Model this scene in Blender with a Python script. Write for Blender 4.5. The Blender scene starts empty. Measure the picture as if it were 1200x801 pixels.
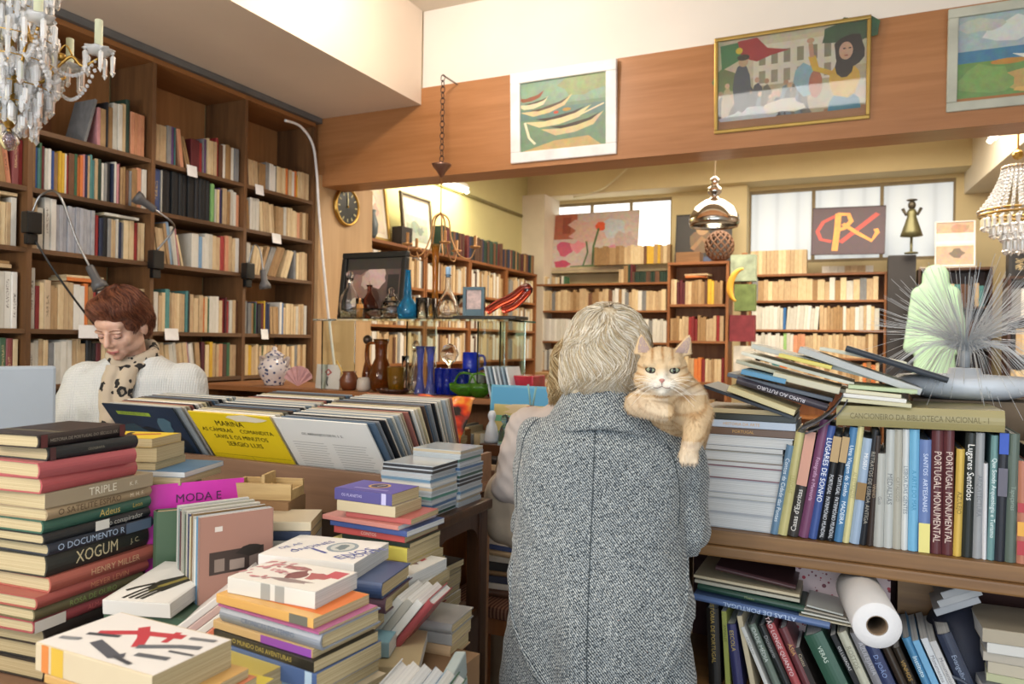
import bpy, bmesh, math, random
from mathutils import Vector, Matrix, Euler, noise
R = math.radians
rnd = random.Random(7)
sc = bpy.context.scene
COL = sc.collection

# ------------------------------------------------------------------ camera
PPX, PPY, FPX = 600.0, 400.5, 874.5
yv = Vector((410, -5.5, -FPX)).normalized()
xv = -Vector((-1865, 30.5, -FPX)).normalized()
xv = (xv - yv * xv.dot(yv)).normalized()
zv = xv.cross(yv)
RW = Matrix((xv, yv, zv))            # world = RW @ camera space
CAM = Vector((0, 0, 1.45))
cam_d = bpy.data.cameras.new('camera')
cam = bpy.data.objects.new('camera', cam_d); COL.objects.link(cam)
cam.matrix_world = Matrix.Translation(CAM) @ RW.to_4x4()
cam_d.sensor_width = 36; cam_d.lens = 36 * FPX / 1200
cam_d.clip_start = .02
cam_d.dof.use_dof = True; cam_d.dof.focus_distance = 1.85; cam_d.dof.aperture_fstop = 5.0
sc.camera = cam

# ------------------------------------------------------------------ world, lights, exposure
sc.view_settings.view_transform = 'Standard'; sc.view_settings.look = 'None'
sc.view_settings.gamma = 1; sc.view_settings.use_curve_mapping = False
sc.view_settings.exposure = 0.25
w = bpy.data.worlds.new('daylight'); sc.world = w; w.use_nodes = True
bg = w.node_tree.nodes['Background']; bg.inputs[0].default_value = (.80, .90, 1, 1); bg.inputs[1].default_value = .75

def light(name, typ, loc, energy, color, size=.2, sizey=None, rot=(0, 0, 0)):
    d = bpy.data.lights.new(name, typ); d.energy = energy; d.color = color
    if typ == 'AREA':
        d.size = size
        if sizey: d.shape = 'RECTANGLE'; d.size_y = sizey
    elif typ in ('POINT', 'SPOT'): d.shadow_soft_size = size
    o = bpy.data.objects.new(name, d); COL.objects.link(o); o.location = loc; o.rotation_euler = rot
    return o
# daylight through the shop front behind the camera
light('shopfront_daylight', 'AREA', (1.2, -2.6, 1.45), 92, (.80, .90, 1), 4.5, 2.4, (R(94), 0, R(14)))
light('added_fill_light', 'POINT', (-1.2, -.9, 2.15), 45, (1, .91, .82), .18)  # added fill behind the camera, no lamp of the shop; brightens the whole front
light('added_fill_light', 'POINT', (-2.45, -.2, 1.75), 50, (1, .89, .78), .15)  # second added fill, out of view at the left, lifts lowered ceiling and bookcases
# the shop's ceiling lamps (out of frame above) and the tubes of the back room
light('front_ceiling_lamp', 'POINT', (-1.95, 2.95, 3.4), 40, (1, .86, .73), .06)
light('front_ceiling_lamp', 'AREA', (-.6, -.95, 3.58), 45, (1, .95, .88), 2.2, 1.6)
light('back_tube_light', 'AREA', (-.6, 6.3, 3.45), 195, (1, .88, .70), 3.6, 2.6)
light('back_tube_light', 'AREA', (-3.55, 6.2, 2.95), 16, (1, .93, .62), .1, 1.4, (0, R(35), 0))
light('back_tube_light', 'AREA', (.75, 6.0, 3.1), 26, (1, .95, .85), .12, 1.4, (0, R(-20), 0))

# ------------------------------------------------------------------ projection helpers (pixel of the 1200x801 frame + one known world coordinate)
def ray(px, py): return RW @ Vector(((px - PPX) / FPX, -(py - PPY) / FPX, -1))
def PZ(px, py, z): d = ray(px, py); return CAM + d * ((z - CAM.z) / d.z)
def PY(px, py, y): d = ray(px, py); return CAM + d * (y / d.y)
def PX(px, py, x): d = ray(px, py); return CAM + d * (x / d.x)
def PD(px, py, D): return CAM + ray(px, py) * D
def proj(p):
    c = RW.transposed() @ (Vector(p) - CAM); return PPX + FPX * c.x / -c.z, PPY - FPX * c.y / -c.z, -c.z

# ------------------------------------------------------------------ material helpers
def srgb(h):
    if isinstance(h, str):
        h = h.lstrip('#'); c = [int(h[i:i+2], 16) / 255 for i in (0, 2, 4)]
    else: c = h
    return tuple(((x / 12.92) if x <= .04045 else ((x + .055) / 1.055) ** 2.4) for x in c[:3]) + (1,)
_m = {}
class NT:
    def __init__(s, name):
        s.m = bpy.data.materials.new(name); s.m.use_nodes = True; s.t = s.m.node_tree
        s.b = s.t.nodes['Principled BSDF']
    def n(s, typ, **kw):
        x = s.t.nodes.new(typ)
        for k, v in kw.items():
            if k.startswith('i_'):
                key = k[2:]; key = int(key) if key.isdigit() else key.replace('_', ' ')
                if hasattr(v, 'links') or isinstance(v, bpy.types.NodeSocket): s.t.links.new(v, x.inputs[key])
                else: x.inputs[key].default_value = v
            else: setattr(x, k, v)
        return x
    def l(s, a, b): s.t.links.new(a, b)
    def set(s, **kw):
        for k, v in kw.items():
            k = k.replace('_', ' ')
            if isinstance(v, bpy.types.NodeSocket): s.l(v, s.b.inputs[k])
            else: s.b.inputs[k].default_value = v
    def ramp(s, fac, stops, interp='LINEAR'):
        r = s.n('ShaderNodeValToRGB'); r.color_ramp.interpolation = interp
        e = r.color_ramp.elements
        while len(e) < len(stops): e.new(.5)
        for q, (p, c) in zip(e, stops): q.position = p; q.color = srgb(c) if isinstance(c, str) else (c if len(c) == 4 else c + (1,))
        s.l(fac, r.inputs[0]); return r.outputs[0]
    def math(s, op, a, b=None, c=None):
        x = s.n('ShaderNodeMath', operation=op)
        for i, v in enumerate((a, b, c)):
            if v is None: continue
            if isinstance(v, bpy.types.NodeSocket): s.l(v, x.inputs[i])
            else: x.inputs[i].default_value = v
        return x.outputs[0]
    def mix(s, fac, a, b, blend='MIX'):
        x = s.n('ShaderNodeMix', data_type='RGBA', blend_type=blend)
        for i, v in ((0, fac), (6, a), (7, b)):
            if isinstance(v, bpy.types.NodeSocket): s.l(v, x.inputs[i])
            else: x.inputs[i].default_value = v
        return x.outputs[2]
    def coord(s, kind='Object'): return s.n('ShaderNodeTexCoord').outputs[kind]
    def noise(s, vec, scale, detail=3, out=0, rough=.5):
        x = s.n('ShaderNodeTexNoise', i_Scale=scale, i_Detail=detail, i_Roughness=rough); s.l(vec, x.inputs['Vector']); return x.outputs[out]
    def mapping(s, vec, scale=(1, 1, 1), rot=(0, 0, 0), loc=(0, 0, 0)):
        x = s.n('ShaderNodeMapping'); s.l(vec, x.inputs[0]); x.inputs['Scale'].default_value = scale; x.inputs['Rotation'].default_value = rot; x.inputs['Location'].default_value = loc; return x.outputs[0]
    def bump(s, h, strength=.3, dist=.005):
        x = s.n('ShaderNodeBump', i_Strength=strength, i_Distance=dist); s.l(h, x.inputs['Height']); s.l(x.outputs[0], s.b.inputs['Normal'])

def plain(hexc, rough=.6, metal=0, var=.12, scale=8, name=None, bump=0, spec=.5):
    key = ('p', hexc, rough, metal, var, scale, bump)
    if key in _m: return _m[key]
    t = NT(name or 'paint_' + hexc.strip('#')); c = srgb(hexc)
    nz = t.noise(t.coord(), scale, 4)
    dk = tuple(x * (1 - var) for x in c[:3]) + (1,); lt = tuple(min(1, x * (1 + var)) for x in c[:3]) + (1,)
    t.set(Base_Color=t.ramp(nz, [(.3, dk), (.7, lt)]), Roughness=rough, Metallic=metal, Specular_IOR_Level=spec)
    if bump: t.bump(nz, bump)
    _m[key] = t.m; return t.m
def wood(c1, c2, axis='X', scale=1.0, rough=.45, name='wood', fine=1.0):
    key = ('w', c1, c2, axis, scale, rough)
    if key in _m: return _m[key]
    t = NT(name); st = {'X': (.6, 9, 9), 'Y': (9, .6, 9), 'Z': (9, 9, .6)}[axis]
    v = t.mapping(t.coord(), tuple(x * scale for x in st))
    n1 = t.noise(v, 1.4, 6, rough=.6); n2 = t.noise(v, 7 * fine, 3)
    f = t.math('ADD', t.math('MULTIPLY', n1, .7), t.math('MULTIPLY', n2, .3))
    col = t.ramp(f, [(.36, c1), (.64, c2)])
    t.set(Base_Color=col, Roughness=rough); t.bump(n2, .12, .002)
    _m[key] = t.m; return t.m
def glass(hexc='ffffff', rough=.02, ior=1.45, name='glass'):
    key = ('g', hexc, rough)
    if key in _m: return _m[key]
    t = NT(name); t.set(Base_Color=srgb(hexc), Roughness=rough, Transmission_Weight=1.0, IOR=ior)
    _m[key] = t.m; return t.m
def emit(hexc, strength, name='lit'):
    t = NT(name); t.set(Base_Color=srgb(hexc), Emission_Color=srgb(hexc), Emission_Strength=strength); return t.m

# ------------------------------------------------------------------ object helpers
def link(o): COL.objects.link(o); return o
def obj(name, bm, mats, parent=None, smooth=False, M=None):
    me = bpy.data.meshes.new(name)
    if isinstance(bm, bmesh.types.BMesh):
        bm.normal_update(); bm.to_mesh(me); bm.free()
    else: me = bm
    for m in (mats if isinstance(mats, (list, tuple)) else [mats]): me.materials.append(m)
    if smooth: me.polygons.foreach_set('use_smooth', [True] * len(me.polygons))
    o = link(bpy.data.objects.new(name, me))
    if parent: o.parent = parent
    if M is not None: o.matrix_local = M
    return o
def tag(o, label=None, cat=None, group=None, kind=None):
    if label: o['label'] = label
    if cat: o['category'] = cat
    if group: o['group'] = group
    if kind: o['kind'] = kind
    return o
def empty(name, M=None, label=None, cat=None, group=None):
    o = link(bpy.data.objects.new(name, None)); o.empty_display_size = .05
    if M is not None: o.matrix_world = M
    return tag(o, label, cat, group)
def kids(o): return [c for c in bpy.data.objects if c.parent == o]
def copy_tree(o, parent=None):
    c = o.copy(); COL.objects.link(c)
    if parent is not None: c.parent = parent
    for ch in kids(o): copy_tree(ch, c)
    return c
def T(*a): return Matrix.Translation(a if len(a) == 3 else a[0])
def RX_(a): return Matrix.Rotation(R(a), 4, 'X')
def RY_(a): return Matrix.Rotation(R(a), 4, 'Y')
def RZ_(a): return Matrix.Rotation(R(a), 4, 'Z')
BM = bmesh.new
def box(bm, x0, y0, z0, x1, y1, z1, mi=0, M=None, bev=0):
    vs = [bm.verts.new((x, y, z)) for x in (x0, x1) for y in (y0, y1) for z in (z0, z1)]
    if M is not None:
        for v in vs: v.co = M @ v.co
    fs = []
    for q in ((0, 1, 3, 2), (4, 6, 7, 5), (0, 4, 5, 1), (2, 3, 7, 6), (0, 2, 6, 4), (1, 5, 7, 3)):
        f = bm.faces.new([vs[i] for i in q]); f.material_index = mi; fs.append(f)
    if bev:
        es = list({e for f in fs for e in f.edges})
        r = bmesh.ops.bevel(bm, geom=es, offset=bev, segments=2, affect='EDGES', profile=.6)
        for f in r['faces']: f.material_index = mi
    return vs
def bx(name, a, b, mat, parent=None, bev=0, M=None, label=None, cat=None, group=None, kind=None):
    bm = BM(); box(bm, *a, *b, bev=bev); o = obj(name, bm, mat, parent, M=M); return tag(o, label, cat, group, kind)
def lathe(bm, prof, seg=24, M=None, mi=0, sq=None):
    rings = []
    for (r, z) in prof:
        if r < 1e-5: rings.append([bm.verts.new((0, 0, z))])
        else:
            k = []
            for i in range(seg):
                a = 2 * math.pi * i / seg; rr = r
                if sq: rr = r * (1 + sq[0] * math.cos(sq[1] * a))
                k.append(bm.verts.new((rr * math.cos(a), rr * math.sin(a), z)))
            rings.append(k)
    for a, b in zip(rings, rings[1:]):
        if len(a) == 1 and len(b) == 1: continue
        for i in range(seg):
            j = (i + 1) % seg
            if len(a) == 1: f = bm.faces.new((a[0], b[j], b[i]))
            elif len(b) == 1: f = bm.faces.new((a[i], a[j], b[0]))
            else: f = bm.faces.new((a[i], a[j], b[j], b[i]))
            f.material_index = mi
    if M is not None:
        for k in rings:
            for v in k: v.co = M @ v.co
    return bm
def tube(bm, pts, r, seg=8, mi=0, closed=False):
    pts = [Vector(p) for p in pts]; rs = r if isinstance(r, (list, tuple)) else [r] * len(pts)
    prev = None; first = None; up = Vector((0, 0, 1))
    for i, p in enumerate(pts):
        d = (pts[min(i + 1, len(pts) - 1)] - pts[max(i - 1, 0)])
        if d.length < 1e-9: d = Vector((0, 0, 1))
        d.normalize()
        u = up - d * up.dot(d)
        if u.length < .05: u = Vector((1, 0, 0)) - d * d.x
        u.normalize(); up = u; v = d.cross(u)
        k = [bm.verts.new(p + (u * math.cos(2 * math.pi * j / seg) + v * math.sin(2 * math.pi * j / seg)) * rs[i]) for j in range(seg)]
        if prev:
            for j in range(seg):
                f = bm.faces.new((prev[j], prev[(j + 1) % seg], k[(j + 1) % seg], k[j])); f.material_index = mi
        else: first = k
        prev = k
    try:
        bm.faces.new(first[::-1]).material_index = mi; bm.faces.new(prev).material_index = mi
    except ValueError: pass
    return bm
def ball(bm, c, r, seg=12, mi=0, M=None):
    if not isinstance(r, (tuple, list)): r = (r, r, r)
    m = T(Vector(c)) @ (M or Matrix()) @ Matrix.Diagonal((*r, 1))
    g = bmesh.ops.create_uvsphere(bm, u_segments=seg, v_segments=max(6, seg // 2 + 2), radius=1, matrix=m)
    for v in g['verts']:
        for f in v.link_faces: f.material_index = mi
def capsule(bm, p1, r1, p2, r2, seg=14):
    p1, p2 = Vector(p1), Vector(p2); d = p2 - p1
    q = d.to_track_quat('Z', 'Y').to_matrix().to_4x4(); L = d.length
    prof = []
    for k in range(7): a = -math.pi / 2 + math.pi / 2 * k / 6; prof.append((max(0, r1 * math.cos(a)), r1 * math.sin(a)))
    for k in range(7): a = math.pi / 2 * k / 6; prof.append((max(0, r2 * math.cos(a)) if k < 6 else 0, L + r2 * math.sin(a)))
    prof[0] = (0, -r1)
    lathe(bm, prof, seg, T(p1) @ q)
def smoothpath(pts, n=8):
    pts = [Vector(p) for p in pts]; out = []
    P = [pts[0]] + pts + [pts[-1]]
    for i in range(1, len(P) - 2):
        a, b, c, d = P[i-1:i+3]
        for k in range(n):
            t = k / n
            out.append(.5 * ((2 * b) + (c - a) * t + (2 * a - 5 * b + 4 * c - d) * t * t + (3 * b - a - 3 * c + d) * t ** 3))
    out.append(pts[-1]); return out
def remesh(bm, name, voxel, smooth=4, factor=.5):
    me = bpy.data.meshes.new(name); bm.to_mesh(me); bm.free()
    o = link(bpy.data.objects.new(name, me))
    m = o.modifiers.new('r', 'REMESH'); m.mode = 'VOXEL'; m.voxel_size = voxel
    if smooth:
        s = o.modifiers.new('s', 'SMOOTH'); s.iterations = smooth; s.factor = factor
    dg = bpy.context.evaluated_depsgraph_get()
    out = bpy.data.meshes.new_from_object(o.evaluated_get(dg))
    bpy.data.objects.remove(o); bpy.data.meshes.remove(me)
    out.polygons.foreach_set('use_smooth', [True] * len(out.polygons)); out.name = name
    return out

# flat artwork in local XY (normal +Z); colours live in a colour attribute
def decal_mat(rough=.5, nscale=0, amt=.15, distort=0):
    key = ('d', rough, nscale, amt)
    if key in _m: return _m[key]
    t = NT('printed_colour'); a = t.n('ShaderNodeAttribute', attribute_name='Col').outputs['Color']
    if nscale:
        nz = t.noise(t.coord(), nscale, 5, 1, .65)
        a = t.mix(amt, a, nz, 'OVERLAY')
    t.set(Base_Color=a, Roughness=rough); _m[key] = t.m; return t.m
def decal(name, polys, parent=None, M=None, mat=None, eps=.0002):
    """polys: (hex, [(x,y),...]) painted one over another, each a hair above the last"""
    me = bpy.data.meshes.new(name); vs = []; fs = []; cs = []
    for k, (c, pts) in enumerate(polys):
        b = len(vs); vs += [(x, y, k * eps / max(1, len(polys) / 6)) for x, y in pts]; fs.append(list(range(b, b + len(pts)))); cs += [srgb(c)] * len(pts)
    me.from_pydata(vs, [], fs); ca = me.color_attributes.new('Col', 'FLOAT_COLOR', 'CORNER')
    for i, c in enumerate(cs): ca.data[i].color = c
    me.materials.append(mat or decal_mat()); me.update()
    bm = bmesh.new(); bm.from_mesh(me); bmesh.ops.triangulate(bm, faces=bm.faces[:]); bm.to_mesh(me); bm.free()
    o = link(bpy.data.objects.new(name, me)); o.parent = parent
    if M is not None: o.matrix_local = M
    return o
def el(cx, cy, rx, ry, n=14, a=0, jit=0):
    ca, sa = math.cos(R(a)), math.sin(R(a)); o = []
    for i in range(n):
        t = 2 * math.pi * i / n; k = 1 + rnd.uniform(-jit, jit); x, y = rx * math.cos(t) * k, ry * math.sin(t) * k
        o.append((cx + x * ca - y * sa, cy + x * sa + y * ca))
    return o
def rect(x0, y0, x1, y1): return [(x0, y0), (x1, y0), (x1, y1), (x0, y1)]
def stroke(pts, w):
    a, b = [], []
    for i, (x, y) in enumerate(pts):
        x0, y0 = pts[max(0, i - 1)]; x1, y1 = pts[min(len(pts) - 1, i + 1)]
        d = math.hypot(x1 - x0, y1 - y0) or 1; nx, ny = -(y1 - y0) / d * w / 2, (x1 - x0) / d * w / 2
        a.append((x + nx, y + ny)); b.append((x - nx, y - ny))
    return a + b[::-1]
_fc = {}
def text(s, size, mat, parent, M, name='lettering', width=None, align='CENTER', bold=0):
    key = (s, size, width, align, bold)
    if key not in _fc:
        c = bpy.data.curves.new(name, 'FONT'); c.body = s; c.size = size; c.align_x = align; c.align_y = 'CENTER'; c.extrude = 0; c.resolution_u = 2; c.offset = bold
        o = link(bpy.data.objects.new(name, c)); dg = bpy.context.evaluated_depsgraph_get()
        me = bpy.data.meshes.new_from_object(o.evaluated_get(dg)); me.name = name
        bpy.data.objects.remove(o)
        if width and len(me.vertices):
            xs = [v.co.x for v in me.vertices]; k = width / (max(xs) - min(xs)); me.transform(Matrix.Diagonal((k, 1, 1, 1)))
        _fc[key] = me
    me = _fc[key].copy(); me.materials.clear(); me.materials.append(mat)
    o = link(bpy.data.objects.new(name, me)); o.parent = parent; o.matrix_local = M
    return o
ink = lambda h: plain(h, .5, 0, .05, name='ink_' + h)

# ------------------------------------------------------------------ shared materials
M_wall_white = plain('e9e3da', .8, 0, .03, 2, 'white_plaster')
M_wall_yellow = plain('d2c298', .8, 0, .06, 2, 'yellow_plaster')
M_wall_green = plain('c2b988', .8, 0, .05, 2, 'olive_yellow_plaster')
M_beam = wood('9c683c', 'b07b4e', 'X', .8, .42, 'beam_veneer')
M_case = wood('5c3f27', '7f5a38', 'Z', 1.2, .5, 'walnut_bookcase')
M_caseh = wood('543b25', '745438', 'Y', 1.2, .5, 'walnut_shelf')
M_back = wood('99693d', 'b58150', 'Z', .7, .6, 'plywood_back')
M_dark = wood('2e1a10', '4a2d1b', 'Z', 1.3, .35, 'dark_mahogany')
M_darkh = wood('33200f', '553419', 'X', 1.3, .35, 'dark_mahogany_top')
M_oak = wood('6f4f2d', '8c683e', 'X', 1.2, .45, 'oak_shelf')
M_black = plain('141414', .4, name='black_plastic')
M_metal = plain('9a9a9a', .3, 1, name='brushed_metal')
M_brass = plain('b08d4a', .3, 1, name='brass')
M_white = plain('ececec', .5, name='white_paint')
M_pages = None

# ------------------------------------------------------------------ room shell
def wallbox(name, a, b, mat): return bx(name, a, b, mat, kind='structure')
fl = NT('floor_tiles'); v = fl.coord(); br = fl.n('ShaderNodeTexBrick', i_Scale=2.5, i_Mortar_Size=.01); fl.l(v, br.inputs[0])
br.inputs['Color1'].default_value = srgb('8d8275'); br.inputs['Color2'].default_value = srgb('7c7266'); br.inputs['Mortar'].default_value = srgb('4b443c'); fl.set(Base_Color=br.outputs[0], Roughness=.45)
wallbox('floor', (-4.2, -3.2, -.1), (4.2, 9.4, 0), fl.m)
wallbox('ceiling', (-4.2, -3.2, 3.62), (4.2, 9.4, 3.75), plain('d8cdbc', .8, 0, .03, 2, 'ceiling_plaster'))
wallbox('wall_left', (-4.05, -3.2, 0), (-3.85, 9.3, 3.62), M_wall_green)
wallbox('wall_right', (3.4, -3.2, 0), (3.6, 9.3, 3.62), M_wall_white)
# lowered ceiling over the left bookcases
wallbox('ceiling_lowered', (-3.85, -3.2, 3.0), (-2.66, 4.2, 3.62), plain('e6d6c4', .8, 0, .03, 2, 'cream_plaster'))
# header across the room: white plaster above, veneered beam below
wallbox('wall_header', (-2.66, 4.215, 3.11), (3.4, 4.42, 3.62), M_wall_white)
wallbox('trim_1', (-3.85, 4.2, 2.52), (3.4, 4.43, 3.11), M_beam)
# back wall with two window openings
def zwall(name, x0, x1, z0, z1, mat=M_wall_yellow): return wallbox(name, (x0, 8.95, z0), (x1, 9.2, z1), mat)
for i, (x0, x1, z0, z1) in enumerate([(-3.85, 3.4, 0, 2.38), (-3.85, 3.4, 3.22, 3.62), (-3.85, -3.63, 2.38, 3.22), (-2.1, -1.2, 2.38, 3.22), (.86, 3.4, 2.38, 3.22)]):
    zwall('wall_back' if i == 0 else 'wall_back.%03d' % i, x0, x1, z0, z1)
wallbox('trim_2', (-3.85, 8.6, 3.26), (1.0, 8.95, 3.62), M_wall_yellow)
wallbox('trim_3', (-3.95, 8.45, 0), (-3.55, 8.95, 3.26), plain('d6cbb8', .8, 0, .08, 3, 'stained_plaster'))
wallbox('trim_4', (-1.55, 8.75, 2.2), (-1.2, 8.95, 3.26), M_wall_yellow)
wallbox('trim_5', (-3.6, 8.7, 2.31), (-1.3, 8.95, 2.38), plain('b8a98a', .7, name='stone_sill'))
bm = BM(); vv = [bm.verts.new(p) for p in [(.93, 8.95, 3.04), (1.30, 4.43, 3.04), (2.6, 4.43, 3.04), (2.6, 8.95, 3.04), (.93, 8.95, 3.62), (1.30, 4.43, 3.62), (2.6, 4.43, 3.62), (2.6, 8.95, 3.62)]]
for q in ((0, 1, 2, 3), (7, 6, 5, 4), (0, 4, 5, 1), (1, 5, 6, 2), (2, 6, 7, 3), (3, 7, 4, 0)): bm.faces.new([vv[i] for i in q])
bmesh.ops.recalc_face_normals(bm, faces=bm.faces[:])
tag(obj('trim_6', bm, plain('e0d7c4', .8, 0, .04, 2, 'pale_plaster')), kind='structure')
wallbox('wall_right_rear', (2.3, 4.45, 0), (2.5, 8.95, 3.04), plain('cdb9a8', .8, 0, .04, 2, 'pinkish_plaster'))
# windows: frosted panes lit by the day outside
pane = NT('frosted_daylight_pane'); v = pane.coord(); wv = pane.n('ShaderNodeTexWave', i_Scale=1.6, i_Distortion=.2); pane.l(v, wv.inputs[0])
pcol = pane.ramp(wv.outputs['Fac'], [(0, 'cfdcea'), (.12, 'f1f6fb'), (1, 'ffffff')]); pane.set(Base_Color=srgb('eef4fa'), Emission_Color=pcol, Emission_Strength=1.5, Roughness=.3)
pane2 = NT('frosted_pane_with_mesh'); v = pane2.coord(); wv = pane2.n('ShaderNodeTexWave', i_Scale=1.4, i_Distortion=.3); pane2.l(v, wv.inputs[0])
pcol = pane2.ramp(wv.outputs['Fac'], [(0, 'aebac6'), (.15, 'ccd6de'), (1, 'dde5ea')]); pane2.set(Base_Color=srgb('c4ced6'), Emission_Color=pcol, Emission_Strength=.42, Roughness=.4)
M_frame = plain('8d7d5e', .6, name='window_frame_paint')
def window(n, x0, x1, z0, z1, parts):
    bm = BM(); t = .035
    box(bm, x0, 8.97, z0, x1, 9.03, z0 + t); box(bm, x0, 8.97, z1 - t, x1, 9.03, z1)
    for i in range(parts + 1):
        xx = x0 + (x1 - x0) * i / parts; box(bm, xx - t / 2, 8.965, z0, xx + t / 2, 9.035, z1)
    f = tag(obj('window_%d' % n, bm, M_frame), kind='structure')
    for i in range(parts):
        xa = x0 + (x1 - x0) * i / parts; xb = x0 + (x1 - x0) * (i + 1) / parts
        bx('window_pane', (xa + .02, 9.0, z0 + .02), (xb - .02, 9.012, z1 - .02), pane.m if n == 1 else pane2.m, f)
window(1, -3.63, -2.1, 2.38, 3.22, 3)
window(2, -1.2, .86, 2.38, 3.22, 3)
# plywood panel that ends the left bookcases
wallbox('wall_partition', (-3.85, 4.17, 0), (-3.47, 4.8, 2.6), wood('a98860', 'bd9c74', 'Z', .6, .55, 'pale_plywood'))

# ------------------------------------------------------------------ books
HEX = dict(cr=['d8c6a0', 'cdb88f', 'e0d0ae', 'c9b48c'], wh=['dcdad2', 'e4e2dc', 'd0cec6'], ta=['b08c5e', 'a88458', 'bd9c70'], br=['6b4630', '7a5238', '5c4030'],
    bk=['1c1c1e', '26262a', '202428'], db=['1e2a48', '232f55'], bl=['2f62a8', '3a78b8', '2b4f96'], lb=['86aecb', '9dbdd2'], gr=['3e6b4a', '4c7a58'], dg=['223d30', '2a4638'],
    lg=['8fc27a', 'a6cc84'], rd=['a32f2f', 'b03a38', '8e2a2c'], mr=['5c1f26', '6b262c'], sa=['d8a37e', 'cf9870'], **{'or': ['d07a3a', 'dd8844']}, ye=['e0c040', 'd8b838'],
    gy=['9a9a98', '8a8c8e'], sg=['b4b6bc', 'bcbec4', 'aeb0b8'], pu=['5b3f78', '6c4c86'], tl=['4d8a8c', '5b9a98'], pk=['c98a94', 'd09aa0'])
CN = dict(cr='cream', wh='white', ta='tan', br='brown', bk='black', db='navy', bl='blue', lb='pale blue', gr='green', dg='dark green', lg='light green', rd='red', mr='maroon', sa='salmon', ye='yellow', gy='grey', sg='silver grey', pu='purple', tl='teal', pk='pink')
CN['or'] = 'orange'
def book_mat():
    t = NT('book_cover_cloth'); oi = t.n('ShaderNodeObjectInfo'); g = t.coord('Generated')
    sx = t.n('ShaderNodeSeparateXYZ'); t.l(g, sx.inputs[0]); x, y, z = sx.outputs
    rn = oi.outputs['Random']
    # spine lettering: small marks of noise in a band on the spine
    off = t.math('MULTIPLY', rn, 37.0)
    cmb = t.n('ShaderNodeCombineXYZ'); t.l(t.math('ADD', t.math('MULTIPLY', x, 26.0), off), cmb.inputs[0]); t.l(t.math('MULTIPLY', z, 3.0), cmb.inputs[1]); t.l(off, cmb.inputs[2])
    nz = t.noise(cmb.outputs[0], 1.6, 2)
    marks = t.math('GREATER_THAN', nz, .52)
    b1 = t.math('MULTIPLY', t.math('GREATER_THAN', x, t.math('ADD', .18, t.math('MULTIPLY', rn, .2))), t.math('LESS_THAN', x, t.math('ADD', .60, t.math('MULTIPLY', rn, .3))))
    b2 = t.math('LESS_THAN', t.math('ABSOLUTE', t.math('SUBTRACT', z, .5)), .2)
    sp = t.math('LESS_THAN', y, .06)
    mask = t.math('MULTIPLY', t.math('MULTIPLY', marks, b1), t.math('MULTIPLY', b2, sp))
    mask = t.math('MULTIPLY', mask, .75)
    lum = t.n('ShaderNodeRGBToBW'); t.l(oi.outputs['Color'], lum.inputs[0])
    dark = t.math('LESS_THAN', lum.outputs[0], .22)
    ic = t.mix(dark, srgb('3c2c20'), srgb('cdb88a'))
    nz2 = t.noise(t.coord('Object'), 9, 4)
    hs = t.n('ShaderNodeHueSaturation'); hs.inputs['Saturation'].default_value = .82; t.l(oi.outputs['Color'], hs.inputs['Color'])
    base = t.mix(.35, hs.outputs[0], t.ramp(nz2, [(.3, '707070'), (.7, '9a9a9a')]), 'OVERLAY')
    t.set(Base_Color=t.mix(mask, base, ic), Roughness=.5)
    return t.m
M_cover = book_mat()
def cover_plain():
    t = NT('book_cover_print'); oi = t.n('ShaderNodeObjectInfo'); nz2 = t.noise(t.coord('Object'), 14, 4)
    hs = t.n('ShaderNodeHueSaturation'); hs.inputs['Saturation'].default_value = .86; t.l(oi.outputs['Color'], hs.inputs['Color'])
    t.set(Base_Color=t.mix(.25, hs.outputs[0], t.ramp(nz2, [(.3, '747474'), (.7, '949494')]), 'OVERLAY'), Roughness=.38); return t.m
M_cover2 = cover_plain()
def pages_mat(c1, c2, name):
    t = NT(name); v = t.mapping(t.coord('Object'), (1.5, 1.5, 900)); nz = t.noise(v, 1.0, 2)
    t.set(Base_Color=t.ramp(nz, [(.3, c1), (.7, c2)]), Roughness=.85); return t.m
M_pages = pages_mat('9c8a64', 'c8ba96', 'aged_pages')
M_pagesw = pages_mat('aeb0b0', 'd8d9d8', 'white_pages')
t_ = NT('shelf_pages'); t_.set(Base_Color=t_.ramp(t_.noise(t_.mapping(t_.coord('Generated'), (2, 2, 60)), 1, 2), [(.3, 'b4a27c'), (.7, 'd9cba8')]), Roughness=.85); M_pageg = t_.m

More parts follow.
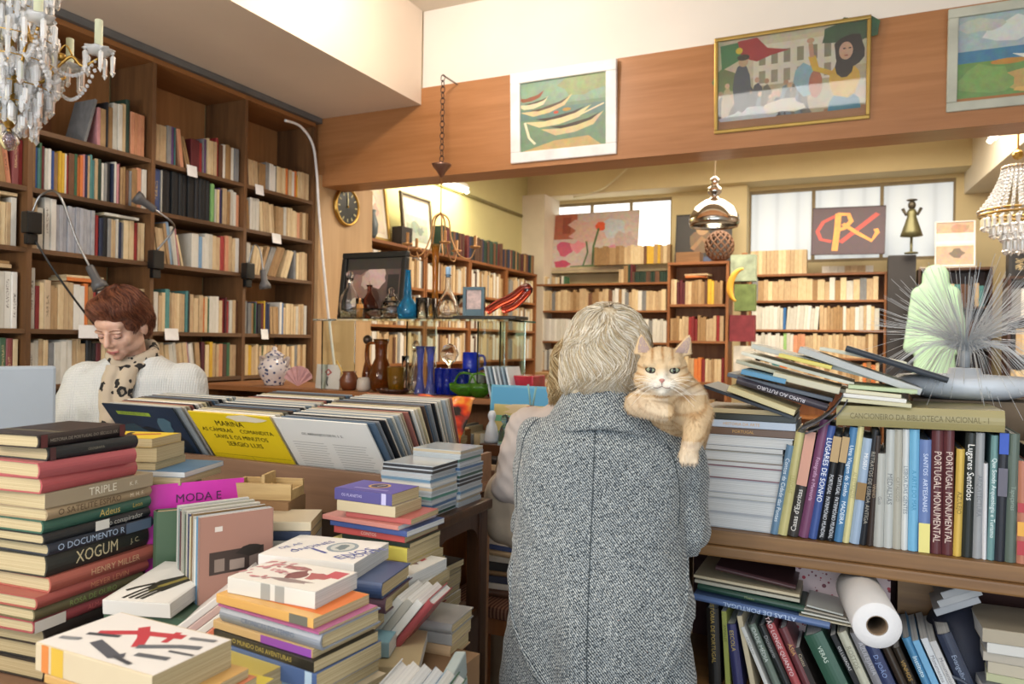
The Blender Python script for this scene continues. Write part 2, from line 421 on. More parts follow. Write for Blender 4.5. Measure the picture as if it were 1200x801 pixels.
def cover_profile(W, Tk, t, hard):
    if hard:
        g = min(.006, W * .05) * 1.0
        o = [(W, Tk), (g, Tk)] + [(g - g * 1.0 * math.sin(math.pi * k / 6) - (g * .0), Tk - Tk * k / 6) for k in range(1, 6)] + [(g, 0), (W, 0)]
        i = [(W, t), (g + t, t)] + [(g + t - g * .8 * math.sin(math.pi * k / 6), t + (Tk - 2 * t) * k / 6) for k in range(1, 6)] + [(g + t, Tk - t), (W, Tk - t)]
        return o, i
    o = [(W, Tk), (.0015, Tk), (0, Tk - .0015), (0, .0015), (.0015, 0), (W, 0)]
    i = [(W, t), (t, t), (t, t + .0005), (t, Tk - t - .0005), (t, Tk - t), (W, Tk - t)]
    return o, i
def cover_bm(L, W, Tk, hard, mi=0, bm=None):
    bm = bm or BM(); t = min(.0024, Tk * .12) if hard else min(.0005, Tk * .05)
    o, i = cover_profile(W, Tk, t, hard); i = i[::-1]
    i = i                                           # walks from the top page side back to the bottom
    A = [[bm.verts.new((s * L / 2, y, z)) for (y, z) in q] for s in (-1, 1) for q in (o, i)]
    oa, ia, ob, ib = A; n = len(o)
    def q(*v):
        f = bm.faces.new(v); f.material_index = mi; f.smooth = False
    for k in range(n - 1):
        q(oa[k], ob[k], ob[k+1], oa[k+1])
        q(ia[n-1-k], ia[n-2-k], ib[n-2-k], ib[n-1-k])
        # i reversed is index aligned to top->bottom
    for e, (oo, ii) in enumerate(((oa, ia), (ob, ib))):
        jj = ii
        for k in range(n - 1):
            a, b, c, d = oo[k], oo[k+1], jj[k+1], jj[k]
            q(*((a, b, c, d) if e == 0 else (d, c, b, a)))
    q(oa[0], ia[0], ib[0], ob[0]); q(oa[-1], ob[-1], ib[-1], ia[-1])
    bmesh.ops.recalc_face_normals(bm, faces=bm.faces[:])
    return bm
def pages_bm(L, W, Tk, hard, bm=None, mi=0):
    bm = bm or BM(); t = min(.0024, Tk * .12) if hard else min(.0005, Tk * .05); oh = .003 if hard else .0004
    g = min(.006, W * .05) if hard else 0
    box(bm, -L/2 + oh, g + t + .0002, t, L/2 - oh, W - oh, Tk - t, mi)
    return bm
def book(L, W, Tk, col, kind, M, label, title=None, tcol='e8dcb8', tsize=.012, flip=False, name='book', cat='book', group=None, art=None, white=False, tx=0, tw=None, sub=None, topt=None, bands=None, cover=None, extra=None):
    """A book with parts. Local frame: spine on y=0 facing -Y, length along X, lying on z=0."""
    hard = kind == 'hard'
    r = empty(name, M, label, cat, group)
    c = obj('cover', cover_bm(L, W, Tk, hard), cover or M_cover2, r); c.color = srgb(col)
    if kind != 'sleeve': obj('page_block', pages_bm(L, W, Tk, hard), M_pagesw if white else M_pages, r)
    g = 0
    yo = -.0004
    SP = lambda x: T(x, yo, Tk / 2) @ RX_(90) @ (RZ_(180) if flip else Matrix())
    if title: text(title, tsize, ink(tcol), r, SP(tx), 'spine_title', tw)
    if sub: text(sub[0], sub[1], ink(sub[3] if len(sub) > 3 else tcol), r, SP(sub[2]), 'spine_title', sub[4] if len(sub) > 4 else None)
    for (hx_, a_, b_) in bands or ():
        decal('spine_band', [(hx_, rect(a_, .0005, b_, Tk - .0005))], r, T(0, -.0002, 0) @ RX_(90))
    if art: decal('cover_print', art, r, T(0, 0, Tk + .0002))
    if topt:
        for (s, size, x, y, hx, rot) in topt: text(s, size, ink(hx), r, T(x, y, Tk + .0009) @ RZ_(rot), 'cover_title')
    return r
def stand(L, Tk, lean=0):
    """canonical -> standing, spine still facing -Y, footprint x in [0,Tk], bottom at z=0 (lean in degrees, + to +X)"""
    S = T(Tk, 0, L / 2) @ RY_(-90)
    if lean > 0: return T(Tk, 0, 0) @ RY_(lean) @ T(-Tk, 0, 0) @ S
    return RY_(lean) @ S if lean else S

_unit = {}
def unit_mesh(kind):
    if kind not in _unit:
        bm = BM(); hard = kind == 'hard'
        prof_o = [(1, 1), (.04, 1), (.012, .85), (0, .5), (.012, .15), (.04, 0), (1, 0)] if hard else [(1, 1), (.01, 1), (0, .92), (0, .5), (0, .08), (.01, 0), (1, 0)]
        t = .08 if hard else .03
        prof_i = [(1, 1 - t), (.05, 1 - t), (.03, .8), (.03, .5), (.03, .2), (.05, t), (1, t)]
        oa, ia, ob, ib = [[bm.verts.new((x, y, z)) for y, z in q] for x in (-.5, .5) for q in (prof_o, prof_i)]
        for k in range(6):
            bm.faces.new((oa[k], ob[k], ob[k+1], oa[k+1])); bm.faces.new((oa[k], oa[k+1], ia[k+1], ia[k])); bm.faces.new((ob[k], ib[k], ib[k+1], ob[k+1]))
        bm.faces.new((oa[0], ia[0], ib[0], ob[0])); bm.faces.new((oa[-1], ob[-1], ib[-1], ia[-1]))
        bmesh.ops.recalc_face_normals(bm, faces=bm.faces[:])
        e = .014 if hard else .002
        box(bm, -.5 + e, .04, t, .5 - e, 1 - e, 1 - t, 1)
        me = bpy.data.meshes.new('book_' + kind); bm.to_mesh(me); bm.free(); me.materials.append(M_cover); me.materials.append(M_pageg); _unit[kind] = me
    return _unit[kind]
CAND = []      # small shelf books, the ones that show largest become objects of their own
def small(M, H, W, Tk, ck, kind, where, hx=None):
    CAND.append(dict(M=M @ Matrix.Diagonal((H, W, Tk, 1)), col=hx or rnd.choice(HEX[ck]), ck=ck, kind=kind, H=H, T=Tk, where=where))
ORD = 'first second third fourth fifth sixth seventh eighth ninth tenth eleventh twelfth thirteenth fourteenth fifteenth sixteenth seventeenth eighteenth nineteenth twentieth'.split()
ORD += ['twenty-' + o for o in ORD[:9]] + ['thirtieth'] + ['thirty-' + o for o in ORD[:9]] + ['fortieth']
def row(F, length, spec, where, h=(.19, .235), wd=(.13, .17), thick=(.018, .032), pal='cr6 ta2 wh3 br1 rd1 gr1 gy1 sa1', maxh=.27, rs=None, jit=.012):
    """fill a shelf row; F maps row space (x along, -y front, z up) to the world"""
    rg = random.Random(rs if rs is not None else hash(where[0]) % 9999 if False else sum(map(ord, where[0] + spec)))
    seq = []
    for tok in spec.split():
        p = tok.split('.'); ck = p[0][:2]; n = int(p[0][2:] or 1); o = {}
        for q in p[1:]: o[q[0]] = float(q[1:])
        seq += [(ck, o)] * n
    pool = []
    for tok in pal.split(): pool += [tok[:2]] * int(tok[2:] or 1)
    x = .004; idx = 0; prevlean = 0; prevH = 0; k = 0
    while True:
        if k < len(seq): ck, o = seq[k]
        else: ck, o = rg.choice(pool), {}
        k += 1
        if ck == 'ga': x += o.get('w', 50) / 1000; prevlean = 0; continue
        Tk = o['w'] / 1000 if 'w' in o else rg.uniform(*thick)
        H = o['h'] / 100 if 'h' in o else rg.uniform(*h)
        H = min(H, maxh) * (rg.uniform(.985, 1) if 'h' in o else 1)
        W = rg.uniform(*wd); a = o.get('l', rg.uniform(-.6, .6) if prevlean == 0 else 0)
        if abs(a) < 2: a = 0
        if a < 0 and a < prevlean: x += H * math.sin(R(-a)) - (prevH * math.sin(R(-prevlean)) if prevlean < 0 else 0) * 1.0
        if prevlean > 0 and a < prevlean: x += prevH * math.sin(R(prevlean)) * (1 if a <= 0 else .5)
        wx = Tk / math.cos(R(a))
        if x + wx + (H * math.sin(R(a)) if a > 0 else 0) > length: break
        M = F @ T(x, rg.uniform(0, jit) + .015, .0006) @ stand(H, Tk, a)
        kind = 'hard' if ck in ('bk', 'db', 'mr', 'dg', 'pu', 'rd', 'bl') and rg.random() < .7 else 'paper'
        small(M, H, W, Tk, ck, kind, where + (idx,)); idx += 1
        x += wx + rg.uniform(.0004, .0016); prevlean = a; prevH = H
def flat(F, x, z, items, where):
    """small books lying on something: items (ck, L, W, T, yaw)"""
    for i, (ck, L, W, Tk, yaw) in enumerate(items):
        small(F @ T(x, .02, z) @ RZ_(yaw), L, W, Tk, ck, 'paper', where + (100 + i,)); z += Tk + .0005

# ------------------------------------------------------------------ left-wall bookcases
ZS = [2.406, 2.13, 1.848, 1.472, 1.207, .93, .62, .3]
LX = -3.5
BAYS = [(1.52, 2.18), (2.18, 2.84), (2.84, 3.51), (3.51, 4.165)]
blabel = ['tall walnut wall bookcase closest to the shop front, under the crystal chandelier', 'tall walnut wall bookcase bay behind the red-haired woman',
          'tall walnut wall bookcase bay holding the row of black volumes', 'tall walnut wall bookcase bay next to the plywood panel with the clock']
for b, (y0, y1) in enumerate(BAYS):
    r = empty('wall_bookcase', T(LX, y0, 0), blabel[b], 'bookcase', 'walnut bookcases along the wall')
    Wd = y1 - y0
    P = lambda n, a, c, m: bx(n, a, c, m, r)
    P('side_panel', (-.34, -.012, 0), (0, .012, 2.93), M_case)
    if b == 3: P('side_panel', (-.34, Wd - .022, 0), (0, Wd, 2.93), M_case)
    P('back_panel', (-.345, .013, 0), (-.335, Wd - .023, 2.93), M_back)
    P('top_panel', (-.34, -.012, 2.931), (.004, Wd - .013, 2.958), wood('8a5a32', 'a06e40', 'Y', 1, .5))
    e = .023 if b == 3 else .013
    for z in ZS: P('shelf', (-.334, .013, z - .022), (-.002, Wd - e, z), M_caseh)
    P('plinth', (-.03, .013, 0), (-.002, Wd - e, .09), M_case)
bx('curtain_rail', (-3.535, 1.3, 2.96), (-3.47, 4.19, 2.997), plain('6f7172', .5, .3, name='grey_rail'), label='long grey metal rail between bookcase tops and lowered ceiling', cat='rail')
BN = ['bay nearest the street', 'bay behind the reader', 'black volumes bay', 'bay nearest the clock']
SN = ['top', 'second', 'third', 'fourth', 'fifth', 'sixth']
def lrow(b, s, spec, **k):
    y0, y1 = BAYS[b]; st = .014
    if b == 0: y0 = 1.80
    F = T(LX - .012, y0 + st, ZS[s]) @ RZ_(90)
    row(F, y1 - y0 - 2 * st - (.01 if b == 3 else 0), spec, (BN[b], SN[s] + ' shelf'), maxh=(.5 if s == 0 else ZS[s-1] - ZS[s] - .03), **k)
lrow(0, 0, 'cr3 br2 wh3'); lrow(0, 1, 'cr2 ta3 cr2 wh1 ta2.l-8 or1.l-8 rd2'); lrow(0, 2, 'wh3 bk1 cr2 wh1 bk1 wh1 cr3')
lrow(0, 3, 'br2 cr2 bk1 wh3 lb1 wh3.h26 wh1 cr1', h=(.22, .27)); lrow(0, 4, 'cr3 wh2 bk1 cr4 gr1')
lrow(1, 0, 'ga.w260 gy1.h24.w14.l14 pk1.h20.w18 ta1.h20 bk1.w10.h24 ta1.h22 wh2.h25.w25 cr1.h26.w22 dg1.w24.h29 sa5.h23.w21', h=(.22, .25))
lrow(1, 1, 'ta1.w22.h22 bl1.w8 tl1.w12 gr1.w10 mr1.w12 wh2.w14 bl1.w15 ta1 ye2.w12 wh1.w9 rd1.w12 br1 gr1.w14 or2.w14 pk1.w10 db1.w10 cr1.w12 tl2.w12 cr1.w16 dg1.w22 wh1.w14 gy1.w14 bk1.w24 db1.w12 wh1.w12 pk1.w12 mr1.w10 ta2.w15 br1.w14 gy1.w14', h=(.19, .225))
lrow(1, 2, 'cr2.h24.w18 wh1 bk1.w6 wh2.h235.w26 sg10.h23.w19 ga.w6 rd1.h21.w20 db1.w20 bk1.w24 gy1.w20 cr2.w14 wh1.w12 db1.w14 gy1.w16 cr2.w28.h21', h=(.19, .215))
lrow(1, 3, 'wh1.w30.h29 rd1.w20 cr2 ta2.w18 cr3 wh2 or1.w20 ta1 rd1.w14 bk1.w8 wh2 cr3 lb1 wh2 cr6', h=(.2, .235))
lrow(1, 4, 'wh2 cr2 gy1 wh3 cr3 bk2 mr1 cr4 gr1 ye1', h=(.19, .22))
lrow(1, 5, 'wh2 bk2 db2 gr1 cr3'); 
lrow(2, 0, 'cr4.h21.w22 gy1.h22 pu1.h22.w14 mr1.w10.h21 tl1.w9 sa1.l-8.w22.h22 ta2.l-16.h19.w14 mr1.h19.w60 rd1.h18.w18 gy1.w8 pu1.h21.w26 cr1.w12.h22 cr3.h21.w18 rd1.w18.h24', h=(.2, .22))
lrow(2, 1, 'bl1.w60.h24 wh1.w8.h24 bk12.h215.w27 lg1.h23.w22 gr1.w10 wh1.w14 cr1.w15 pu1.w18.h22 db1.w10', h=(.2, .225))
lrow(2, 2, 'cr4.l-9.h20.w18 ta1.l-9.h23.w18 lb1.l-8.h24.w18 wh2.l-8.h22.w18 pk1.l-9.w9 cr1.l-14.w12.h18 ga.w55 wh1.w50.h20 lb1.w22.h19 wh1.w22.h19', h=(.2, .22))
lrow(2, 3, 'cr1 wh1 cr2 tl1.w30.h24 cr1.w10 cr5.h22.w18 tl1.w16.h24 bk1.w18.h24 cr3 or1.w12 cr1 gr1.w12 wh3.h22 cr1 rd1.w16 mr1.w14 rd1.w16', h=(.19, .225))
lrow(2, 4, 'cr5.l-7 wh2.l-7 cr3.l-8 pk1.l-8.w10 wh2.l-8 ta1.l-5 mr1.w26 cr1 ye1.w24 cr2', h=(.19, .21))
lrow(2, 5, 'cr5 gr1 wh2 cr4 lg1')
lrow(3, 0, 'br1.l-5 cr4.l-4.h17 ta2.h17 gy1 wh2 bk1.w6 cr3.h18 or1.w14 rd1.w14 cr1 wh1 or1 ye1.w12 cr4.h19', h=(.16, .19))
lrow(3, 1, 'ta2.l-5 wh3.h21 cr3.l-4.h20 cr2.l-5.w24 ta3.h19.w24 wh1 cr3.h20.w20', h=(.18, .2))
lrow(3, 2, 'wh2.h20.w30 cr3.l10.h19 ta1.l20 gy2.l24.h21.w22 ta3.l24.h22.w24 cr2.l20.h20', h=(.18, .21))
lrow(3, 3, 'br1 gy2 ta1 gr1.w10 pu1.w18 bk1 mr1 ye1.w8 db2.w18 ta3.l-4.h18 wh1 bl1.w12 cr1 cr3.h21.w24', h=(.18, .215))
lrow(3, 4, 'ta1 cr1 ye1.w28 cr4.w20 gr1.w10 cr3.l5.h19 bk1.w12 ta2 cr2.l4', h=(.18, .2)); lrow(3, 5, 'cr4 ta2 wh2')
def FL(b, s, dy): return T(LX - .012, BAYS[b][0] + dy, ZS[s]) @ RZ_(90)
flat(FL(1, 2, 0), .50, .2175, [('wh', .20, .14, .014, 0)], ('books', 'lying across'))
flat(FL(1, 3, 0), .30, .24, [('or', .20, .13, .018, 4), ('cr', .19, .13, .012, -3)], ('books', 'lying across4'))
flat(FL(0, 3, 0), .50, .275, [('cr', .2, .15, .018, 0), ('ta', .19, .15, .014, 4)], ('books', 'lying across0'))
flat(FL(0, 2, 0), .52, .23, [('cr', .2, .15, .015, -2)], ('books', 'lying across00'))

# ------------------------------------------------------------------ clip-on lamps, tags and cable on the left bookcases
def clip_lamp(y, z, pts, label):
    r = empty('clip_lamp', T(LX + .005, y, z), label, 'lamp', 'clip-on spot lamps on the bookcase posts')
    bm = BM(); box(bm, .0, -.035, -.05, .05, .035, .05, bev=.006); box(bm, .006, -.025, -.1, .035, .025, -.052, bev=.004); obj('clamp', bm, M_black, r)
    P = smoothpath(pts, 8); bm = BM(); tube(bm, P, .0055, 8); obj('gooseneck', bm, M_metal, r, True)
    d = (P[-1] - P[-3]).normalized(); q = T(P[-1]) @ d.to_track_quat('Z', 'Y').to_matrix().to_4x4()
    bm = BM(); lathe(bm, [(0, -.01), (.016, -.008), (.019, .0), (.02, .06), (.034, .085), (.036, .11), (.031, .11), (.026, .09), (0, .088)], 20, q); h = obj('lamp_head', bm, plain('5c5c5e', .4, .2, name='grey_lamp_head'), r, True)
    bm = BM(); ball(bm, (0, 0, 0), (.022, .022, .01), 12, M=None); obj('bulb', bm, plain('d8d8d0', .1), h, True, M=q @ T(0, 0, .1))
clip_lamp(2.17, 2.13 - .17, [(.03, 0, .05), (.06, .02, .13), (.14, .05, .13), (.2, .1, -.08), (.25, .13, -.2)], 'grey gooseneck lamp clipped beside the chandelier, head hanging over the books')
clip_lamp(2.84, 1.86, [(.03, 0, .05), (.09, .05, .16), (.12, .02, .2), (.08, -.06, .26)], 'grey gooseneck lamp clipped to the middle post with its head turned up')
clip_lamp(3.51, 1.86, [(.03, 0, .05), (.06, .01, .16), (.1, .02, .13), (.12, .03, .0)], 'grey gooseneck lamp clipped by the clock-side bay, head pointing down')
bm = BM(); P = smoothpath([(-3.46, 2.18, 1.88), (-3.4, 2.25, 1.72), (-3.35, 2.4, 1.5), (-3.33, 2.6, 1.3), (-3.35, 2.7, 1.15)], 8); tube(bm, P, .005, 6); tag(obj('lamp_cord', bm, M_black, smooth=True), 'thin black cord hanging diagonally from the clip lamp nearest the chandelier', 'cord')
for i, (px, py, w_) in enumerate([(225, 200, .07), (304, 222, .07), (324, 279, .08), (201, 391, .09), (310, 391, .06), (112, 388, .18)]):
    p = PX(px, py, -3.49)
    o = bx('shelf_tag', (0, -w_ / 2, -.035), (.002, w_ / 2, .03), M_white, M=T(p) @ RY_(-8 if i < 5 else 0))
    o.parent = None; tag(o, ['small white card tag above the black volumes', 'small white card tag under the top shelf near the clock', 'small white card tag under second shelf near the clock', 'white card tag beside the head of the red-haired woman', 'white card tag on fourth shelf next to the clock bay', 'long white label strip on shelf behind the red-haired woman'][i], 'tag', 'card tags on the shelf edges')
bm = BM(); P = smoothpath([PX(334, 141, -3.44), PX(352, 148, -3.44), PX(366, 168, -3.44), PX(371, 200, -3.44), PX(374, 250, -3.44), PX(380, 320, -3.44), PX(388, 400, -3.44), PX(394, 450, -3.44)], 8)
tube(bm, P, .009, 8); tag(obj('cable', bm, M_white, smooth=True), 'white cable curving down from the ceiling along the plywood panel', 'cable')
# leaning board and blue cup on the top shelf
o = bx('wooden_board', (-.012, 0, 0), (.012, .34, .46), plain('8f5f3c', .6), M=T(-3.70, 2.22, 2.408) @ RY_(8) @ RX_(-20)) if False else bx('wooden_board', (-.008, 0, 0), (.008, .24, .42), plain('8f5f3c', .6), M=T(-3.77, 2.21, 2.408) @ RY_(-4)); tag(o, 'brown wooden board leaning on the top shelf behind the chandelier', 'board')
bm = BM(); lathe(bm, [(0, .0), (.03, 0), (.035, .09), (.032, .09), (.028, .005), (0, .006)], 20, T(-3.56, 2.215, 2.407)); tag(obj('cup', bm, plain('2f7fb0', .25), smooth=True), 'small blue cup on the top shelf below the chandelier', 'cup')

# ------------------------------------------------------------------ wall clock
def round_clock():
    r = empty('wall_clock', T(-3.47, 4.46, 2.42) @ RY_(90) @ RZ_(90), 'round black-faced wall clock with a brass rim on the plywood panel', 'clock')
    bm = BM(); lathe(bm, [(0, .0), (.14, 0), (.146, .012), (.14, .03), (.128, .034), (.124, .022), (0, .021)], 48); obj('rim', bm, M_brass, r, True)
    bm = BM(); lathe(bm, [(.123, .0225), (0, .0235)], 48); obj('clock_face', bm, plain('1d1f1c', .3), r)
    for k in range(12):
        a = R(30 * k); bx('hour_mark', (-.004, .088, .024), (.004, .112, .0255), plain('d8cf9e', .4), r, M=Matrix.Rotation(-a, 4, 'Z'))
    bx('hour_hand', (-.005, -.01, .026), (.005, .06, .0275), plain('d8cf9e', .4), r, M=RZ_(-5)); bx('minute_hand', (-.0035, -.01, .028), (.0035, .09, .0295), plain('d8cf9e', .4), r, M=RZ_(2))
    bm = BM(); ball(bm, (0, 0, .028), .008); obj('hub', bm, M_brass, r, True)
round_clock()

# ------------------------------------------------------------------ pictures
def frame(name, M, W, H, fw, fmat, polys, label, cat='picture', depth=.03, mount=0, glass_on=False, inner=None, dmat=None, group=None):
    """local: x right, y up, z towards the viewer; centred"""
    r = empty(name, M, label, cat, group)
    bm = BM()
    for (a, b, c, d) in ((-W/2, -H/2, W/2, -H/2 + fw), (-W/2, H/2 - fw, W/2, H/2), (-W/2, -H/2 + fw, -W/2 + fw, H/2 - fw), (W/2 - fw, -H/2 + fw, W/2, H/2 - fw)):
        box(bm, a, b, 0, c, d, depth, bev=min(.006, fw * .25))
    obj('frame', bm, fmat, r)
    bx('backing', (-W/2 + fw * .5, -H/2 + fw * .5, .001), (W/2 - fw * .5, H/2 - fw * .5, depth * .35), plain('8a7a60'), r)
    if mount: decal('mount', [(inner or 'e4dccb', rect(-W/2 + fw, -H/2 + fw, W/2 - fw, H/2 - fw))], r, T(0, 0, depth * .36))
    iw, ih = W / 2 - fw - mount, H / 2 - fw - mount
    decal('canvas', [(c, [(x * iw, y * ih) for x, y in p]) for c, p in polys], r, T(0, 0, depth * .42), dmat or decal_mat(.45, 22, .45))
    if glass_on: bx('pane', (-W/2 + fw, -H/2 + fw, depth * .7), (W/2 - fw, H/2 - fw, depth * .74), glass('ffffff'), r)
    return r
FB = lambda x, z, y=4.2, tilt=3, roll=0: T(x, y, z) @ RX_(90 + tilt) @ RZ_(roll)
full = rect(-1, -1, 1, 1)
boat = lambda cx, cy, l, h, a=0: [(cx + x * math.cos(R(a)) - y * math.sin(R(a)), cy + x * math.sin(R(a)) + y * math.cos(R(a))) for x, y in ((-l, h), (-l * .6, -h * .7), (0, -h), (l * .6, -h * .6), (l, h * 1.1), (l * .5, h * .3), (-l * .4, h * .2))]
polys1 = [('6f8a72', full), ('7f9a86', rect(-1, .3, 1, 1)), ('88976a', el(.5, .8, .6, .3, 12, 0, .2)), ('5f7f78', rect(-1, -.1, 1, .2)), ('b7a070', [(-1, -1), (.9, -1), (.6, -.7), (-.2, -.75)]),
          ('8a4c34', boat(-.75, .55, .35, .1, 12)), ('d8ccaa', boat(-.7, .35, .4, .12, 10)), ('4a3a30', boat(-.62, .42, .3, .04, 12)), ('cdb98a', boat(-.35, .2, .65, .14, 16)), ('5a4a3a', boat(-.3, .26, .5, .06, 16)),
          ('d6c79c', boat(-.1, -.15, .8, .15, 10)), ('3f342c', boat(-.05, -.05, .6, .07, 10)), ('c9b88c', boat(.25, -.4, .75, .17, 12)), ('3d332b', boat(.3, -.3, .6, .08, 12)), ('e5dcc0', stroke([(-.9, -.15), (-.8, -.6), (-.65, -.8)], .06)), ('b0853c', el(.1, .1, .1, .05)), ('d9cfa8', stroke([(.4, -.1), (.95, .15)], .04)), ('c04a2c', el(-.15, .05, .06, .04))]
frame('framed_painting', FB(-1.652, 2.826), .68, .548, .065, M_white, polys1, 'white-framed painting of moored rowing boats on the wooden beam')
frame_gold = plain('a58848', .35, .7, name='gilt_frame')
polys2 = [('b9ac8c', full), ('c9c0a4', rect(-1, .1, 1, 1)), ('ddd6c2', rect(-.5, -.1, .75, .8)), ('d0c6a4', rect(-.35, .8, .6, .9))]
polys2 += [('8f876e', rect(x, .35, x + .09, .65)) for x in (-.42, -.25, -.08, .1, .28, .46, .62)] + [('9a9078', rect(x, -.05, x + .09, .22)) for x in (-.42, -.25, -.08, .1, .28, .46)]
polys2 += [('6d7f4c', el(-.9, .1, .2, .3, 14, 0, .2)), ('3c5a3c', el(.8, .8, .35, .3, 14, 0, .25)), ('a42f33', [(-.72, .95), (-.45, .98), (-.3, .72), (0, .62), (-.25, .55), (-.45, .45), (-.7, .6)]), ('3f7a4a', [(-.97, .9), (-.72, .93), (-.66, .55), (-.95, .35)]), ('d9b93a', el(-.7, .74, .05, .07))]
for i in range(26):
    x = -.95 + 1.35 * (i / 26) + rnd.uniform(-.03, .03); y = rnd.uniform(-.55, -.1); c = rnd.choice(['4a4f5a', '6a6458', '8a5a4a', '39404a', 'b8a888', '70808a', '5d4d40', 'c8b8a8'])
    polys2 += [(c, el(x, y - .3, .09, .42, 9, 0, .12)), (rnd.choice(['c8a080', 'b08a6c', 'd6b294']), el(x, y + .16, .035, .06))]
polys2 += [('bfc3c8', el(-.55, -.75, .35, .25, 12, 0, .3)), ('d8d0c0', el(-.1, -.6, .3, .15, 12, 0, .3)), ('4d5560', el(-.66, -.1, .13, .55, 12)), ('c39a7c', el(-.64, .48, .07, .11)), ('3b332c', el(-.64, .58, .09, .07)),
           ('8ab0bc', el(.25, -.1, .18, .35, 10, 0, .2)), ('b56a4c', el(.35, -.2, .09, .3)), ('2e7f9a', el(.72, -.8, .22, .38, 12, 0, .1)), ('d8b03a', el(.72, -.2, .2, .36, 14, 0, .08)), ('d8b03a', stroke([(.6, -.05), (.35, .12), (.3, .4)], .1)), ('c8957a', stroke([(.3, .38), (.28, .68)], .06)), ('c8957a', el(.28, .74, .05, .06)),
           ('2a211d', el(.78, .42, .2, .36, 14, 0, .12)), ('2a211d', el(.72, .1, .12, .25, 10)), ('cfa287', el(.74, .42, .09, .19)), ('2a1d1a', el(.72, .47, .02, .015)), ('2a1d1a', el(.79, .47, .02, .015)), ('a04038', el(.745, .32, .03, .012))]
frame('framed_painting', FB(-.368, 2.866, tilt=4), .775, .515, .02, frame_gold, polys2, 'gilt-framed painting of a crowd with a flag and woman in yellow', glass_on=True)
polys3 = [('9fb0b4', full), ('c9cfce', el(-.2, .6, .5, .25, 12, 0, .3)), ('b4b7b0', el(-.7, .75, .3, .15, 12, 0, .3)), ('4a7a98', rect(-1, -.1, 1, .18)), ('6b8c50', rect(-1, -1, 1, -.1)), ('b59a5c', el(.4, -.6, .8, .35, 14, 0, .25)), ('7b9a58', el(-.6, -.55, .4, .35, 14, 0, .25)), ('b4823c', el(-.3, -.15, .25, .07)), ('d9d8cf', boat(.55, -.1, .8, .17, 4)), ('9a4a3c', boat(.65, .02, .6, .06, 4)), ('3c3a38', stroke([(.35, .0), (.45, .95)], .03)), ('3c3a38', stroke([(.45, .95), (1, .5)], .012)), ('5a4a3c', boat(.6, .0, .5, .04, 4)), ('caa860', el(.1, -.85, .3, .1, 10, 0, .3))]
frame('framed_painting', FB(.70, 2.845, tilt=4), .69, .49, .045, plain('b9bcae', .5, name='pale_green_frame'), polys3, 'pale-framed painting of a beached sailing boat on the wooden beam')

# ------------------------------------------------------------------ generic bookcase
def case(M, W, H, D, zs, m1, m2, label, name='bookcase', group=None, back=True):
    r = empty(name, M, label, 'bookcase', group); t = .022
    bx('side_panel', (0, 0, 0), (t, D, H), m1, r); bx('side_panel', (W - t, 0, 0), (W, D, H), m1, r)
    bx('top_panel', (0, -.006, H + .0005), (W, D, H + .024), m2, r)
    if back: bx('back_panel', (t + .0005, D - .012, 0), (W - t - .0005, D, H), m1, r)
    for z in zs: bx('shelf', (t + .0005, .002, z - t), (W - t - .0005, D - .0125, z), m2, r)
    return r
M_teak = wood('7c4a28', 'a06a3c', 'Z', 1, .5, 'teak'); M_teakh = wood('7c4a28', 'a06a3c', 'X', 1, .5, 'teak_shelf')
pale = 'cr8 ta3 wh4 gy1 br1'; old = 'br4 mr3 dg3 bk2 db1 ta1'
# along the left wall of the back room
for k in range(4):
    y0 = 4.82 + .83 * k
    M = T(-3.5, y0, 0) @ RZ_(90)
    case(M, .82, 2.22, .3, [.1, .5, .9, 1.25, 1.57, 1.9], M_teak, M_teakh, 'low teak bookcase of the rear room, ' + ['first beyond the wall clock panel', 'second beyond the clock under the fluorescent tube', 'third beyond the clock topped by old leather volumes', 'last one beside the plaster column'][k], group='teak bookcases under the fluorescent tube')
    for z in (1.25, 1.57, 1.9): row(M @ T(.023, .0, z), .78, '', ('teak tube-side case, unit ' + ORD[k], 'shelf at %d cm' % (z * 100)), pal=pale, maxh=.29, h=(.21, .27), thick=(.025, .045))
    if k >= 1: row(M @ T(.35 if k == 1 else 0, .02, 2.2455), .47 if k == 1 else .82, 'dg1.w70.h30 mr1.w50.h29' if k == 1 else '', ('teak bookcase top, unit ' + ORD[k], 'top'), pal=old, h=(.22, .26) if k < 3 else (.2, .22), thick=(.03, .045))
frame('framed_print', T(-3.66, 5.02, 2.53) @ RZ_(90) @ RX_(82), .47, .56, .03, frame_gold, [('d8c8b4', full), ('c8a898', el(0, .1, .6, .5, 16, 0, .3)), ('b89888', el(-.2, -.3, .3, .4, 12, 0, .3)), ('e4d8cc', el(.2, .3, .3, .2, 12, 0, .3)), ('b5a9a0', el(.1, -.2, .25, .3, 10, 0, .3))], 'gilt-framed pink and grey print standing on the teak bookcase', mount=.04)
frame('framed_print', T(-3.66, 5.72, 2.50) @ RZ_(90) @ RX_(84), .5, .5, .025, plain('5d5140', .4, .2), [('c3c8b8', full), ('a8b0a4', rect(-1, -1, 1, -.1)), ('8f9a92', el(-.2, -.2, .4, .3, 12, 0, .3)), ('7f8a84', el(.3, -.4, .3, .2, 12, 0, .3)), ('d6d8cc', rect(-1, .3, 1, 1))], 'dark-framed pale landscape print under the fluorescent tube', mount=.05)
bm = BM(); lathe(bm, [(0, .15), (.05, .145), (.1, .1), (.12, .03), (.125, 0), (.118, 0), (.11, .03), (.09, .09), (0, .13)], 20, T(-3.66, 5.33, 2.246) @ Matrix.Diagonal((.6, .6, .6, 1))); tag(obj('felt_hat', bm, plain('b9ab8c', .8), smooth=True), 'small beige domed hat on the teak bookcase between the framed prints', 'hat')
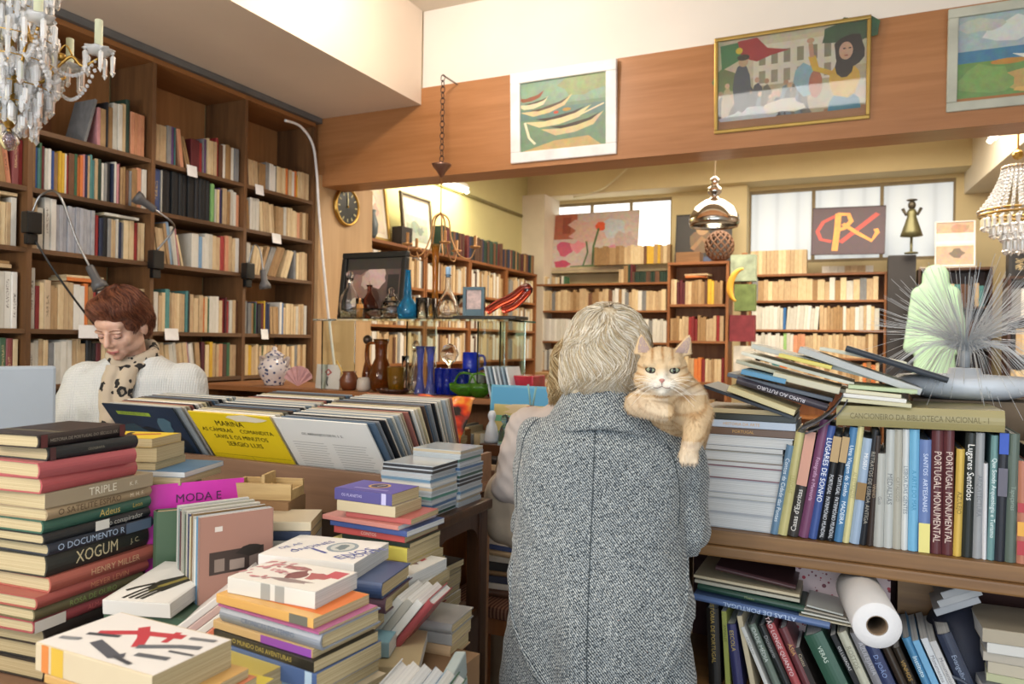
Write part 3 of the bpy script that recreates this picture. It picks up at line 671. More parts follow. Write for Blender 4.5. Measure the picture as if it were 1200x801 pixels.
# vases and dark box before the first framed print
bx('dark_box', (-3.6, 5.26, 2.2455), (-3.5, 5.42, 2.40), plain('2c2624', .5), label='dark box on the teak bookcase beside the pink print', cat='box')
bm = BM(); lathe(bm, [(0, 0), (.03, 0), (.05, .05), (.055, .12), (.03, .2), (.04, .23), (.034, .23), (.024, .2), (0, .19)], 20, T(-3.55, 4.9, 2.2455)); tag(obj('vase', bm, plain('5d6a70', .3), smooth=True), 'slate grey vase on the teak bookcase nearest the clock', 'vase')
# fluorescent tubes
def tube_lamp(M, L, label):
    r = empty('fluorescent_lamp', M, label, 'lamp', 'fluorescent tubes of the rear room')
    bm = BM(); box(bm, -L/2, -.04, -.03, L/2, .04, .03, bev=.008); obj('housing', bm, M_white, r)
    bm = BM(); tube(bm, [(-L/2 + .03, 0, -.052), (L/2 - .03, 0, -.052)], .018, 12); obj('lit_tube', bm, emit('fff6dc', 12, 'lit_tube'), r, True)
    for s in (-1, 1): bx('end_cap', (s * (L/2 - .02) - .012, -.02, -.07), (s * (L/2 - .02) + .012, .02, -.031), M_white, r)
tube_lamp(T(-3.80, 6.15, 3.05) @ RZ_(90) @ RX_(-35), 1.5, 'glowing fluorescent tube on the olive wall over the teak bookcases')
tube_lamp(T(.98, 6.6, 3.2) @ RZ_(92) @ RX_(35), 1.3, 'glowing fluorescent tube beside the hanging crystal basket chandelier')
bm = BM(); tube(bm, [(-3.835, 4.6, 3.0), (-3.835, 8.4, 3.0)], .02, 8); tag(obj('wall_pipe', bm, plain('8c8458', .6), smooth=True), 'thin olive pipe running along the rear room wall', 'pipe')
bm = BM(); P = smoothpath([PY(745, 185, 8.5), PY(735, 197, 8.5), PY(716, 214, 8.5), PY(700, 224, 8.5), PY(672, 231, 8.5)], 6); tube(bm, P, .012, 6); tag(obj('ceiling_wire', bm, plain('d9d2b4', .6), smooth=True), 'pale loose wire looping down from the rear room ceiling', 'wire')

# back wall bookcases
M = T(-3.66, 8.45, 0); case(M, 1.7, 2.13, .3, [.3, .7, 1.1, 1.46, 1.83], M_teak, M_teakh, 'wide low bookcase under the rear window with the pink painting')
row(M @ T(.03, 0, 1.83), 1.62, 'cr5 gy3.w14 cr5 ta3 cr3 br1 ta2 cr2', ('wide bookcase under the rear window', 'upper shelf'), pal=pale, h=(.2, .26), thick=(.03, .05)); row(M @ T(.03, 0, 1.46), 1.62, 'wh10', ('wide bookcase under the rear window', 'lower shelf'), pal='wh5 cr3 gy1 ta1', h=(.24, .3), thick=(.03, .05)); row(M @ T(.03, 0, 1.1), 1.62, '', ('wide bookcase under the rear window', 'lowest shelf'), pal=pale, h=(.2, .26), thick=(.03, .05))
row(M @ T(.1, .02, 2.155), .3, 'cr2 wh2', ('wide bookcase under the rear window', 'top'), h=(.07, .1))
row(M @ T(1.05, .02, 2.155), .6, 'cr2.h16 ta2.h20 dg1.h22 mr1.h22', ('wide bookcase under rear window', 'top end'), pal='dg3 br2', h=(.12, .13), thick=(.02, .03))
M = T(-1.67, 7.0, 0); case(M, .56, 2.19, .28, [.3, .7, 1.1, 1.48, 1.82], M_teak, M_teakh, 'narrow tall teak bookcase full of red and cream paperbacks')
for z, sp in ((1.82, 'cr2 mr3 cr2 ta4 br1 ye2'), (1.48, 'ta3 cr3 rd3 ta3 cr2'), (1.1, 'cr3 ye2 cr3 or2 rd1'), (.7, '')): row(M @ T(.024, 0, z), .51, sp, ('narrow teak bookcase', 'shelf at %d cm' % (z * 100)), pal='cr4 ta4 rd1 ye1', h=(.2, .24), thick=(.022, .034))
flat(M @ T(.16, 0, 0), 0.1, 2.068, [('or', .2, .14, .02, 3), ('cr', .22, .14, .016, -8)], ('books', 'lying on narrow case'))
# things on top of the narrow bookcase
r = empty('wicker_globe', T(-1.22, 7.14, 2.368), 'round brown wicker lattice ball on the narrow teak bookcase', 'ornament')
bm = BM()
for k in range(12):
    for s in (-1, 1):
        P = [Vector((.13 * math.cos(a) * math.sin(R(180 * j / 12)), .13 * math.sin(a) * math.sin(R(180 * j / 12)), .14 * math.cos(R(180 * j / 12)))) for j in range(13) for a in [R(30 * k + s * j * 14)]]
        tube(bm, P, .008, 5)
obj('lattice', bm, plain('6b4a34', .6), r, True)
bx('wooden_chest', (-1.6, 7.02, 2.2155), (-1.38, 7.2, 2.31), wood('6b4a2c', '8a6640', 'X', 2, .5), label='small wooden box on the narrow teak bookcase', cat='box')
# window sill: pink painting, dark portrait, old books
frame('canvas_painting', T(-3.0, 8.76, 2.70) @ RX_(82), 1.1, .72, .006, plain('c9b8a8'), [('c3b4ae', full), ('a5604c', rect(-1, .1, -.45, 1)), ('8d4a3c', rect(-.8, .3, -.6, .9)), ('c9a8a0', el(-.1, .4, .5, .4, 14, 0, .3)), ('b9c0c8', el(.4, .5, .4, .35, 14, 0, .3)), ('c05a78', el(-.7, -.25, .2, .25, 12, 0, .3)), ('b84868', el(-.75, -.8, .2, .15, 12, 0, .3)), ('d98a9a', el(-.4, -.2, .18, .2, 12, 0, .3)), ('d4583a', el(.12, .52, .12, .16, 12, 0, .2)), ('4f6b48', stroke([(-.02, -.9), (-.02, -.2), (.08, .45)], .05)), ('4f6b48', stroke([(-.25, -.9), (-.15, -.4), (-.2, 0)], .04)), ('5f7a50', el(-.2, -.92, .4, .08, 12, 0, .3)), ('c98a9a', el(.45, -.3, .2, .12, 12, 0, .3)), ('b8a4a0', el(.7, -.1, .25, .4, 12, 0, .3))], 'pink and red flower painting standing in the rear window', 'painting', .02)
frame('canvas_painting', T(-1.62, 8.45, 2.62) @ RX_(84), .62, .58, .01, M_black, [('1f1a18', full), ('6a5238', el(-.1, -.1, .4, .5, 14, 0, .15)), ('a8845c', el(-.05, .4, .22, .24, 14, 0, .08)), ('8f6c48', stroke([(-.4, -.4), (-.05, .05), (.3, -.3)], .18)), ('3d4a6a', rect(-.9, -1, .3, -.72)), ('3a2c22', el(-.05, .62, .2, .08))], 'dark unframed portrait painting standing in the rear window', 'painting', .02)
wh = ('rear window sill', 'row'); row(T(-2.95, 8.64, 2.3815) @ T(0, -.08, 0), .95, 'ta10 cr6 br1 ye2', wh, pal='ta3 ye1 cr1', h=(.2, .23), thick=(.03, .045), wd=(.1, .12))
# right of the back wall
M = T(-1.12, 8.45, 0); case(M, 1.34, 2.19, .3, [.3, .7, 1.06, 1.33, 1.62, 1.93], M_teak, M_teakh, 'wide teak bookcase under the window, beneath the dark lettered poster')
row(M @ T(.024, 0, 1.93), 1.28, 'gy1.w60 ta1.w60 cr6 cr1.w90', ('poster bookcase', 'top row'), pal=pale, h=(.19, .24), thick=(.04, .07)); row(M @ T(.024, 0, 1.62), 1.28, 'wh9 bl1 wh9.l4 cr2 ta5', ('poster bookcase', 'second row'), pal='wh4 cr3', h=(.22, .26), thick=(.025, .045)); row(M @ T(.024, 0, 1.33), 1.28, 'wh9 lg1 wh2 sa3 cr8', ('poster bookcase', 'third row'), pal='cr4 ta2', h=(.22, .255), thick=(.025, .045)); row(M @ T(.024, 0, 1.06), 1.28, 'bk1 cr3.l5 wh1 tl2 or2 cr4', ('poster bookcase', 'fourth row'), pal='cr4 ta3 or1', h=(.2, .24), thick=(.03, .05))
row(M @ T(.0, .03, 2.2155), .62, 'cr14.w40.h26', ('poster bookcase', 'on top'), h=(.25, .27), thick=(.035, .045)); row(M @ T(.72, .1, 2.2155), .5, 'wh2.h8', ('poster bookcase', 'top end'), h=(.07, .1), thick=(.05, .08))
r = frame('poster_board', T(-.145, 8.28, 2.62) @ RX_(80) @ RZ_(-1), .68, .50, .004, plain('33202c', .5), [('3b2430', full), ('a8352c', stroke([(-.45, -.45), (-.75, -.35), (-.85, .0), (-.7, .4), (-.35, .65)], .12)), ('a8352c', stroke([(-.2, -.5), (.3, .1), (.8, .7)], .15)), ('d08a3a', stroke([(-.35, -.85), (-.3, .0), (-.28, .75)], .17)), ('d08a3a', stroke([(-.3, .72), (.0, .7), (.08, .4), (-.12, .1), (-.25, .05)], .14)), ('d08a3a', stroke([(-.15, .3), (.25, -.1), (.65, -.45), (.8, -.1), (.75, .05)], .13))], 'dark poster with orange and red interlaced letters RX', 'poster', .015)
bx('dark_cabinet', (.225, 8.3, 0), (.47, 8.7, 2.36), plain('2a2626', .5, name='dark_cabinet'), label='tall narrow dark cabinet beside the poster bookcase', cat='cabinet')
M = T(.49, 8.3, 0); case(M, .62, 2.2, .32, [.3, .7, 1.1, 1.5, 1.85], M_dark, M_darkh, 'dark bookcase behind the pale green garment')
row(M @ T(.024, 0, 1.85), .56, 'db1 br2 ye1', ('garment bookcase', 'top row'), pal='br2 tl1 cr1 bk1', thick=(.03, .05)); row(M @ T(.024, 0, 1.5), .56, '', ('garment bookcase', 'second row'), pal='br2 tl1 cr1 bk1 rd1', thick=(.03, .05))
M = T(1.13, 7.6, 0); case(M, .9, 2.05, .3, [.3, .7, 1.05, 1.4, 1.72], M_dark, M_darkh, 'dark bookcase at the side behind the fibre lamp')
for z, sp in ((1.72, 'gy2 wh1 lb1 wh1 br1 ye1'), (1.4, 'bk1 cr2 sa2 gr1 ta2'), (1.05, ''), (.7, '')): row(M @ T(.024, 0, z), .84, sp, ('dark side bookcase', 'row %d' % z), pal='cr3 ta2 or1 wh1 rd1', thick=(.03, .045), h=(.21, .25))
row(M @ T(.0, .0, 2.0755), .5, 'bk1.w160.h24 br1.w100.h22', ('dark side bookcase', 'on top'))
# pale green garment hanging on a stand
bm = BM()
for (a, ra, b, rb) in (((.62, 8.05, 2.12), .12, (.62, 8.05, 1.7), .14), ((.62, 8.05, 1.7), .14, (.62, 8.05, .9), .22), ((.5, 8.05, 1.95), .09, (.42, 8.05, 1.45), .07), ((.74, 8.05, 1.95), .09, (.84, 8.05, 1.45), .07)): capsule(bm, a, ra, b, rb)
for v in bm.verts: v.co.y = 8.05 + (v.co.y - 8.05) * .45
tag(obj('green_robe', remesh(bm, 'green_robe', .02, 3), plain('a8ccb0', .85, 0, .08, 5), None), 'pale mint green robe hanging before the dark bookcase', 'robe')
# metal doll ornament, white frame
r = empty('metal_doll_ornament', T(.42, 8.2, 2.36), 'dark metal doll-shaped ornament standing on the dark cabinet top', 'ornament')
bm = BM(); lathe(bm, [(0, 0), (.06, 0), (.06, .012), (.012, .02), (.012, .16), (.10, .17), (.085, .22), (.04, .36), (.045, .40), (.03, .43), (0, .43)], 18); obj('skirt', bm, plain('6d6a4c', .4, .6), r, True)
bm = BM(); tube(bm, [(-.08, 0, .44), (-.05, 0, .38), (0, 0, .4), (.05, 0, .38), (.08, 0, .44)], .015, 8); obj('arms', bm, plain('4a4438', .4, .6), r, True)
bm = BM(); ball(bm, (0, 0, .47), (.035, .03, .045)); ball(bm, (0, 0, .52), (.05, .03, .012)); obj('head', bm, plain('4a4438', .4, .6), r, True)
frame('reflection_painted_picture', T(.80, 8.36, 2.46) @ RX_(86), .34, .44, .012, M_white, [('c9a890', full), ('ede4d8', rect(-1, -.1, 1, .5)), ('f4efe8', rect(-1, .0, 1, .12)), ('7a6a5c', el(.1, -.45, .4, .2, 10, 0, .3)), ('b89078', el(.3, .7, .5, .2, 10, 0, .2))], 'framed picture with a painted pale reflection on the bookcase beside the metal doll', 'picture', .02)  # the pale bands across the canvas are a reflection put into the colour
bx('thin_board', (.5, 8.3, 2.2245), (.98, 8.6, 2.235), plain('cfc6b8'), label='pale board lying on top of the garment bookcase', cat='board')
# yellow crescent moon and papers hanging beside the narrow bookcase
bm = BM(); P = [(-.1 * math.cos(R(a)) * 1, 0, .15 * math.sin(R(a))) for a in range(-80, 81, 10)]
tube(bm, [Vector(p) + Vector((0, 0, 0)) for p in P], [.004 + .026 * math.cos(R(a)) for a in range(-80, 81, 10)], 8); tag(obj('crescent_moon', bm, plain('e0a83a', .5), smooth=True, M=T(-.98, 6.9, 1.98) @ RY_(12)), 'yellow crescent moon ornament hanging beside the narrow teak bookcase', 'ornament')
r = empty('magazine_rack', T(-1.02, 7.05, 0), 'slim wall rack of magazines beside the narrow teak bookcase', 'rack')
bx('rail', (0, .1, 1.2), (.05, .14, 2.3), M_teak, r)
for i, (z, c) in enumerate([(2.05, '9aa890'), (1.78, '6c7f48'), (1.5, '7a2c34'), (1.22, 'c9c4b8')]): bx('rack_pocket', (-.08 + .04 * (i % 2), -.02, z - .02), (.14, .09, z + .22), plain(c, .6, 0, .3, 12), r, M=RY_(0))

# table with loose papers in the rear room
def table(M, W, D, H, mat, mat2, label, name='table', t=.03, lg=.05, apron=.08, leg_label=None):
    r = empty(name, M, label, 'table')
    bm = BM(); box(bm, 0, 0, H - t, W, D, H, bev=.005); obj('tabletop', bm, mat2, r)
    for x in (.02, W - .02 - lg):
        for y in (.02, D - .02 - lg): bx('leg', (x, y, 0), (x + lg, y + lg, H - t - .0005), mat, r)
    bx('apron', (.03 + lg, .03, H - t - apron), (W - .03 - lg, .05, H - t - .001), mat, r); bx('apron', (.03 + lg, D - .05, H - t - apron), (W - .03 - lg, D - .03, H - t - .001), mat, r)
    return r
table(T(-3.1, 6.9, 0), 1.35, .9, 1.0, M_teak, M_teakh, 'teak table of the rear room covered in loose papers')
for i in range(16):
    x, y = -3.1 + rnd.random() * 1.3, 7.0 + rnd.random() * .5
    c = rnd.choice(['d6c8a4', 'c4a878', 'e0dccf', 'b89a6c']); z = 1.001 + .035 * (i % 5)
    small(T(-2.9 + .30 * (i % 4), 7.05, 1.0015 + .034 * (i // 4)) @ RZ_(rnd.uniform(-12, 12)), .27, .2, .032, rnd.choice(['cr', 'ta', 'wh']), 'paper', ('books', 'paper pile', 200 + i))

# ------------------------------------------------------------------ record counter
M_counter = wood('6e5240', '8a6a52', 'X', .9, .5, 'record_counter_wood')
CZ = .975
r = empty('record_counter', T(-1.14, 1.665, 0), 'brown wooden record counter with a low front board holding record sleeves', 'counter')
W_ = 1.04
bx('front_board', (-W_, 0, CZ - .012), (0, .02, 1.085), M_counter, r, bev=.002)
bx('counter_top', (-W_, .021, CZ - .03), (0, .62, CZ), M_counter, r)
for x in (-W_, -.02): bx('side_panel', (x, .021, CZ + .0005), (x + .018, .62, 1.07), M_counter, r)
bx('front_panel', (-W_ + .02, .03, .60), (-.04, .045, CZ - .0305), plain('3a2c22', .6), r)
for x in (-W_, -.04):
    for y in (.03, .57): bx('leg', (x, y, 0), (x + .04, y + .04, CZ - .0305), M_counter, r)
BINX = [(-2.03, 'dark blue bin'), (-1.655, 'yellow bin'), (-1.315, 'white bin')]
def paras(x0, x1, y0, n, dy, h, col):
    o = []
    for k in range(n):
        y = y0 - k * dy; e = x1 - rnd.random() * (x1 - x0) * .15
        o.append((col, rect(x0, y, e, y + h)))
    return o
def sleeve(M, col, label, group, art=None, texts=(), th=.0035, size=.315, wear=True, cat='record', name='record_sleeve'):
    r = empty(name, M, label, cat, group) if (art or texts) else None
    bm = BM(); box(bm, -size / 2, 0, 0, size / 2, th, size, 0)
    if r is None:
        o = obj(name, bm, M_cover2, M=M); o.color = srgb(col); return tag(o, label, cat, group)
    o = obj('sleeve_card', bm, M_cover2, r); o.color = srgb(col)
    F = T(0, -.0004, size / 2) @ RX_(90)
    if art: decal('cover_print', art, r, F)
    for s, sz, x, y, hx in texts: text(s, sz, ink(hx), r, F @ T(x, y, .0008), 'cover_title')
    return r
recpal = ['d8d4c8', 'c9c2b0', 'e2ded4', '3a3f48', '8a8f94', 'b9a98c', '5c4a40', 'a4aeb4', 'd0c49c', '7a8a94', 'efece4', '23262b', 'a05a4c', '4f6a84', 'cfc8bc', '6a6a60']
CN_REC = ['cream', 'beige', 'white', 'dark grey', 'grey', 'tan', 'brown', 'pale grey', 'pale yellow', 'slate blue', 'off-white', 'black', 'brick red', 'blue', 'light beige', 'olive grey']
for b, (bxx, bn) in enumerate(BINX):
    n = (18, 24, 27)[b]; y = 1.785
    for k in range(n):
        a = 37 - 17 * (k / 26) if b else 36 - 8 * (k / 18)
        x = bxx + rnd.uniform(-.006, .006) + (.016 if k else 0); M = T(x, y, CZ + .001) @ RX_(a)
        g = 'record sleeves in the ' + bn
        if k == 0 and b == 0:
            h = .1575
            sleeve(M, '1c2b3c', 'dark blue record sleeve with a green title strip, front of its bin', g, [('20324a', rect(-h, -h, h, h)), ('16202c', el(.02, -.02, .12, .09, 14, 0, .15)), ('2f4a5a', el(-.06, .03, .07, .05, 12, 0, .3)), ('32485c', el(.07, .02, .04, .05, 12, 0, .3)), ('94b040', rect(-.11, .118, .04, .132)), ('4a6a7c', el(.08, .08, .035, .03, 10, 0, .3))], [('OS GRANDES EXITOS', .012, -.035, .125, '20324a')])
        elif k == 0 and b == 1:
            art = [('e3c81e', rect(-.1575, -.1575, .1575, .1575)), ('5a4d10', rect(-.15, -.012, .15, -.0108)), ('5a4d10', stroke([(.0, -.012), (.05, -.15)], .0012))] + paras(-.12, -.02, -.03, 9, .009, .0022, '8a7a20') + paras(.04, .13, -.03, 9, .009, .0022, '8a7a20') + [('e8e0c0', el(.12, -.06, .025, .02, 12, 0, .3)), ('e4dcc4', el(.06, .145, .07, .014, 12, 0, .3))]
            sleeve(M, 'e3c81e', 'yellow record sleeve with black names and track lists, front of its bin', g, art, [('MARINA', .029, -.015, .118, '2a2410'), ('AS CÂMERAS', .021, -.078, .091, '2a2410'), ('COMANDITA', .021, .074, .091, '2a2410'), ('SAVIS E OS MINUTOS', .022, .0, .064, '2a2410'), ('SERGIO LUIS', .025, .0, .036, '2a2410')])
        elif k == 0:
            art = [('dcdcd8', rect(-.1575, -.1575, .1575, .1575))] + paras(-.13, -.01, .07, 18, .0095, .0022, 'aaaaa8') + paras(.01, .13, .07, 18, .0095, .0022, 'aaaaa8')
            sleeve(M, 'dcdcd8', 'white record sleeve with grey printed text, front of its bin', g, art, [('OS ARRANJOS DE N. I. S.', .013, -.01, .105, '4a4a48')])
        else:
            c = recpal[(k * 7 + b * 3) % len(recpal)]
            sleeve(M, c, '%s record sleeve, %s back in the %s of the counter' % (CN_REC[recpal.index(c)], ORD[k], bn), g)
        y += (.0125 if b else .011)
# ------------------------------------------------------------------ rear counter with the glass display
RC = 1.2
case(T(-3.2, 2.87, 0), 1.98, RC - .025, .5, [.1, .5, .85], M_teak, M_teakh, 'long wooden counter carrying the urn and the glass display', name='display_counter')
for z in (.85, .5): row(T(-3.17, 2.87, z), 1.9, '', ('display counter', 'row %d' % int(z * 100)), pal=pale, maxh=.28)
def vessel(name, px, prof, mat, label, y=3.02, z=None, group=None, seg=28, cat=None, parts=(), yaw=0, sq=None):
    z = GZ if z is None else z
    p = PY(px, 400, y); r = empty(name, T(p.x, y, z) @ RZ_(yaw), label, cat or name.split('_')[-1], group) if parts else None
    bm = BM(); lathe(bm, prof, seg, sq=sq)
    o = obj(('body' if parts else name), bm, mat, r, True)
    if r is None: o.matrix_world = T(p.x, y, z) @ RZ_(yaw); tag(o, label, cat or name.split('_')[-1], group); return o
    for nme, f, m in parts:
        b2 = BM(); f(b2); obj(nme, b2, m, r, True)
    return r
def hollow(outer, t=.003):
    """closed profile of a glass vessel from its outer profile (bottom -> rim)"""
    inner = [(max(0, a - t), b + (t if i == 0 else 0)) for i, (a, b) in enumerate(outer)][::-1]
    inner[-1] = (0, outer[0][1] + t * 1.6); return [(0, outer[0][1])] + outer + inner[0:-1] + [inner[-1]]
G_clear = glass('fafcfd', ior=1.33); 
def tint(hexc, name, tr=.86):
    t = NT(name); t.set(Base_Color=srgb(hexc), Transmission_Weight=tr, Roughness=.06, IOR=1.3, Specular_IOR_Level=.8); return t.m
G_blue = tint('4ab4e0', 'blue_glass'); G_amber = tint('d8a030', 'amber_glass'); G_brown = tint('9a5a20', 'brown_glass', .8); G_cobalt = tint('2a48e8', 'cobalt_glass'); G_green = tint('8cd048', 'green_glass'); G_lilac = tint('8c98e8', 'lilac_glass')
# display stand
GZ0 = RC + .0005
xl, xr = PY(385, 378, 3.02).x, PY(609, 378, 3.02).x
r = empty('glass_display_stand', T(xl, 2.9, GZ0), 'glass display stand with a long clear top shelf on upright panels', 'display stand')
Wd = xr - xl; HT = .335
bx('glass_shelf', (0, 0, HT), (Wd, .30, HT + .008), glass('dff0ea', name='shelf_glass'), r)
for x in (.04, Wd * .5, Wd - .16, Wd - .05): bx('glass_panel', (x, .02, 0), (x + .008, .28, HT - .0005), glass('e6f4ee', name='panel_glass'), r)
GZ = GZ0 + HT + .0085
GLA = 'glassware on the display shelf'; GLB = 'glassware under the glass shelf'
# top shelf
fr = frame('framed_collage', T(PY(437, 340, 3.15).x, 3.165, GZ + .175) @ RX_(83), .40, .35, .03, M_black, [('5b4a44', full), ('8a6a60', el(-.4, -.1, .4, .6, 14, 0, .2)), ('c7a8a0', el(.1, .3, .4, .35, 14, 0, .3)), ('2a2422', rect(.5, -.3, .9, .4)), ('4a3028', el(.0, -.4, .25, .3)), ('d8c8b8', el(-.6, -.6, .2, .2, 12, 0, .3)), ('3a332e', rect(-1, .6, 1, 1)), ('b8a090', el(-.3, .2, .15, .3, 12, 0, .3))], 'black-framed dark collage picture behind the clear decanters', 'picture')
bottle = lambda h, rb, rn, sh=.45: [(rb * .9, 0), (rb, .006), (rb, h * sh * .7), (rb * .75, h * sh), (rn, h * (sh + .2)), (rn * .9, h * .93), (rn * 1.4, h)]
stop = lambda z, r_: (lambda b: lathe(b, [(0, z - .02), (r_ * .5, z - .02), (r_ * .5, z), (r_, z + .012), (r_, z + r_ * 1.6), (0, z + r_ * 2)], 16))
vessel('decanter', 409, hollow(bottle(.2, .052, .014, .6)), G_clear, 'clear cut decanter with a flat square stopper, first on the display', parts=[('stopper', stop(.2, .018), G_clear)], group=GLA, y=2.97, sq=(.04, 10))
vessel('candle_glass', 421, hollow([(.018, 0), (.02, .1)]), G_clear, 'small glass holding a lit orange candle between decanters', parts=[('candle', lambda b: lathe(b, [(0, .004), (.012, .004), (.012, .08), (0, .08)], 12), plain('e09a4a', .5))], y=2.94)
vessel('decanter', 432, hollow(bottle(.17, .045, .012, .55)), glass('d8a48c', ior=1.25, name='rose_glass'), 'rose brown round decanter on the display shelf', y=3.02, group=GLA)
vessel('sugar_bowl', 419, hollow([(.02, 0), (.035, .01), (.04, .04), (.038, .05)]), G_clear, 'clear faceted sugar bowl at the front of the display shelf', y=2.925, sq=(.06, 12), cat='bowl')
vessel('crystal_bowl', 441, hollow([(.025, 0), (.03, .008), (.055, .03), (.062, .05)]), G_clear, 'low clear cut crystal bowl before the rose decanter', y=2.95, sq=(.06, 14), cat='bowl')
vessel('crystal_jar', 458, hollow([(.04, 0), (.048, .01), (.05, .05), (.04, .075)]), G_clear, 'clear crystal jar with a pyramid lid beside the blue bottle', parts=[('lid', lambda b: lathe(b, [(.047, .076), (.03, .1), (.012, .125), (.016, .14), (0, .155)], 14, sq=(.06, 7)), G_clear)], y=2.95, sq=(.05, 14))
vessel('blue_bottle', 477, hollow([(.04, 0), (.044, .012), (.05, .05), (.042, .07), (.02, .1), (.017, .15), (.012, .225), (.016, .23)]), G_blue, 'tall turquoise glass bottle with a flared foot on the display shelf', y=2.95, group=GLA, sq=(.03, 8), cat='bottle')
for i, px in enumerate((494, 503)): vessel('drinking_glass', px, hollow([(.025, 0), (.027, .004), (.031, .1)], .002), G_clear, ['clear tumbler next to the turquoise bottle', 'clear tumbler next to the tall amber vase'][i], y=2.95 + .06 * i, group=GLA, cat='glass')
vessel('bud_vase', 509, hollow([(.03, 0), (.032, .01), (.02, .04), (.014, .14), (.016, .3), (.024, .36)]), G_amber, 'very tall slender amber vase on the display shelf', y=3.06, group=GLA, cat='vase')
vessel('decanter', 524, hollow([(.05, 0), (.055, .008), (.056, .05), (.04, .09), (.014, .14), (.012, .2), (.018, .206)]), G_clear, 'clear swan-necked decanter with a pale blue stopper', parts=[('stopper', lambda b: lathe(b, [(0, .195), (.009, .195), (.011, .21), (.013, .24), (0, .245)], 12), plain('9cc0e0', .3))], y=2.98, group=GLA)
vessel('crystal_vase', 543, hollow([(.03, 0), (.034, .01), (.024, .05), (.04, .12)]), G_clear, 'clear flared vase behind the small metal lantern', y=3.1, group=GLA, cat='vase')
# small blue-black lantern frame on a dark tray with red glass
p = PY(576, 372, 2.98); r = bx('tray', (-.16, -.07, 0), (.15, .07, .015), M_black, M=T(p.x, 2.98, GZ + .0005), bev=.003); tag(r, 'flat black tray at the end of the glass shelf', 'tray')
p = PY(556, 350, 2.96); r = empty('photo_frame', T(p.x, 2.95, GZ + .016) @ RZ_(10) , 'small dark teal standing photo frame on the black tray', 'frame')
bm = BM(); [box(bm, *q) for q in ((-.05, 0, 0, -.036, .02, .13), (.036, 0, 0, .05, .02, .13), (-.0355, 0, 0, .0355, .02, .03), (-.0355, 0, .116, .0355, .02, .13))]; obj('frame', bm, plain('38505a', .35, .3), r)
bx('photo', (-.036, .01, .03), (.036, .014, .116), plain('cdb0a8', .4, 0, .3, 40), r)
bm = BM(); tube(bm, smoothpath([(-.08, 0, .0), (-.03, 0, .03), (.04, 0, .06), (.1, 0, .1), (.12, 0, .09), (.06, 0, .03), (0, 0, .005)], 4), .02, 10)
p = PY(590, 360, 3.0); tag(obj('glass_dish', bm, glass('d0584c', .1, name='red_glass'), smooth=True, M=T(p.x, 3.0, GZ + .04)), 'coral red glass fish-shaped dish on the black tray', 'dish')
# under the shelf
GZ = GZ0
vessel('clay_jar', 410, hollow([(.03, 0), (.045, .02), (.048, .05), (.03, .08), (.036, .09)]), plain('6a3a22', .25), 'small round reddish brown jar below the first decanter', y=2.95, parts=[('wooden_stick', lambda b: tube(b, [(-.02, 0, .05), (-.07, -.01, .14)], .005, 6), plain('d8b060', .5))], cat='jar')
vessel('salt_pot', 427, hollow([(.026, 0), (.034, .015), (.032, .05), (.022, .065)]), plain('b8aca0', .4), 'small grey pot beside the brown jug', y=2.93, cat='pot')
vessel('bottle', 431, hollow(bottle(.22, .026, .009, .5)), G_brown, 'slim brown bottle with a ball stopper under the glass shelf', y=3.06, parts=[('stopper', lambda b: ball(b, (0, 0, .245), .024, 14), plain('3a2c20', .3))], group=GLB)
def jug_handle(b): tube(b, smoothpath([(-.03, 0, .23), (-.08, 0, .22), (-.085, 0, .14), (-.045, 0, .1)], 6), .007, 8)
vessel('jug', 447, hollow([(.035, 0), (.05, .01), (.056, .06), (.045, .12), (.028, .16), (.03, .22), (.04, .25)]), G_brown, 'tall brown glass jug with a loop handle', parts=[('handle', jug_handle, G_brown)], y=2.98)
vessel('tumbler', 465, hollow([(.032, 0), (.035, .005), (.045, .12)]), G_amber, 'amber glass cup beside the tall brown jug', y=2.93, cat='cup')
vessel('ashtray', 462, hollow([(.06, 0), (.075, .01), (.08, .022)]), tint('4a2a20', 'dark_glass', .3), 'dark oval glass dish in front of the amber cup', y=2.885, cat='dish')
vessel('decanter', 487, hollow([(.038, 0), (.04, .01), (.034, .06), (.02, .13), (.014, .19), (.018, .2)]), G_clear, 'tall clear faceted decanter with ball stopper under the shelf', y=3.0, parts=[('stopper', lambda b: ball(b, (0, 0, .225), .02, 12), G_clear)], group=GLB, sq=(.06, 10))
vessel('decanter', 475, hollow([(.03, 0), (.034, .01), (.03, .06), (.014, .11), (.016, .17)]), G_clear, 'slim clear decanter beside the amber cup', y=3.06, group=GLB, sq=(.06, 10))
for i, px in enumerate((493, 505)): vessel('bud_vase', px, hollow([(.03, 0), (.03, .005), (.017, .05), (.013, .1), (.016, .18), (.024, .22)]), G_lilac, ['lilac blue fluted bud vase next to the clear decanter', 'lilac blue fluted bud vase next to the cobalt glasses'][i], y=2.93, group=GLB, cat='vase')
for i, px in enumerate((517, 525, 534, 543)): vessel('cobalt_glass', px, hollow([(.026, 0), (.028, .004), (.031, .12)], .002), G_cobalt, 'cobalt blue glass, %s in the row counted from the lilac vases' % ORD[i], y=2.97, group='cobalt blue glasses', cat='glass')
p = PY(552, 400, 3.05)
bx('glass_riser', (p.x - .06, 2.98, GZ0), (p.x + .1, 3.12, GZ0 + .1), plain('8c8c90', .3), label='grey block raising the cobalt blue mug', cat='stand')
vessel('mug', 552, hollow([(.036, 0), (.038, .004), (.038, .095)]), plain('1a2ea0', .15), 'cobalt blue mug with a handle standing higher than the glasses', y=3.05, z=GZ0 + .1005, parts=[('handle', lambda b: tube(b, smoothpath([(.036, 0, .08), (.065, 0, .075), (.068, 0, .03), (.036, 0, .015)], 5), .006, 8), plain('1a2ea0', .15))])
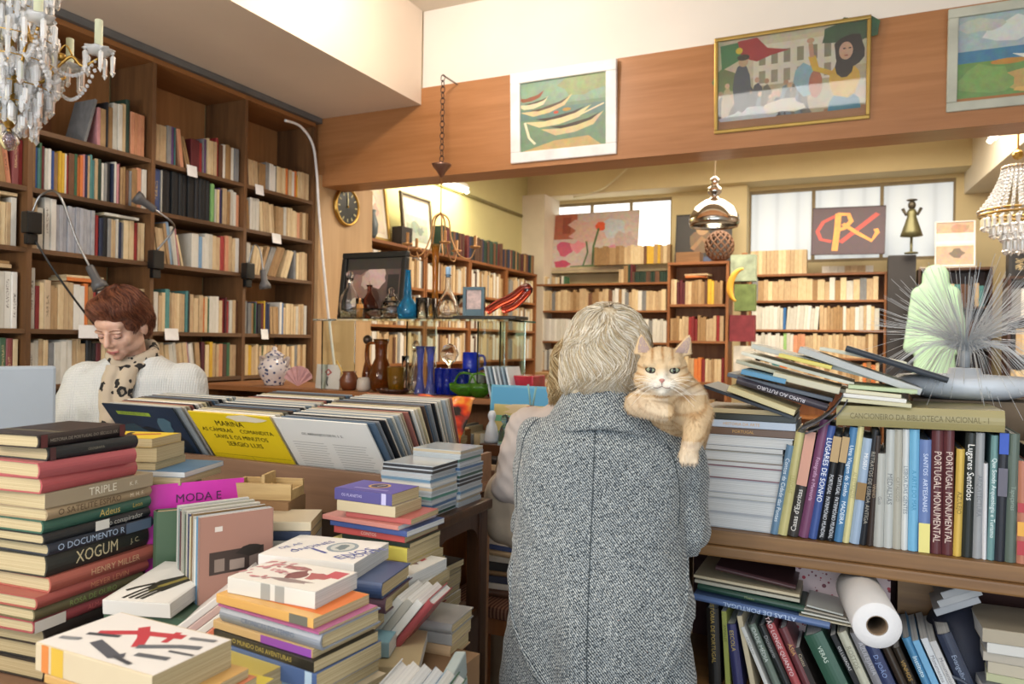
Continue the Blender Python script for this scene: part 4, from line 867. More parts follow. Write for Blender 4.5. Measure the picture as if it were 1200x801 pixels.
vessel('ornament_ball', 527, [(0, 0), (.02, 0), (.006, .01), (.006, .13), (.03, .15), (.045, .185), (.03, .22), (0, .235)], G_clear, 'round clear glass ball on a stem behind the cobalt glasses', y=3.1, cat='ornament')
for i, (px, s) in enumerate(((546, 1.2), (563, 1))):
    vessel('glass_basket', px, hollow([(.02 * s, 0), (.026 * s, .006), (.055 * s, .03), (.06 * s, .06)]), G_green, ['larger green glass basket bowl in front of the cobalt glasses', 'smaller green glass basket bowl beside the clear cases'][i], y=2.92, parts=[('handle', lambda b: tube(b, smoothpath([(-.055, 0, .055), (-.03, 0, .1), (.03, 0, .1), (.055, 0, .055)], 5), .005, 8), G_green)], group='green glass baskets', cat='bowl', sq=(.08, 8))
for i in range(6):
    M = T(PY(577 + 5 * i, 450, 2.92).x, 2.9, GZ0) @ RY_(-14); o = bx('disc_case', (0, 0, 0), (.009, .13, .14), plain(['b8c0c8', '8fa4b4', 'd8dce0'][i % 3], .2), M=M); tag(o, 'thin clear disc case leaning by the green baskets, %s of six' % ORD[i], 'disc case', 'disc cases leaning by the green baskets')
bm = BM()
# urn, fan shell, card
p = PY(318, 455, 3.0)
r = empty('porcelain_urn', T(p.x, 3.02, RC + .0005), 'lidded porcelain urn with blue and red flowers on the counter', 'urn')
t = NT('painted_porcelain'); v1 = t.n('ShaderNodeTexVoronoi', i_Scale=46); t.l(t.coord(), v1.inputs[0]); nz = t.noise(t.coord(), 26, 3, 1)
t.set(Base_Color=t.mix(t.ramp(v1.outputs['Distance'], [(.25, 'ffffff'), (.42, '000000')]), srgb('cfc6c4'), t.mix(.6, srgb('28356a'), nz, 'OVERLAY')), Roughness=.2)
bm = BM(); lathe(bm, [(0, 0), (.05, 0), (.05, .01), (.075, .05), (.085, .09), (.07, .125), (.045, .14), (.047, .15), (0, .15)], 32); obj('body', bm, t.m, r, True)
bm = BM(); lathe(bm, [(.05, .151), (.052, .156), (.03, .172), (.012, .182), (.014, .195), (0, .205)], 24); obj('lid', bm, t.m, r, True)
for s in (-1, 1):
    bm = BM(); tube(bm, smoothpath([(s * .06, 0, .13), (s * .095, 0, .145), (s * .085, 0, .1)], 5), .008, 8); obj('handle', bm, plain('b0a09a', .3), r, True)
bm = BM(); n = 13
p = PY(349, 450, 3.0)
vs0 = []
for k in range(n):
    a = R(-75 + 150 * k / (n - 1)); vs0.append((math.sin(a) * .075, .012 * (k % 2), .02 + math.cos(a) * .085))
c0 = bm.verts.new((0, 0, 0)); c1 = bm.verts.new((0, .012, 0)); f0 = [bm.verts.new(v) for v in vs0]; f1 = [bm.verts.new((v[0], v[1] + .01, v[2])) for v in vs0]
for k in range(n - 1): bm.faces.new((c0, f0[k + 1], f0[k])); bm.faces.new((c1, f1[k], f1[k + 1])); bm.faces.new((f0[k], f0[k + 1], f1[k + 1], f1[k]))
bm.faces.new((c0, f0[0], f1[0], c1)); bm.faces.new((c0, c1, f1[-1], f0[-1]))
tag(obj('fan_ornament', bm, plain('c79a9c', .5, 0, .15, 30), M=T(p.x, 3.0, RC + .001) @ RZ_(25)), 'pink pleated fan ornament standing beside the porcelain urn', 'ornament')
p = PY(380, 455, 2.93); r = empty('standing_card', T(p.x, 2.95, RC + .0005) @ RX_(-6) @ RZ_(10), 'white card with a red square motif standing by the glass display', 'card')
bx('card', (-.065, 0, 0), (.065, .004, .12), plain('c8c4bc', .6), r); decal('motif', [('a8443c', [(0, .10), (.022, .082), (0, .064), (-.022, .082)]), ('c8c4bc', [(0, .092), (.011, .082), (0, .072), (-.011, .082)]), ('3a3230', stroke([(0, .06), (-.006, .03), (.004, .015)], .008))], r, T(0, -.0006, 0) @ RX_(90))
# low piles between the records and the rear counter
for i, (px, w_, n) in enumerate([(265, .2, 4), (300, .2, 3), (350, .2, 3), (400, .22, 2), (450, .22, 2)]):
    p = PY(px, 460, 2.62)
    for k in range(n):
        c = rnd.choice(['cr', 'wh', 'rd', 'ta', 'lb', 'ye', 'bk'])
        small(T(p.x, 2.55, 1.075 + .021 * k) @ RZ_(rnd.uniform(-10, 10)), .24, .18, .02, c, 'paper', ('books', 'low pile', 300 + i * 10 + k))
case(T(-3.0, 2.5, 0), 1.5, 1.05, .3, [.1, .5], M_teak, M_teakh, 'low wooden shelf unit between the records and the display', name='low_shelf_unit')
row(T(-2.97, 2.5, .5), 1.4, '', ('low shelf unit', 'row'), pal=pale)

# ------------------------------------------------------------------ reading table in the foreground with its piles of books
TZ = .80
r = empty('book_table', T(-1.78, .3, 0), 'wooden sales table buried under piles of second-hand books', 'table')
bm = BM(); box(bm, 0, 0, TZ - .03, .93, 1.13, TZ, bev=.004); obj('tabletop', bm, M_counter, r)
for x in (.03, .84):
    for y in (.03, 1.04): bx('leg', (x, y, 0), (x + .06, y + .06, TZ - .0305), M_counter, r)
bx('apron', (.1, .04, TZ - .12), (.83, .06, TZ - .031), M_counter, r); bx('apron', (.1, 1.07, TZ - .12), (.83, 1.09, TZ - .031), M_counter, r)

def pile(x, y, yaw, ztop, items, zbase, group, where, pitch=0, W0=.14):
    """books lying one on another, first item on top; (x, y) is the left end of the top book's spine"""
    z = ztop
    for i, it in enumerate(items):
        L, Wd, Tk, col, kind, lab = it[:6]; o = dict(it[6]) if len(it) > 6 else {}
        z -= Tk + .0004
        dx, dy, dyaw = o.pop('dx', rnd.uniform(-.006, .006)), o.pop('dy', rnd.uniform(-.005, .005)), o.pop('dyaw', rnd.uniform(-2, 2))
        if z < zbase - .004: break
        M = T(x, y, z) @ RZ_(yaw + dyaw) @ T(L / 2 + dx, dy, 0)
        if o.pop('fore', False): M = M @ T(0, Wd, 0) @ RZ_(180)
        book(L, Wd, Tk, col, kind, M, lab, group=group, **o)
    k = 0
    while z - zbase > .006:
        Tk = min(z - zbase - .0004, rnd.uniform(.02, .035)); z -= Tk + .0004
        cn = rnd.choice(['cr', 'ta', 'br', 'rd', 'gr', 'bl', 'bk', 'wh', 'gy'])
        M = T(x, y, z) @ RZ_(yaw + rnd.uniform(-3, 3)) @ T(.11, 0, 0)
        book(rnd.uniform(.2, .23), W0 + rnd.uniform(-.01, .01), Tk, rnd.choice(HEX[cn]), rnd.choice(['hard', 'paper']), M, '%s book %s, %s under the books named above it' % (CN[cn], where, ORD[k]) if False else '%s book low in %s, %s hidden one' % (CN[cn], where, ORD[k]), group=group); k += 1

# A: the tall pile at the left, spines turned to the room
GA = 'tall pile of hardbacks beside the grey monitor'
A = [(.205, .15, .025, '2a2022', 'hard', 'dark brown hardback with a pale stripe, topmost of the tall pile', dict(title='HISTORIA DE PORTUGAL DO SÉCULO XX', tcol='9a9488', tsize=.0085, dx=-.015, dyaw=3, bands=[('5a2a2c', -.1, -.086), ('5a2a2c', .086, .1)], art=[('6d6a58', rect(-.055, .006, -.045, .146))])),
     (.205, .14, .025, '20272c', 'hard', 'slate black hardback, second in the tall pile', dict(title='GEOGRAFIA', tcol='8a8778', tsize=.007, dx=.002, dyaw=-1, bands=[('4a2a2c', -.1, -.088)])),
     (.215, .16, .029, 'b23e48', 'hard', 'plain rose red hardback, upper one of the red pair', dict(dx=-.018)),
     (.225, .16, .029, 'b4363f', 'hard', 'plain rose red hardback, lower one of the red pair', dict(dx=-.012)),
     (.25, .16, .029, 'a59578', 'paper', 'beige hardback with white lettering under the red pair', dict(title='TRIPLE', tcol='e0dccb', tsize=.022, tx=.0, sub=('K. F.', .012, .075))),
     (.25, .16, .022, 'a8906a', 'hard', 'tan hardback with gold and brown lettering in the tall pile', dict(title='O SATELITE ESPIAO', tcol='5a4630', tsize=.017, tx=-.03, sub=('M. H. F.', .012, .085, 'e8e0c8'))),
     (.255, .16, .024, '2c6252', 'hard', 'teal green hardback with gold lettering in the tall pile', dict(title='Adeus', tcol='c9b46a', tsize=.02, tx=.02, sub=('Leon', .013, .09, 'b8a45c'))),
     (.25, .16, .02, '22262b', 'hard', 'thin black hardback with white label in the tall pile', dict(title='o conspirador', tcol='b8b8b4', tsize=.015, tx=.06, bands=[('d8d8d4', -.015, .018)])),
     (.245, .16, .022, '283243', 'hard', 'navy hardback with pale blue lettering in the tall pile', dict(title='O DOCUMENTO R', tcol='a9bdd8', tsize=.018, tx=-.03, bands=[('55657c', .05, .115)])),
     (.245, .16, .041, '30322f', 'hard', 'thickest charcoal hardback with cream title in the tall pile', dict(title='XOGUM', tcol='d6caa2', tsize=.034, tx=-.01, tw=.1, sub=('J. C.', .014, .085))),
     (.25, .155, .028, 'b04a32', 'hard', 'orange red hardback below the charcoal one', dict(title='HENRY MILLER', tcol='d8b08c', tsize=.018, tx=.02, dx=.008)),
     (.26, .165, .022, 'a63a2e', 'hard', 'brick red hardback, second below the charcoal one', dict(title='MEYER LEVIN', tcol='c98a6a', tsize=.016, tx=.03, dx=-.02)),
     (.25, .165, .022, '6a6240', 'hard', 'olive brown hardback low in the tall pile', dict(title='ROSA DE OURO', tcol='8aa060', tsize=.015, dx=-.02)),
     (.25, .165, .022, 'a02c38', 'hard', 'crimson hardback with a white end low in the tall pile', dict(title='ALMAS MORTAS', tcol='c86a6a', tsize=.014, tx=.04, dx=-.02, bands=[('d8d4cc', -.125, -.06)])),
     (.235, .15, .03, '26201e', 'hard', 'black-brown hardback near the bottom of the tall pile', {}), (.235, .15, .03, '1f2022', 'hard', 'black hardback, last but one of the tall pile', {}), (.235, .15, .034, '2a2624', 'hard', 'dark hardback at the very bottom of the tall pile', {})]
pile(-1.37, .893, 96, 1.263, A, TZ, GA, 'the tall pile by the monitor')

# B: smaller pile behind it
p = PD(98, 521, 1.72)
GB = 'small pile behind the tall pile'
B = [(.165, .115, .02, 'd8b826', 'paper', 'yellow paperback with a red and black drawing, topmost behind the tall pile', dict(fore=True, art=[('dcc02c', rect(-.08, .004, .08, .112)), ('b03a2c', stroke([(-.05, .03), (0, .06), (.05, .1)], .02)), ('3a2c20', stroke([(-.02, .09), (.02, .05), (.03, .02)], .012))])),
     (.18, .12, .034, '8a7a5c', 'paper', 'worn cream block of pages under the yellow paperback', dict(fore=True, art=[('b048a0', rect(-.02, .06, .05, .11))])), (.18, .13, .018, 'b9a684', 'paper', 'cream paperback third in the pile behind the tall one', dict(fore=True)),
     (.24, .17, .012, '2f76a8', 'paper', 'blue and white magazine in the pile behind the tall one', dict(fore=True, dx=.01, white=True)), (.24, .17, .016, 'b0a488', 'paper', 'beige magazine under the blue and white one', dict(fore=True, dx=.005)), (.2, .15, .028, '9a8a68', 'paper', 'thick yellowed paperback under the beige magazine', dict(fore=True)), (.22, .15, .02, '5a4a3a', 'paper', 'brown paperback low behind the tall pile', dict(fore=True))]
pile(p.x, p.y, 18, p.z + .02, B, TZ, GB, 'the pile behind the tall one')

# magazines standing in a row, magenta one at the back
GM = 'magazines standing on the sales table'
def mag(px, py, depth, yaw, H, Wd, Tk, col, label, art=None, lean=0, name='magazine', texts=()):
    p = PD(px, py, depth); zt = p.z
    M = T(p.x, p.y, TZ + .001) @ RZ_(yaw) @ stand(H, Tk, lean)
    return book(H, Wd, Tk, col, 'paper', M, label, name=name, cat='magazine', group=GM, white=True, art=art, topt=texts)
Mg = lambda: None
hM = .295
p0 = PD(207, 607, 1.56)
cols = [('c9c8c0', 'white'), ('8a9a94', 'grey green'), ('6a3a3c', 'dark red'), ('b8b4a0', 'beige'), ('a8a898', 'grey'), ('5a6a54', 'olive'), ('c8c4b4', 'cream'), ('2c3a6a', 'navy'), ('d0c8a0', 'pale yellow'), ('8a6a3a', 'ochre'), ('bcb8ac', 'stone grey'), ('d8d8d4', 'white'), ('4a90b8', 'sky blue')]
base = T(p0.x, p0.y, TZ + .001) @ RZ_(-24 + 90 - 90)
xx = 0
for i, (c, cn) in enumerate(cols):
    Tk = .0095; book(hM - .004 * (i % 3), .15, Tk, c, 'paper', base @ T(xx, 0, 0) @ stand(hM - .004 * (i % 3), Tk), '%s magazine standing %s in the row by the green folder' % (cn, ORD[i]), name='magazine', cat='magazine', group=GM, white=True); xx += Tk + .0006
# front cover faces the aisle: canonical top (z=T) turns to -X, so the printed cover goes on the far side
Tk = .008
r = book(hM, .15, Tk, 'a07868', 'paper', base @ T(xx, 0, 0) @ stand(hM, Tk), 'reddish brown magazine with a dark photo of a building, end of the row', name='magazine', cat='magazine', group=GM, white=True)
decal('cover_print', [('a37a6c', rect(-hM/2, .002, hM/2, .148)), ('3c302c', rect(.03, .02, .075, .13)), ('8a7a70', rect(.035, .03, .06, .05)), ('9a8a80', rect(.035, .06, .055, .09)), ('7a6a62', rect(.035, .1, .065, .12)), ('d8d0c8', rect(.115, .03, .125, .045)), ('2a2420', el(.07, .1, .012, .03, 10, 0, .3)), ('caa89a', rect(-.02, .04, .0, .11))], r, T(0, 0, -.0003) @ Matrix.Diagonal((1, 1, -1, 1)))
# green folder
pg = PD(180, 606, 1.6)
book(.27, .15, .03, '4c6a4c', 'hard', T(pg.x, pg.y, TZ + .001) @ RZ_(-38) @ T(-.03, .0, 0) @ stand(.27, .03), 'green cloth folder standing beside the white magazines', name='folder', cat='folder')
pm = PD(172, 606, 1.62)
r = empty('magazine', T(pm.x, pm.y, TZ + .03) @ RZ_(58), 'bright magenta magazine standing behind the magazine row', 'magazine', GM)
bx('cover', (0, 0, 0), (.21, .008, .29), plain('c22aa0', .4), r, M=RX_(-6)); text('MODA E', .026, ink('4a1a4a'), r, RX_(-6) @ T(.11, -.001, .255) @ RX_(90), 'cover_title'); text('BELEZA', .026, ink('4a1a4a'), r, RX_(-6) @ T(.11, -.001, .228) @ RX_(90), 'cover_title')
for i in range(8):
    o = bx('magazine', (-.0 - .03 * i * .5, .012 + .009 * i, 0), (.2 - .006 * i, .019 + .009 * i, .285 - .003 * (i % 3)), plain(['c8c4bc', '8a4a6a', 'b8b8b4', '9a7a8a', 'd8d4c8'][i % 5], .4), M=T(pm.x, pm.y, TZ + .03) @ RZ_(58) @ RX_(-6)); tag(o, '%s magazine, %s behind the magenta one' % (['white', 'plum', 'light grey', 'mauve', 'cream'][i % 5], ORD[i]), 'magazine', GM)
bx('wood_block', (0, -.005, 0), (.25, .2, .028), M_counter, M=T(pm.x, pm.y, TZ + .0005) @ RZ_(58) @ T(-.02, 0, 0), label='wooden strip under the magenta magazine', cat='board')
# small pale wooden rack
pw = PD(268, 584, 1.75)
r = empty('wooden_rack', T(pw.x, pw.y, pw.z) @ RZ_(20) @ Matrix.Diagonal((.75, .75, .75, 1)), 'small pale wooden desk rack in front of the record counter', 'rack')
for a, b in (((0, 0, 0), (.2, .012, .05)), ((0, .1, 0), (.2, .112, .05)), ((0, .0125, 0), (.012, .0995, .05)), ((.1, .0125, 0), (.11, .0995, .075)), ((.19, .0125, 0), (.2, .0995, .03))): bx('slat', a, b, wood('a88a5a', 'c8ac78', 'X', 2, .5, 'pale_pine'), r)
bx('base_board', (.0125, .0125, 0), (.189, .0995, .006), wood('a88a5a', 'c8ac78', 'X', 2, .5, 'pale_pine'), r)
bx('cardboard_box', (0, 0, 0), (.17, .11, pw.z - TZ - .002), plain('8a6a48', .8), M=T(pw.x, pw.y, TZ + .001) @ RZ_(20) @ T(-.02, -.015, 0), label='brown cardboard box beneath the pale wooden rack', cat='box')
# standing white and blue pocket books before the counter
pz = PD(318, 610, 1.62)
for i, (c, cn, k) in enumerate([('c8bc9c', 'cream', 0), ('2c3c5a', 'navy', 0), ('d8d8d4', 'white', 0), ('26303a', 'dark blue', 1)]):
    book(.17, .12, .02, c, 'paper', T(pz.x, pz.y, pz.z - .085 + .021 * (3 - i)) @ RZ_(28) , '%s book lying at the rack end, %s down' % (cn, ORD[i]), group='books between the rack and the purple box', white=(i == 2))
bx('cardboard_box', (0, 0, 0), (.16, .12, pz.z - .086 - TZ - .001), plain('9a7c58', .8), M=T(pz.x, pz.y, TZ + .001) @ RZ_(28) @ T(-.08, 0, 0), label='brown cardboard box supporting the books near the rack', cat='box')

# white book with a hand
pa = PZ(124, 702, .955)
hand = [('d6d4ce', rect(-.062, .003, .062, .175))]
r = book(.135, .2, .028, 'd6d4ce', 'paper', T(pa.x, pa.y, .927) @ RZ_(18) @ RX_(4) @ T(.062, 0, 0), 'white paperback with a dark olive hand printed on its cover', white=True,
    art=[('dad8d2', rect(-.062, .001, .062, .188)), ('2c2a22', [(-.02, .06), (.02, .05), (.045, .11), (.06, .18), (.03, .187), (.015, .13), (-.015, .1)]), ('8a7c3c', stroke([(.0, .07), (.03, .12), (.045, .16)], .012))] + [('2c2a22', stroke([(x0, .07), (x0 - .012, .04), (x0 - .02, .012)], .007)) for x0 in (-.015, -.002, .011, .022)] + [('2c2a22', stroke([(-.015, .085), (-.04, .06), (-.05, .045)], .008)), ('6f6a34', stroke([(.005, .07), (-.003, .045)], .004))])
S = [(.2, .16, .018, '3c5a44', 'paper', 'dark green book with white edge under the hand book', {}), (.21, .16, .02, '8a4a40', 'paper', 'brown red book under the hand book', {}), (.2, .15, .02, 'c8c4bc', 'paper', 'white book under the hand book', {}), (.21, .15, .022, '5a4a48', 'paper', 'dark grey book under the hand book', {})]
pile(pa.x - .02, pa.y + .01, 14, .925, S, TZ, 'books under the hand book', 'the pile under the hand book')
# fanned paperbacks between the hand book and the yellow pile
GF = 'leaning paperbacks between the piles'
pf = PZ(175, 745, .90)
bx('book_carton', (0, 0, 0), (.3, .2, .069), plain('8c7050', .8), M=T(pf.x - .03, pf.y - .01, TZ + .001) @ RZ_(28), label='low cardboard carton under the slanted paperbacks', cat='box')
fan = [('d8d4d0', 'white'), ('c8a8a0', 'pinkish'), ('e0dcd4', 'off-white'), ('d86a2c', 'orange'), ('e4e0d8', 'pale'), ('d8b02c', 'yellow'), ('b8c8d0', 'pale blue'), ('d0ccc4', 'grey white')]
for i, (c, cn) in enumerate(fan):
    book(.19, .125, .013, c, 'paper', T(pf.x + .021 * i, pf.y + .008 * i, TZ + .072) @ RZ_(28) @ RX_(0) @ stand(.19, .013, 52), '%s paperback leaning over, %s in the slanted row by the hand book' % (cn, ORD[i]), group=GF, white=True)
for i, (c, cn) in enumerate([('6a6a68', 'dark grey'), ('8c2f30', 'crimson and grey'), ('b8b4ae', 'pale grey'), ('2a2c34', 'black'), ('4a86a8', 'blue and white')]):
    q = PZ(100 + 10 * i, 715 + 3 * i, .86)
    book(.21, .14, .014, c, 'paper', T(q.x, q.y, TZ + .002 + .0148 * (4 - i)) @ RZ_(40 - 4 * i), '%s paperback flat between the tall pile and the hand book' % cn, group=GF, white=True)

# C: bottom-left pile with the red and black abstract cover
GC = 'pile at the front corner of the sales table'
ab = [('d4d2d0', rect(-.112, .002, .112, .126))]
for (c, pts, w_) in [('b03440', [(-.07, .07), (-.02, .1), (.05, .12)], .018), ('b03440', [(-.03, .12), (.0, .09), (.02, .06)], .02), ('b03440', [(.03, .13), (.04, .09)], .012), ('3c4048', [(-.08, .06), (-.03, .075)], .01), ('4a4e58', [(-.045, .045), (.02, .02), (.03, .03)], .02), ('5a6068', [(.02, .06), (.07, .09), (.1, .1)], .014), ('54585f', [(.04, .04), (.09, .05)], .012), ('6a6e74', [(.06, .12), (.1, .13)], .01), ('3c4048', [(.02, .02), (.06, .012)], .008), ('7a7e84', [(-.1, .03), (-.07, .04)], .01), ('4a4e54', [(.07, .07), (.11, .075)], .006)]: ab.append((c, stroke([(a_, b_ * .86) for a_, b_ in pts], w_ * .8)))
q = PZ(42, 752, 1.032)
C_ = [(.225, .128, .038, 'cdbf9c', 'paper', 'thick paperback with a red and black brush design on white, front corner', dict(art=ab, dx=0, dy=0, dyaw=0, bands=[('c87a3c', -.1, -.085), ('c8a43c', -.08, -.055)])), (.23, .135, .012, 'c89a3c', 'paper', 'orange-edged book under the brush design cover', dict(dx=.02)), (.23, .14, .018, 'c8682c', 'paper', 'orange paperback under the brush design cover', dict(dx=.03)), (.23, .15, .02, '8f8a60', 'paper', 'olive and yellow book in the front corner pile', dict(dx=.045, art=[('c8b83c', rect(.02, .13, .1, .17))])), (.24, .16, .022, 'b8cca8', 'paper', 'pale green book in the front corner pile', dict(dx=.06))]
pile(q.x, q.y, 0, 1.032, C_, TZ, GC, 'the front corner pile')
# books lying at the extreme left corner
for i, (x, y, yaw, z, c, k, lab) in enumerate([(-1.28, .62, 60, .875, 'a8a290', 'paper', 'grey-green book lying open-edged at the table corner'), (-1.33, .60, 55, .848, 'a89c78', 'paper', 'beige book under the grey-green one at the table corner'), (-1.19, .56, 65, .848, '8a2c3c', 'hard', 'maroon hardback at the table corner'), (-1.33, .53, 60, .82, '30384a', 'hard', 'navy hardback at the table corner'), (-1.16, .5, 50, .82, 'c8c8c0', 'paper', 'white paperback at the table corner')]):
    book(.21, .14, .026, c, k, T(x, y, z - .0195) @ RZ_(yaw), lab, group='books at the table corner')
q = PZ(150, 795, .93); book(.2, .14, .12, 'c8b83c', 'paper', T(q.x + .05, q.y + .05, TZ + .001) @ RZ_(-5), 'thick yellow volume beside the front corner pile', group=GC)

# D: centre pile
GD = 'centre pile under the white book with red faces'
q = PZ(250, 700, 1.0)
faces = [('dcdad4', rect(-.092, .002, .092, .116)), ('a85a5c', el(.045, .068, .022, .02, 12, 0, .3)), ('b84a58', rect(.055, .07, .086, .105)), ('7a4a4c', el(.01, .06, .016, .025, 12, 0, .3)), ('8a7c7c', el(.02, .03, .04, .01, 12, 0, .3)), ('9a6a6a', el(-.02, .09, .03, .01, 10, 0, .3))] + [(rnd.choice(['c08a90', 'b87a80']), el(rnd.uniform(-.09, -.01), rnd.uniform(.02, .108), rnd.uniform(.004, .01), rnd.uniform(.002, .005), 7, rnd.uniform(0, 90), .3)) for _ in range(34)]
D = [(.185, .118, .028, 'd8d6d0', 'paper', 'white paperback with red faces on the cover, topmost of centre pile', dict(white=True, art=faces, dx=.02, dy=.012, dyaw=8, bands=[('9a9a96', -.02, .0), ('9a9a96', .01, .03)])),
     (.225, .135, .016, 'd8a83a', 'paper', 'yellow paperback with grey spine end in the centre pile', dict(dx=.004, dyaw=2, bands=[('6a6a60', .06, .1)], art=[('d4702c', rect(-.11, .02, .112, .133))])),
     (.235, .14, .004, 'b04a8a', 'paper', 'thin magenta booklet in the centre pile', dict(dx=.01, dyaw=1)),
     (.235, .145, .026, '8a94a4', 'hard', 'grey blue hardback with lilac edge in the centre pile', dict(title='CRONICAS DO TEMPO', tcol='6a7890', tsize=.012, dx=.012, dyaw=1)),
     (.235, .15, .014, 'c8a86a', 'paper', 'tan and violet paperback in the centre pile', dict(bands=[('8a4aa8', .0, .115)], dyaw=1)),
     (.24, .15, .018, '26241f', 'paper', 'black paperback with yellow lettering in the centre pile', dict(title='O MUNDO DAS AVENTURAS', tcol='b8a85c', tsize=.011, dyaw=0)),
     (.25, .155, .03, '3a62a0', 'paper', 'bright blue book in the centre pile', dict(bands=[('b8d0e4', .1, .115)], dyaw=1)),
     (.24, .155, .024, '8ab0c8', 'paper', 'pale blue book in the centre pile', {}), (.25, .16, .03, 'c8bc9c', 'paper', 'cream book near the bottom of the centre pile', {})]
pile(q.x, q.y, -6, 1.036, D, TZ, GD, 'the centre pile', W0=.15)
# E: pile with 101 book
GE = 'pile with the white numbered book'
q = PZ(296, 664, 1.0)
art = [('e4e3df', rect(-.102, .002, .102, .156)), ('8a9aa4', el(.03, .095, .032, .036, 18)), ('c8ccc8', el(.03, .095, .024, .028, 14)), ('6a7a80', el(.03, .095, .012, .02, 10, 0, .3)), ('3c4a8a', rect(-.06, .045, -.045, .05))]
E_ = [(.208, .158, .032, 'e2e0dc', 'paper', 'thick white paperback with blue lettering and round picture', dict(white=True, art=art, dx=0, dy=0, dyaw=0, title='OS MIL DIAS', tcol='9a9a96', tsize=.012, topt=[('ENOS', .036, .075, .06, '4a58a0', 65), ('SONTE', .030, .098, .07, '4a58a0', 65), ('1', .07, .0, .055, '3c4a9a', 65), ('ONDINES', .024, -.03, .08, '4a58a0', 65), ('DE AS', .02, -.075, .07, '6a78b0', 65)])),
      (.19, .14, .03, '2c4a7c', 'hard', 'blue hardback at the end beneath the white numbered book', dict(dx=.075)), (.2, .15, .03, '5a3a4c', 'hard', 'plum hardback beneath the blue one', dict(dx=.07)), (.22, .15, .03, '8a4a3c', 'paper', 'rust book beneath the plum hardback', dict(dx=.03))]
pile(q.x, q.y + .015, 10, 1.022, E_, TZ, GE, 'the numbered book pile', W0=.15)
# books between: green edge etc. in front of magazines
GH = 'loose books in front of the magazine row'
for i, (px, py, z, yaw, c, k, lab) in enumerate([(255, 620, .93, 30, 'd8d8d4', 'paper', 'white paperback lying in front of the magazines'), (250, 638, .905, 28, 'c4b890', 'paper', 'cream paperback lying in front of the magazines'), (245, 652, .88, 24, '2c3448', 'hard', 'navy and white book lying in front of the magazines'), (248, 664, .855, 24, 'c0b088', 'paper', 'aged cream book lying low before the magazines'), (200, 668, .855, 20, '3c6a44', 'paper', 'green-edged white paperback beside the hand book')]):
    a = PZ(px, py, z); book(.19, .13, .023, c, k, T(a.x, a.y, z - .024) @ RZ_(yaw) @ T(.095, 0, 0), lab, group=GH, white=(c == 'd8d8d4'))
for j, (px, py, zt) in enumerate([(250, 668, .83)]):
    a = PZ(px, py, zt); book(.22, .15, .028, 'a08a68', 'hard', T(a.x, a.y, TZ + .001) @ RZ_(22) @ T(.1, 0, 0), 'brown book at the bottom before the magazines', group=GH)

# P: purple box pile
GP = 'pile topped by the purple box'
q = PY(392, 578, 1.36)
P_ = [(.155, .11, .026, '4c4490', 'paper', 'purple boxed volume with a gold circle, topmost of its pile', dict(dx=0, dy=0, dyaw=0, art=[('5048a0', rect(-.077, .002, .077, .108)), ('c8a05a', el(.0, .065, .026, .026, 20)), ('2a2450', el(.0, .065, .02, .02, 20)), ('8a84c0', rect(-.04, .02, .05, .03)), ('e0dcd0', stroke([(.0, .055), (.01, .075)], .003))], bands=[('b8b4d8', .05, .062)], title='OS PLANETAS', tcol='b8b4d8', tsize=.009, tx=-.03)),
      (.155, .11, .024, 'cdbf98', 'paper', 'cream worn paperback under the purple box', dict(dx=.008)), (.17, .12, .012, 'b8443c', 'paper', 'red booklet with a pink edge under the cream one', dict(dx=.03)),
      (.21, .15, .010, 'c87a6c', 'paper', 'salmon pink magazine in the purple box pile', dict(dx=-.03, dyaw=-2, white=True)), (.21, .15, .012, '2c4c94', 'paper', 'blue and white magazine in the purple box pile', dict(dx=-.01, white=True)), (.19, .14, .016, 'c8322c', 'paper', 'bright red paperback in the purple box pile', dict(dx=-.002, title='CONTOS', tcol='e8c8b8', tsize=.01)), (.18, .13, .01, '2c3a34', 'paper', 'thin black and green booklet in the purple box pile', dict(dx=.02)),
      (.2, .14, .03, 'd8cc3a', 'paper', 'lemon yellow book in the purple box pile', dict(dx=-.004, title='ALFARRABIO', tcol='8a842c', tsize=.01)), (.2, .14, .02, 'b8a884', 'paper', 'cream book under the lemon yellow one', {}), (.21, .15, .02, '26303a', 'paper', 'dark book under the cream one in the purple box pile', {})]
pile(q.x, q.y, 0, 1.113, P_, TZ, GP, 'the purple box pile', W0=.13)
# F: white/grey pile to the right of the numbered book
GFP = 'pile behind the numbered book'
q = PZ(421, 664, .965)
F_ = [(.125, .15, .024, 'dcdad4', 'paper', 'white paperback with a small red and green picture behind the numbered book', dict(dx=0, dy=0, dyaw=-6, white=True, art=[('e0ded8', rect(-.061, .002, .061, .148)), ('7a5a58', el(0, .08, .03, .03, 12, 0, .3)), ('6a8a68', el(-.02, .12, .02, .015, 10, 0, .3)), ('b04a50', rect(.01, .1, .03, .12))])),
      (.13, .14, .018, 'c8c8c4', 'paper', 'pale grey book under the small-pictured white one', dict(dx=.01)), (.13, .135, .022, '7c2c38', 'hard', 'dark red hardback in the pile behind the numbered book', {}), (.13, .13, .026, 'b8b0a0', 'paper', 'stone-coloured paperback behind the numbered book', {})]
pile(q.x, q.y, 4, .965, F_, TZ, GFP, 'the pile behind the numbered book', W0=.11)
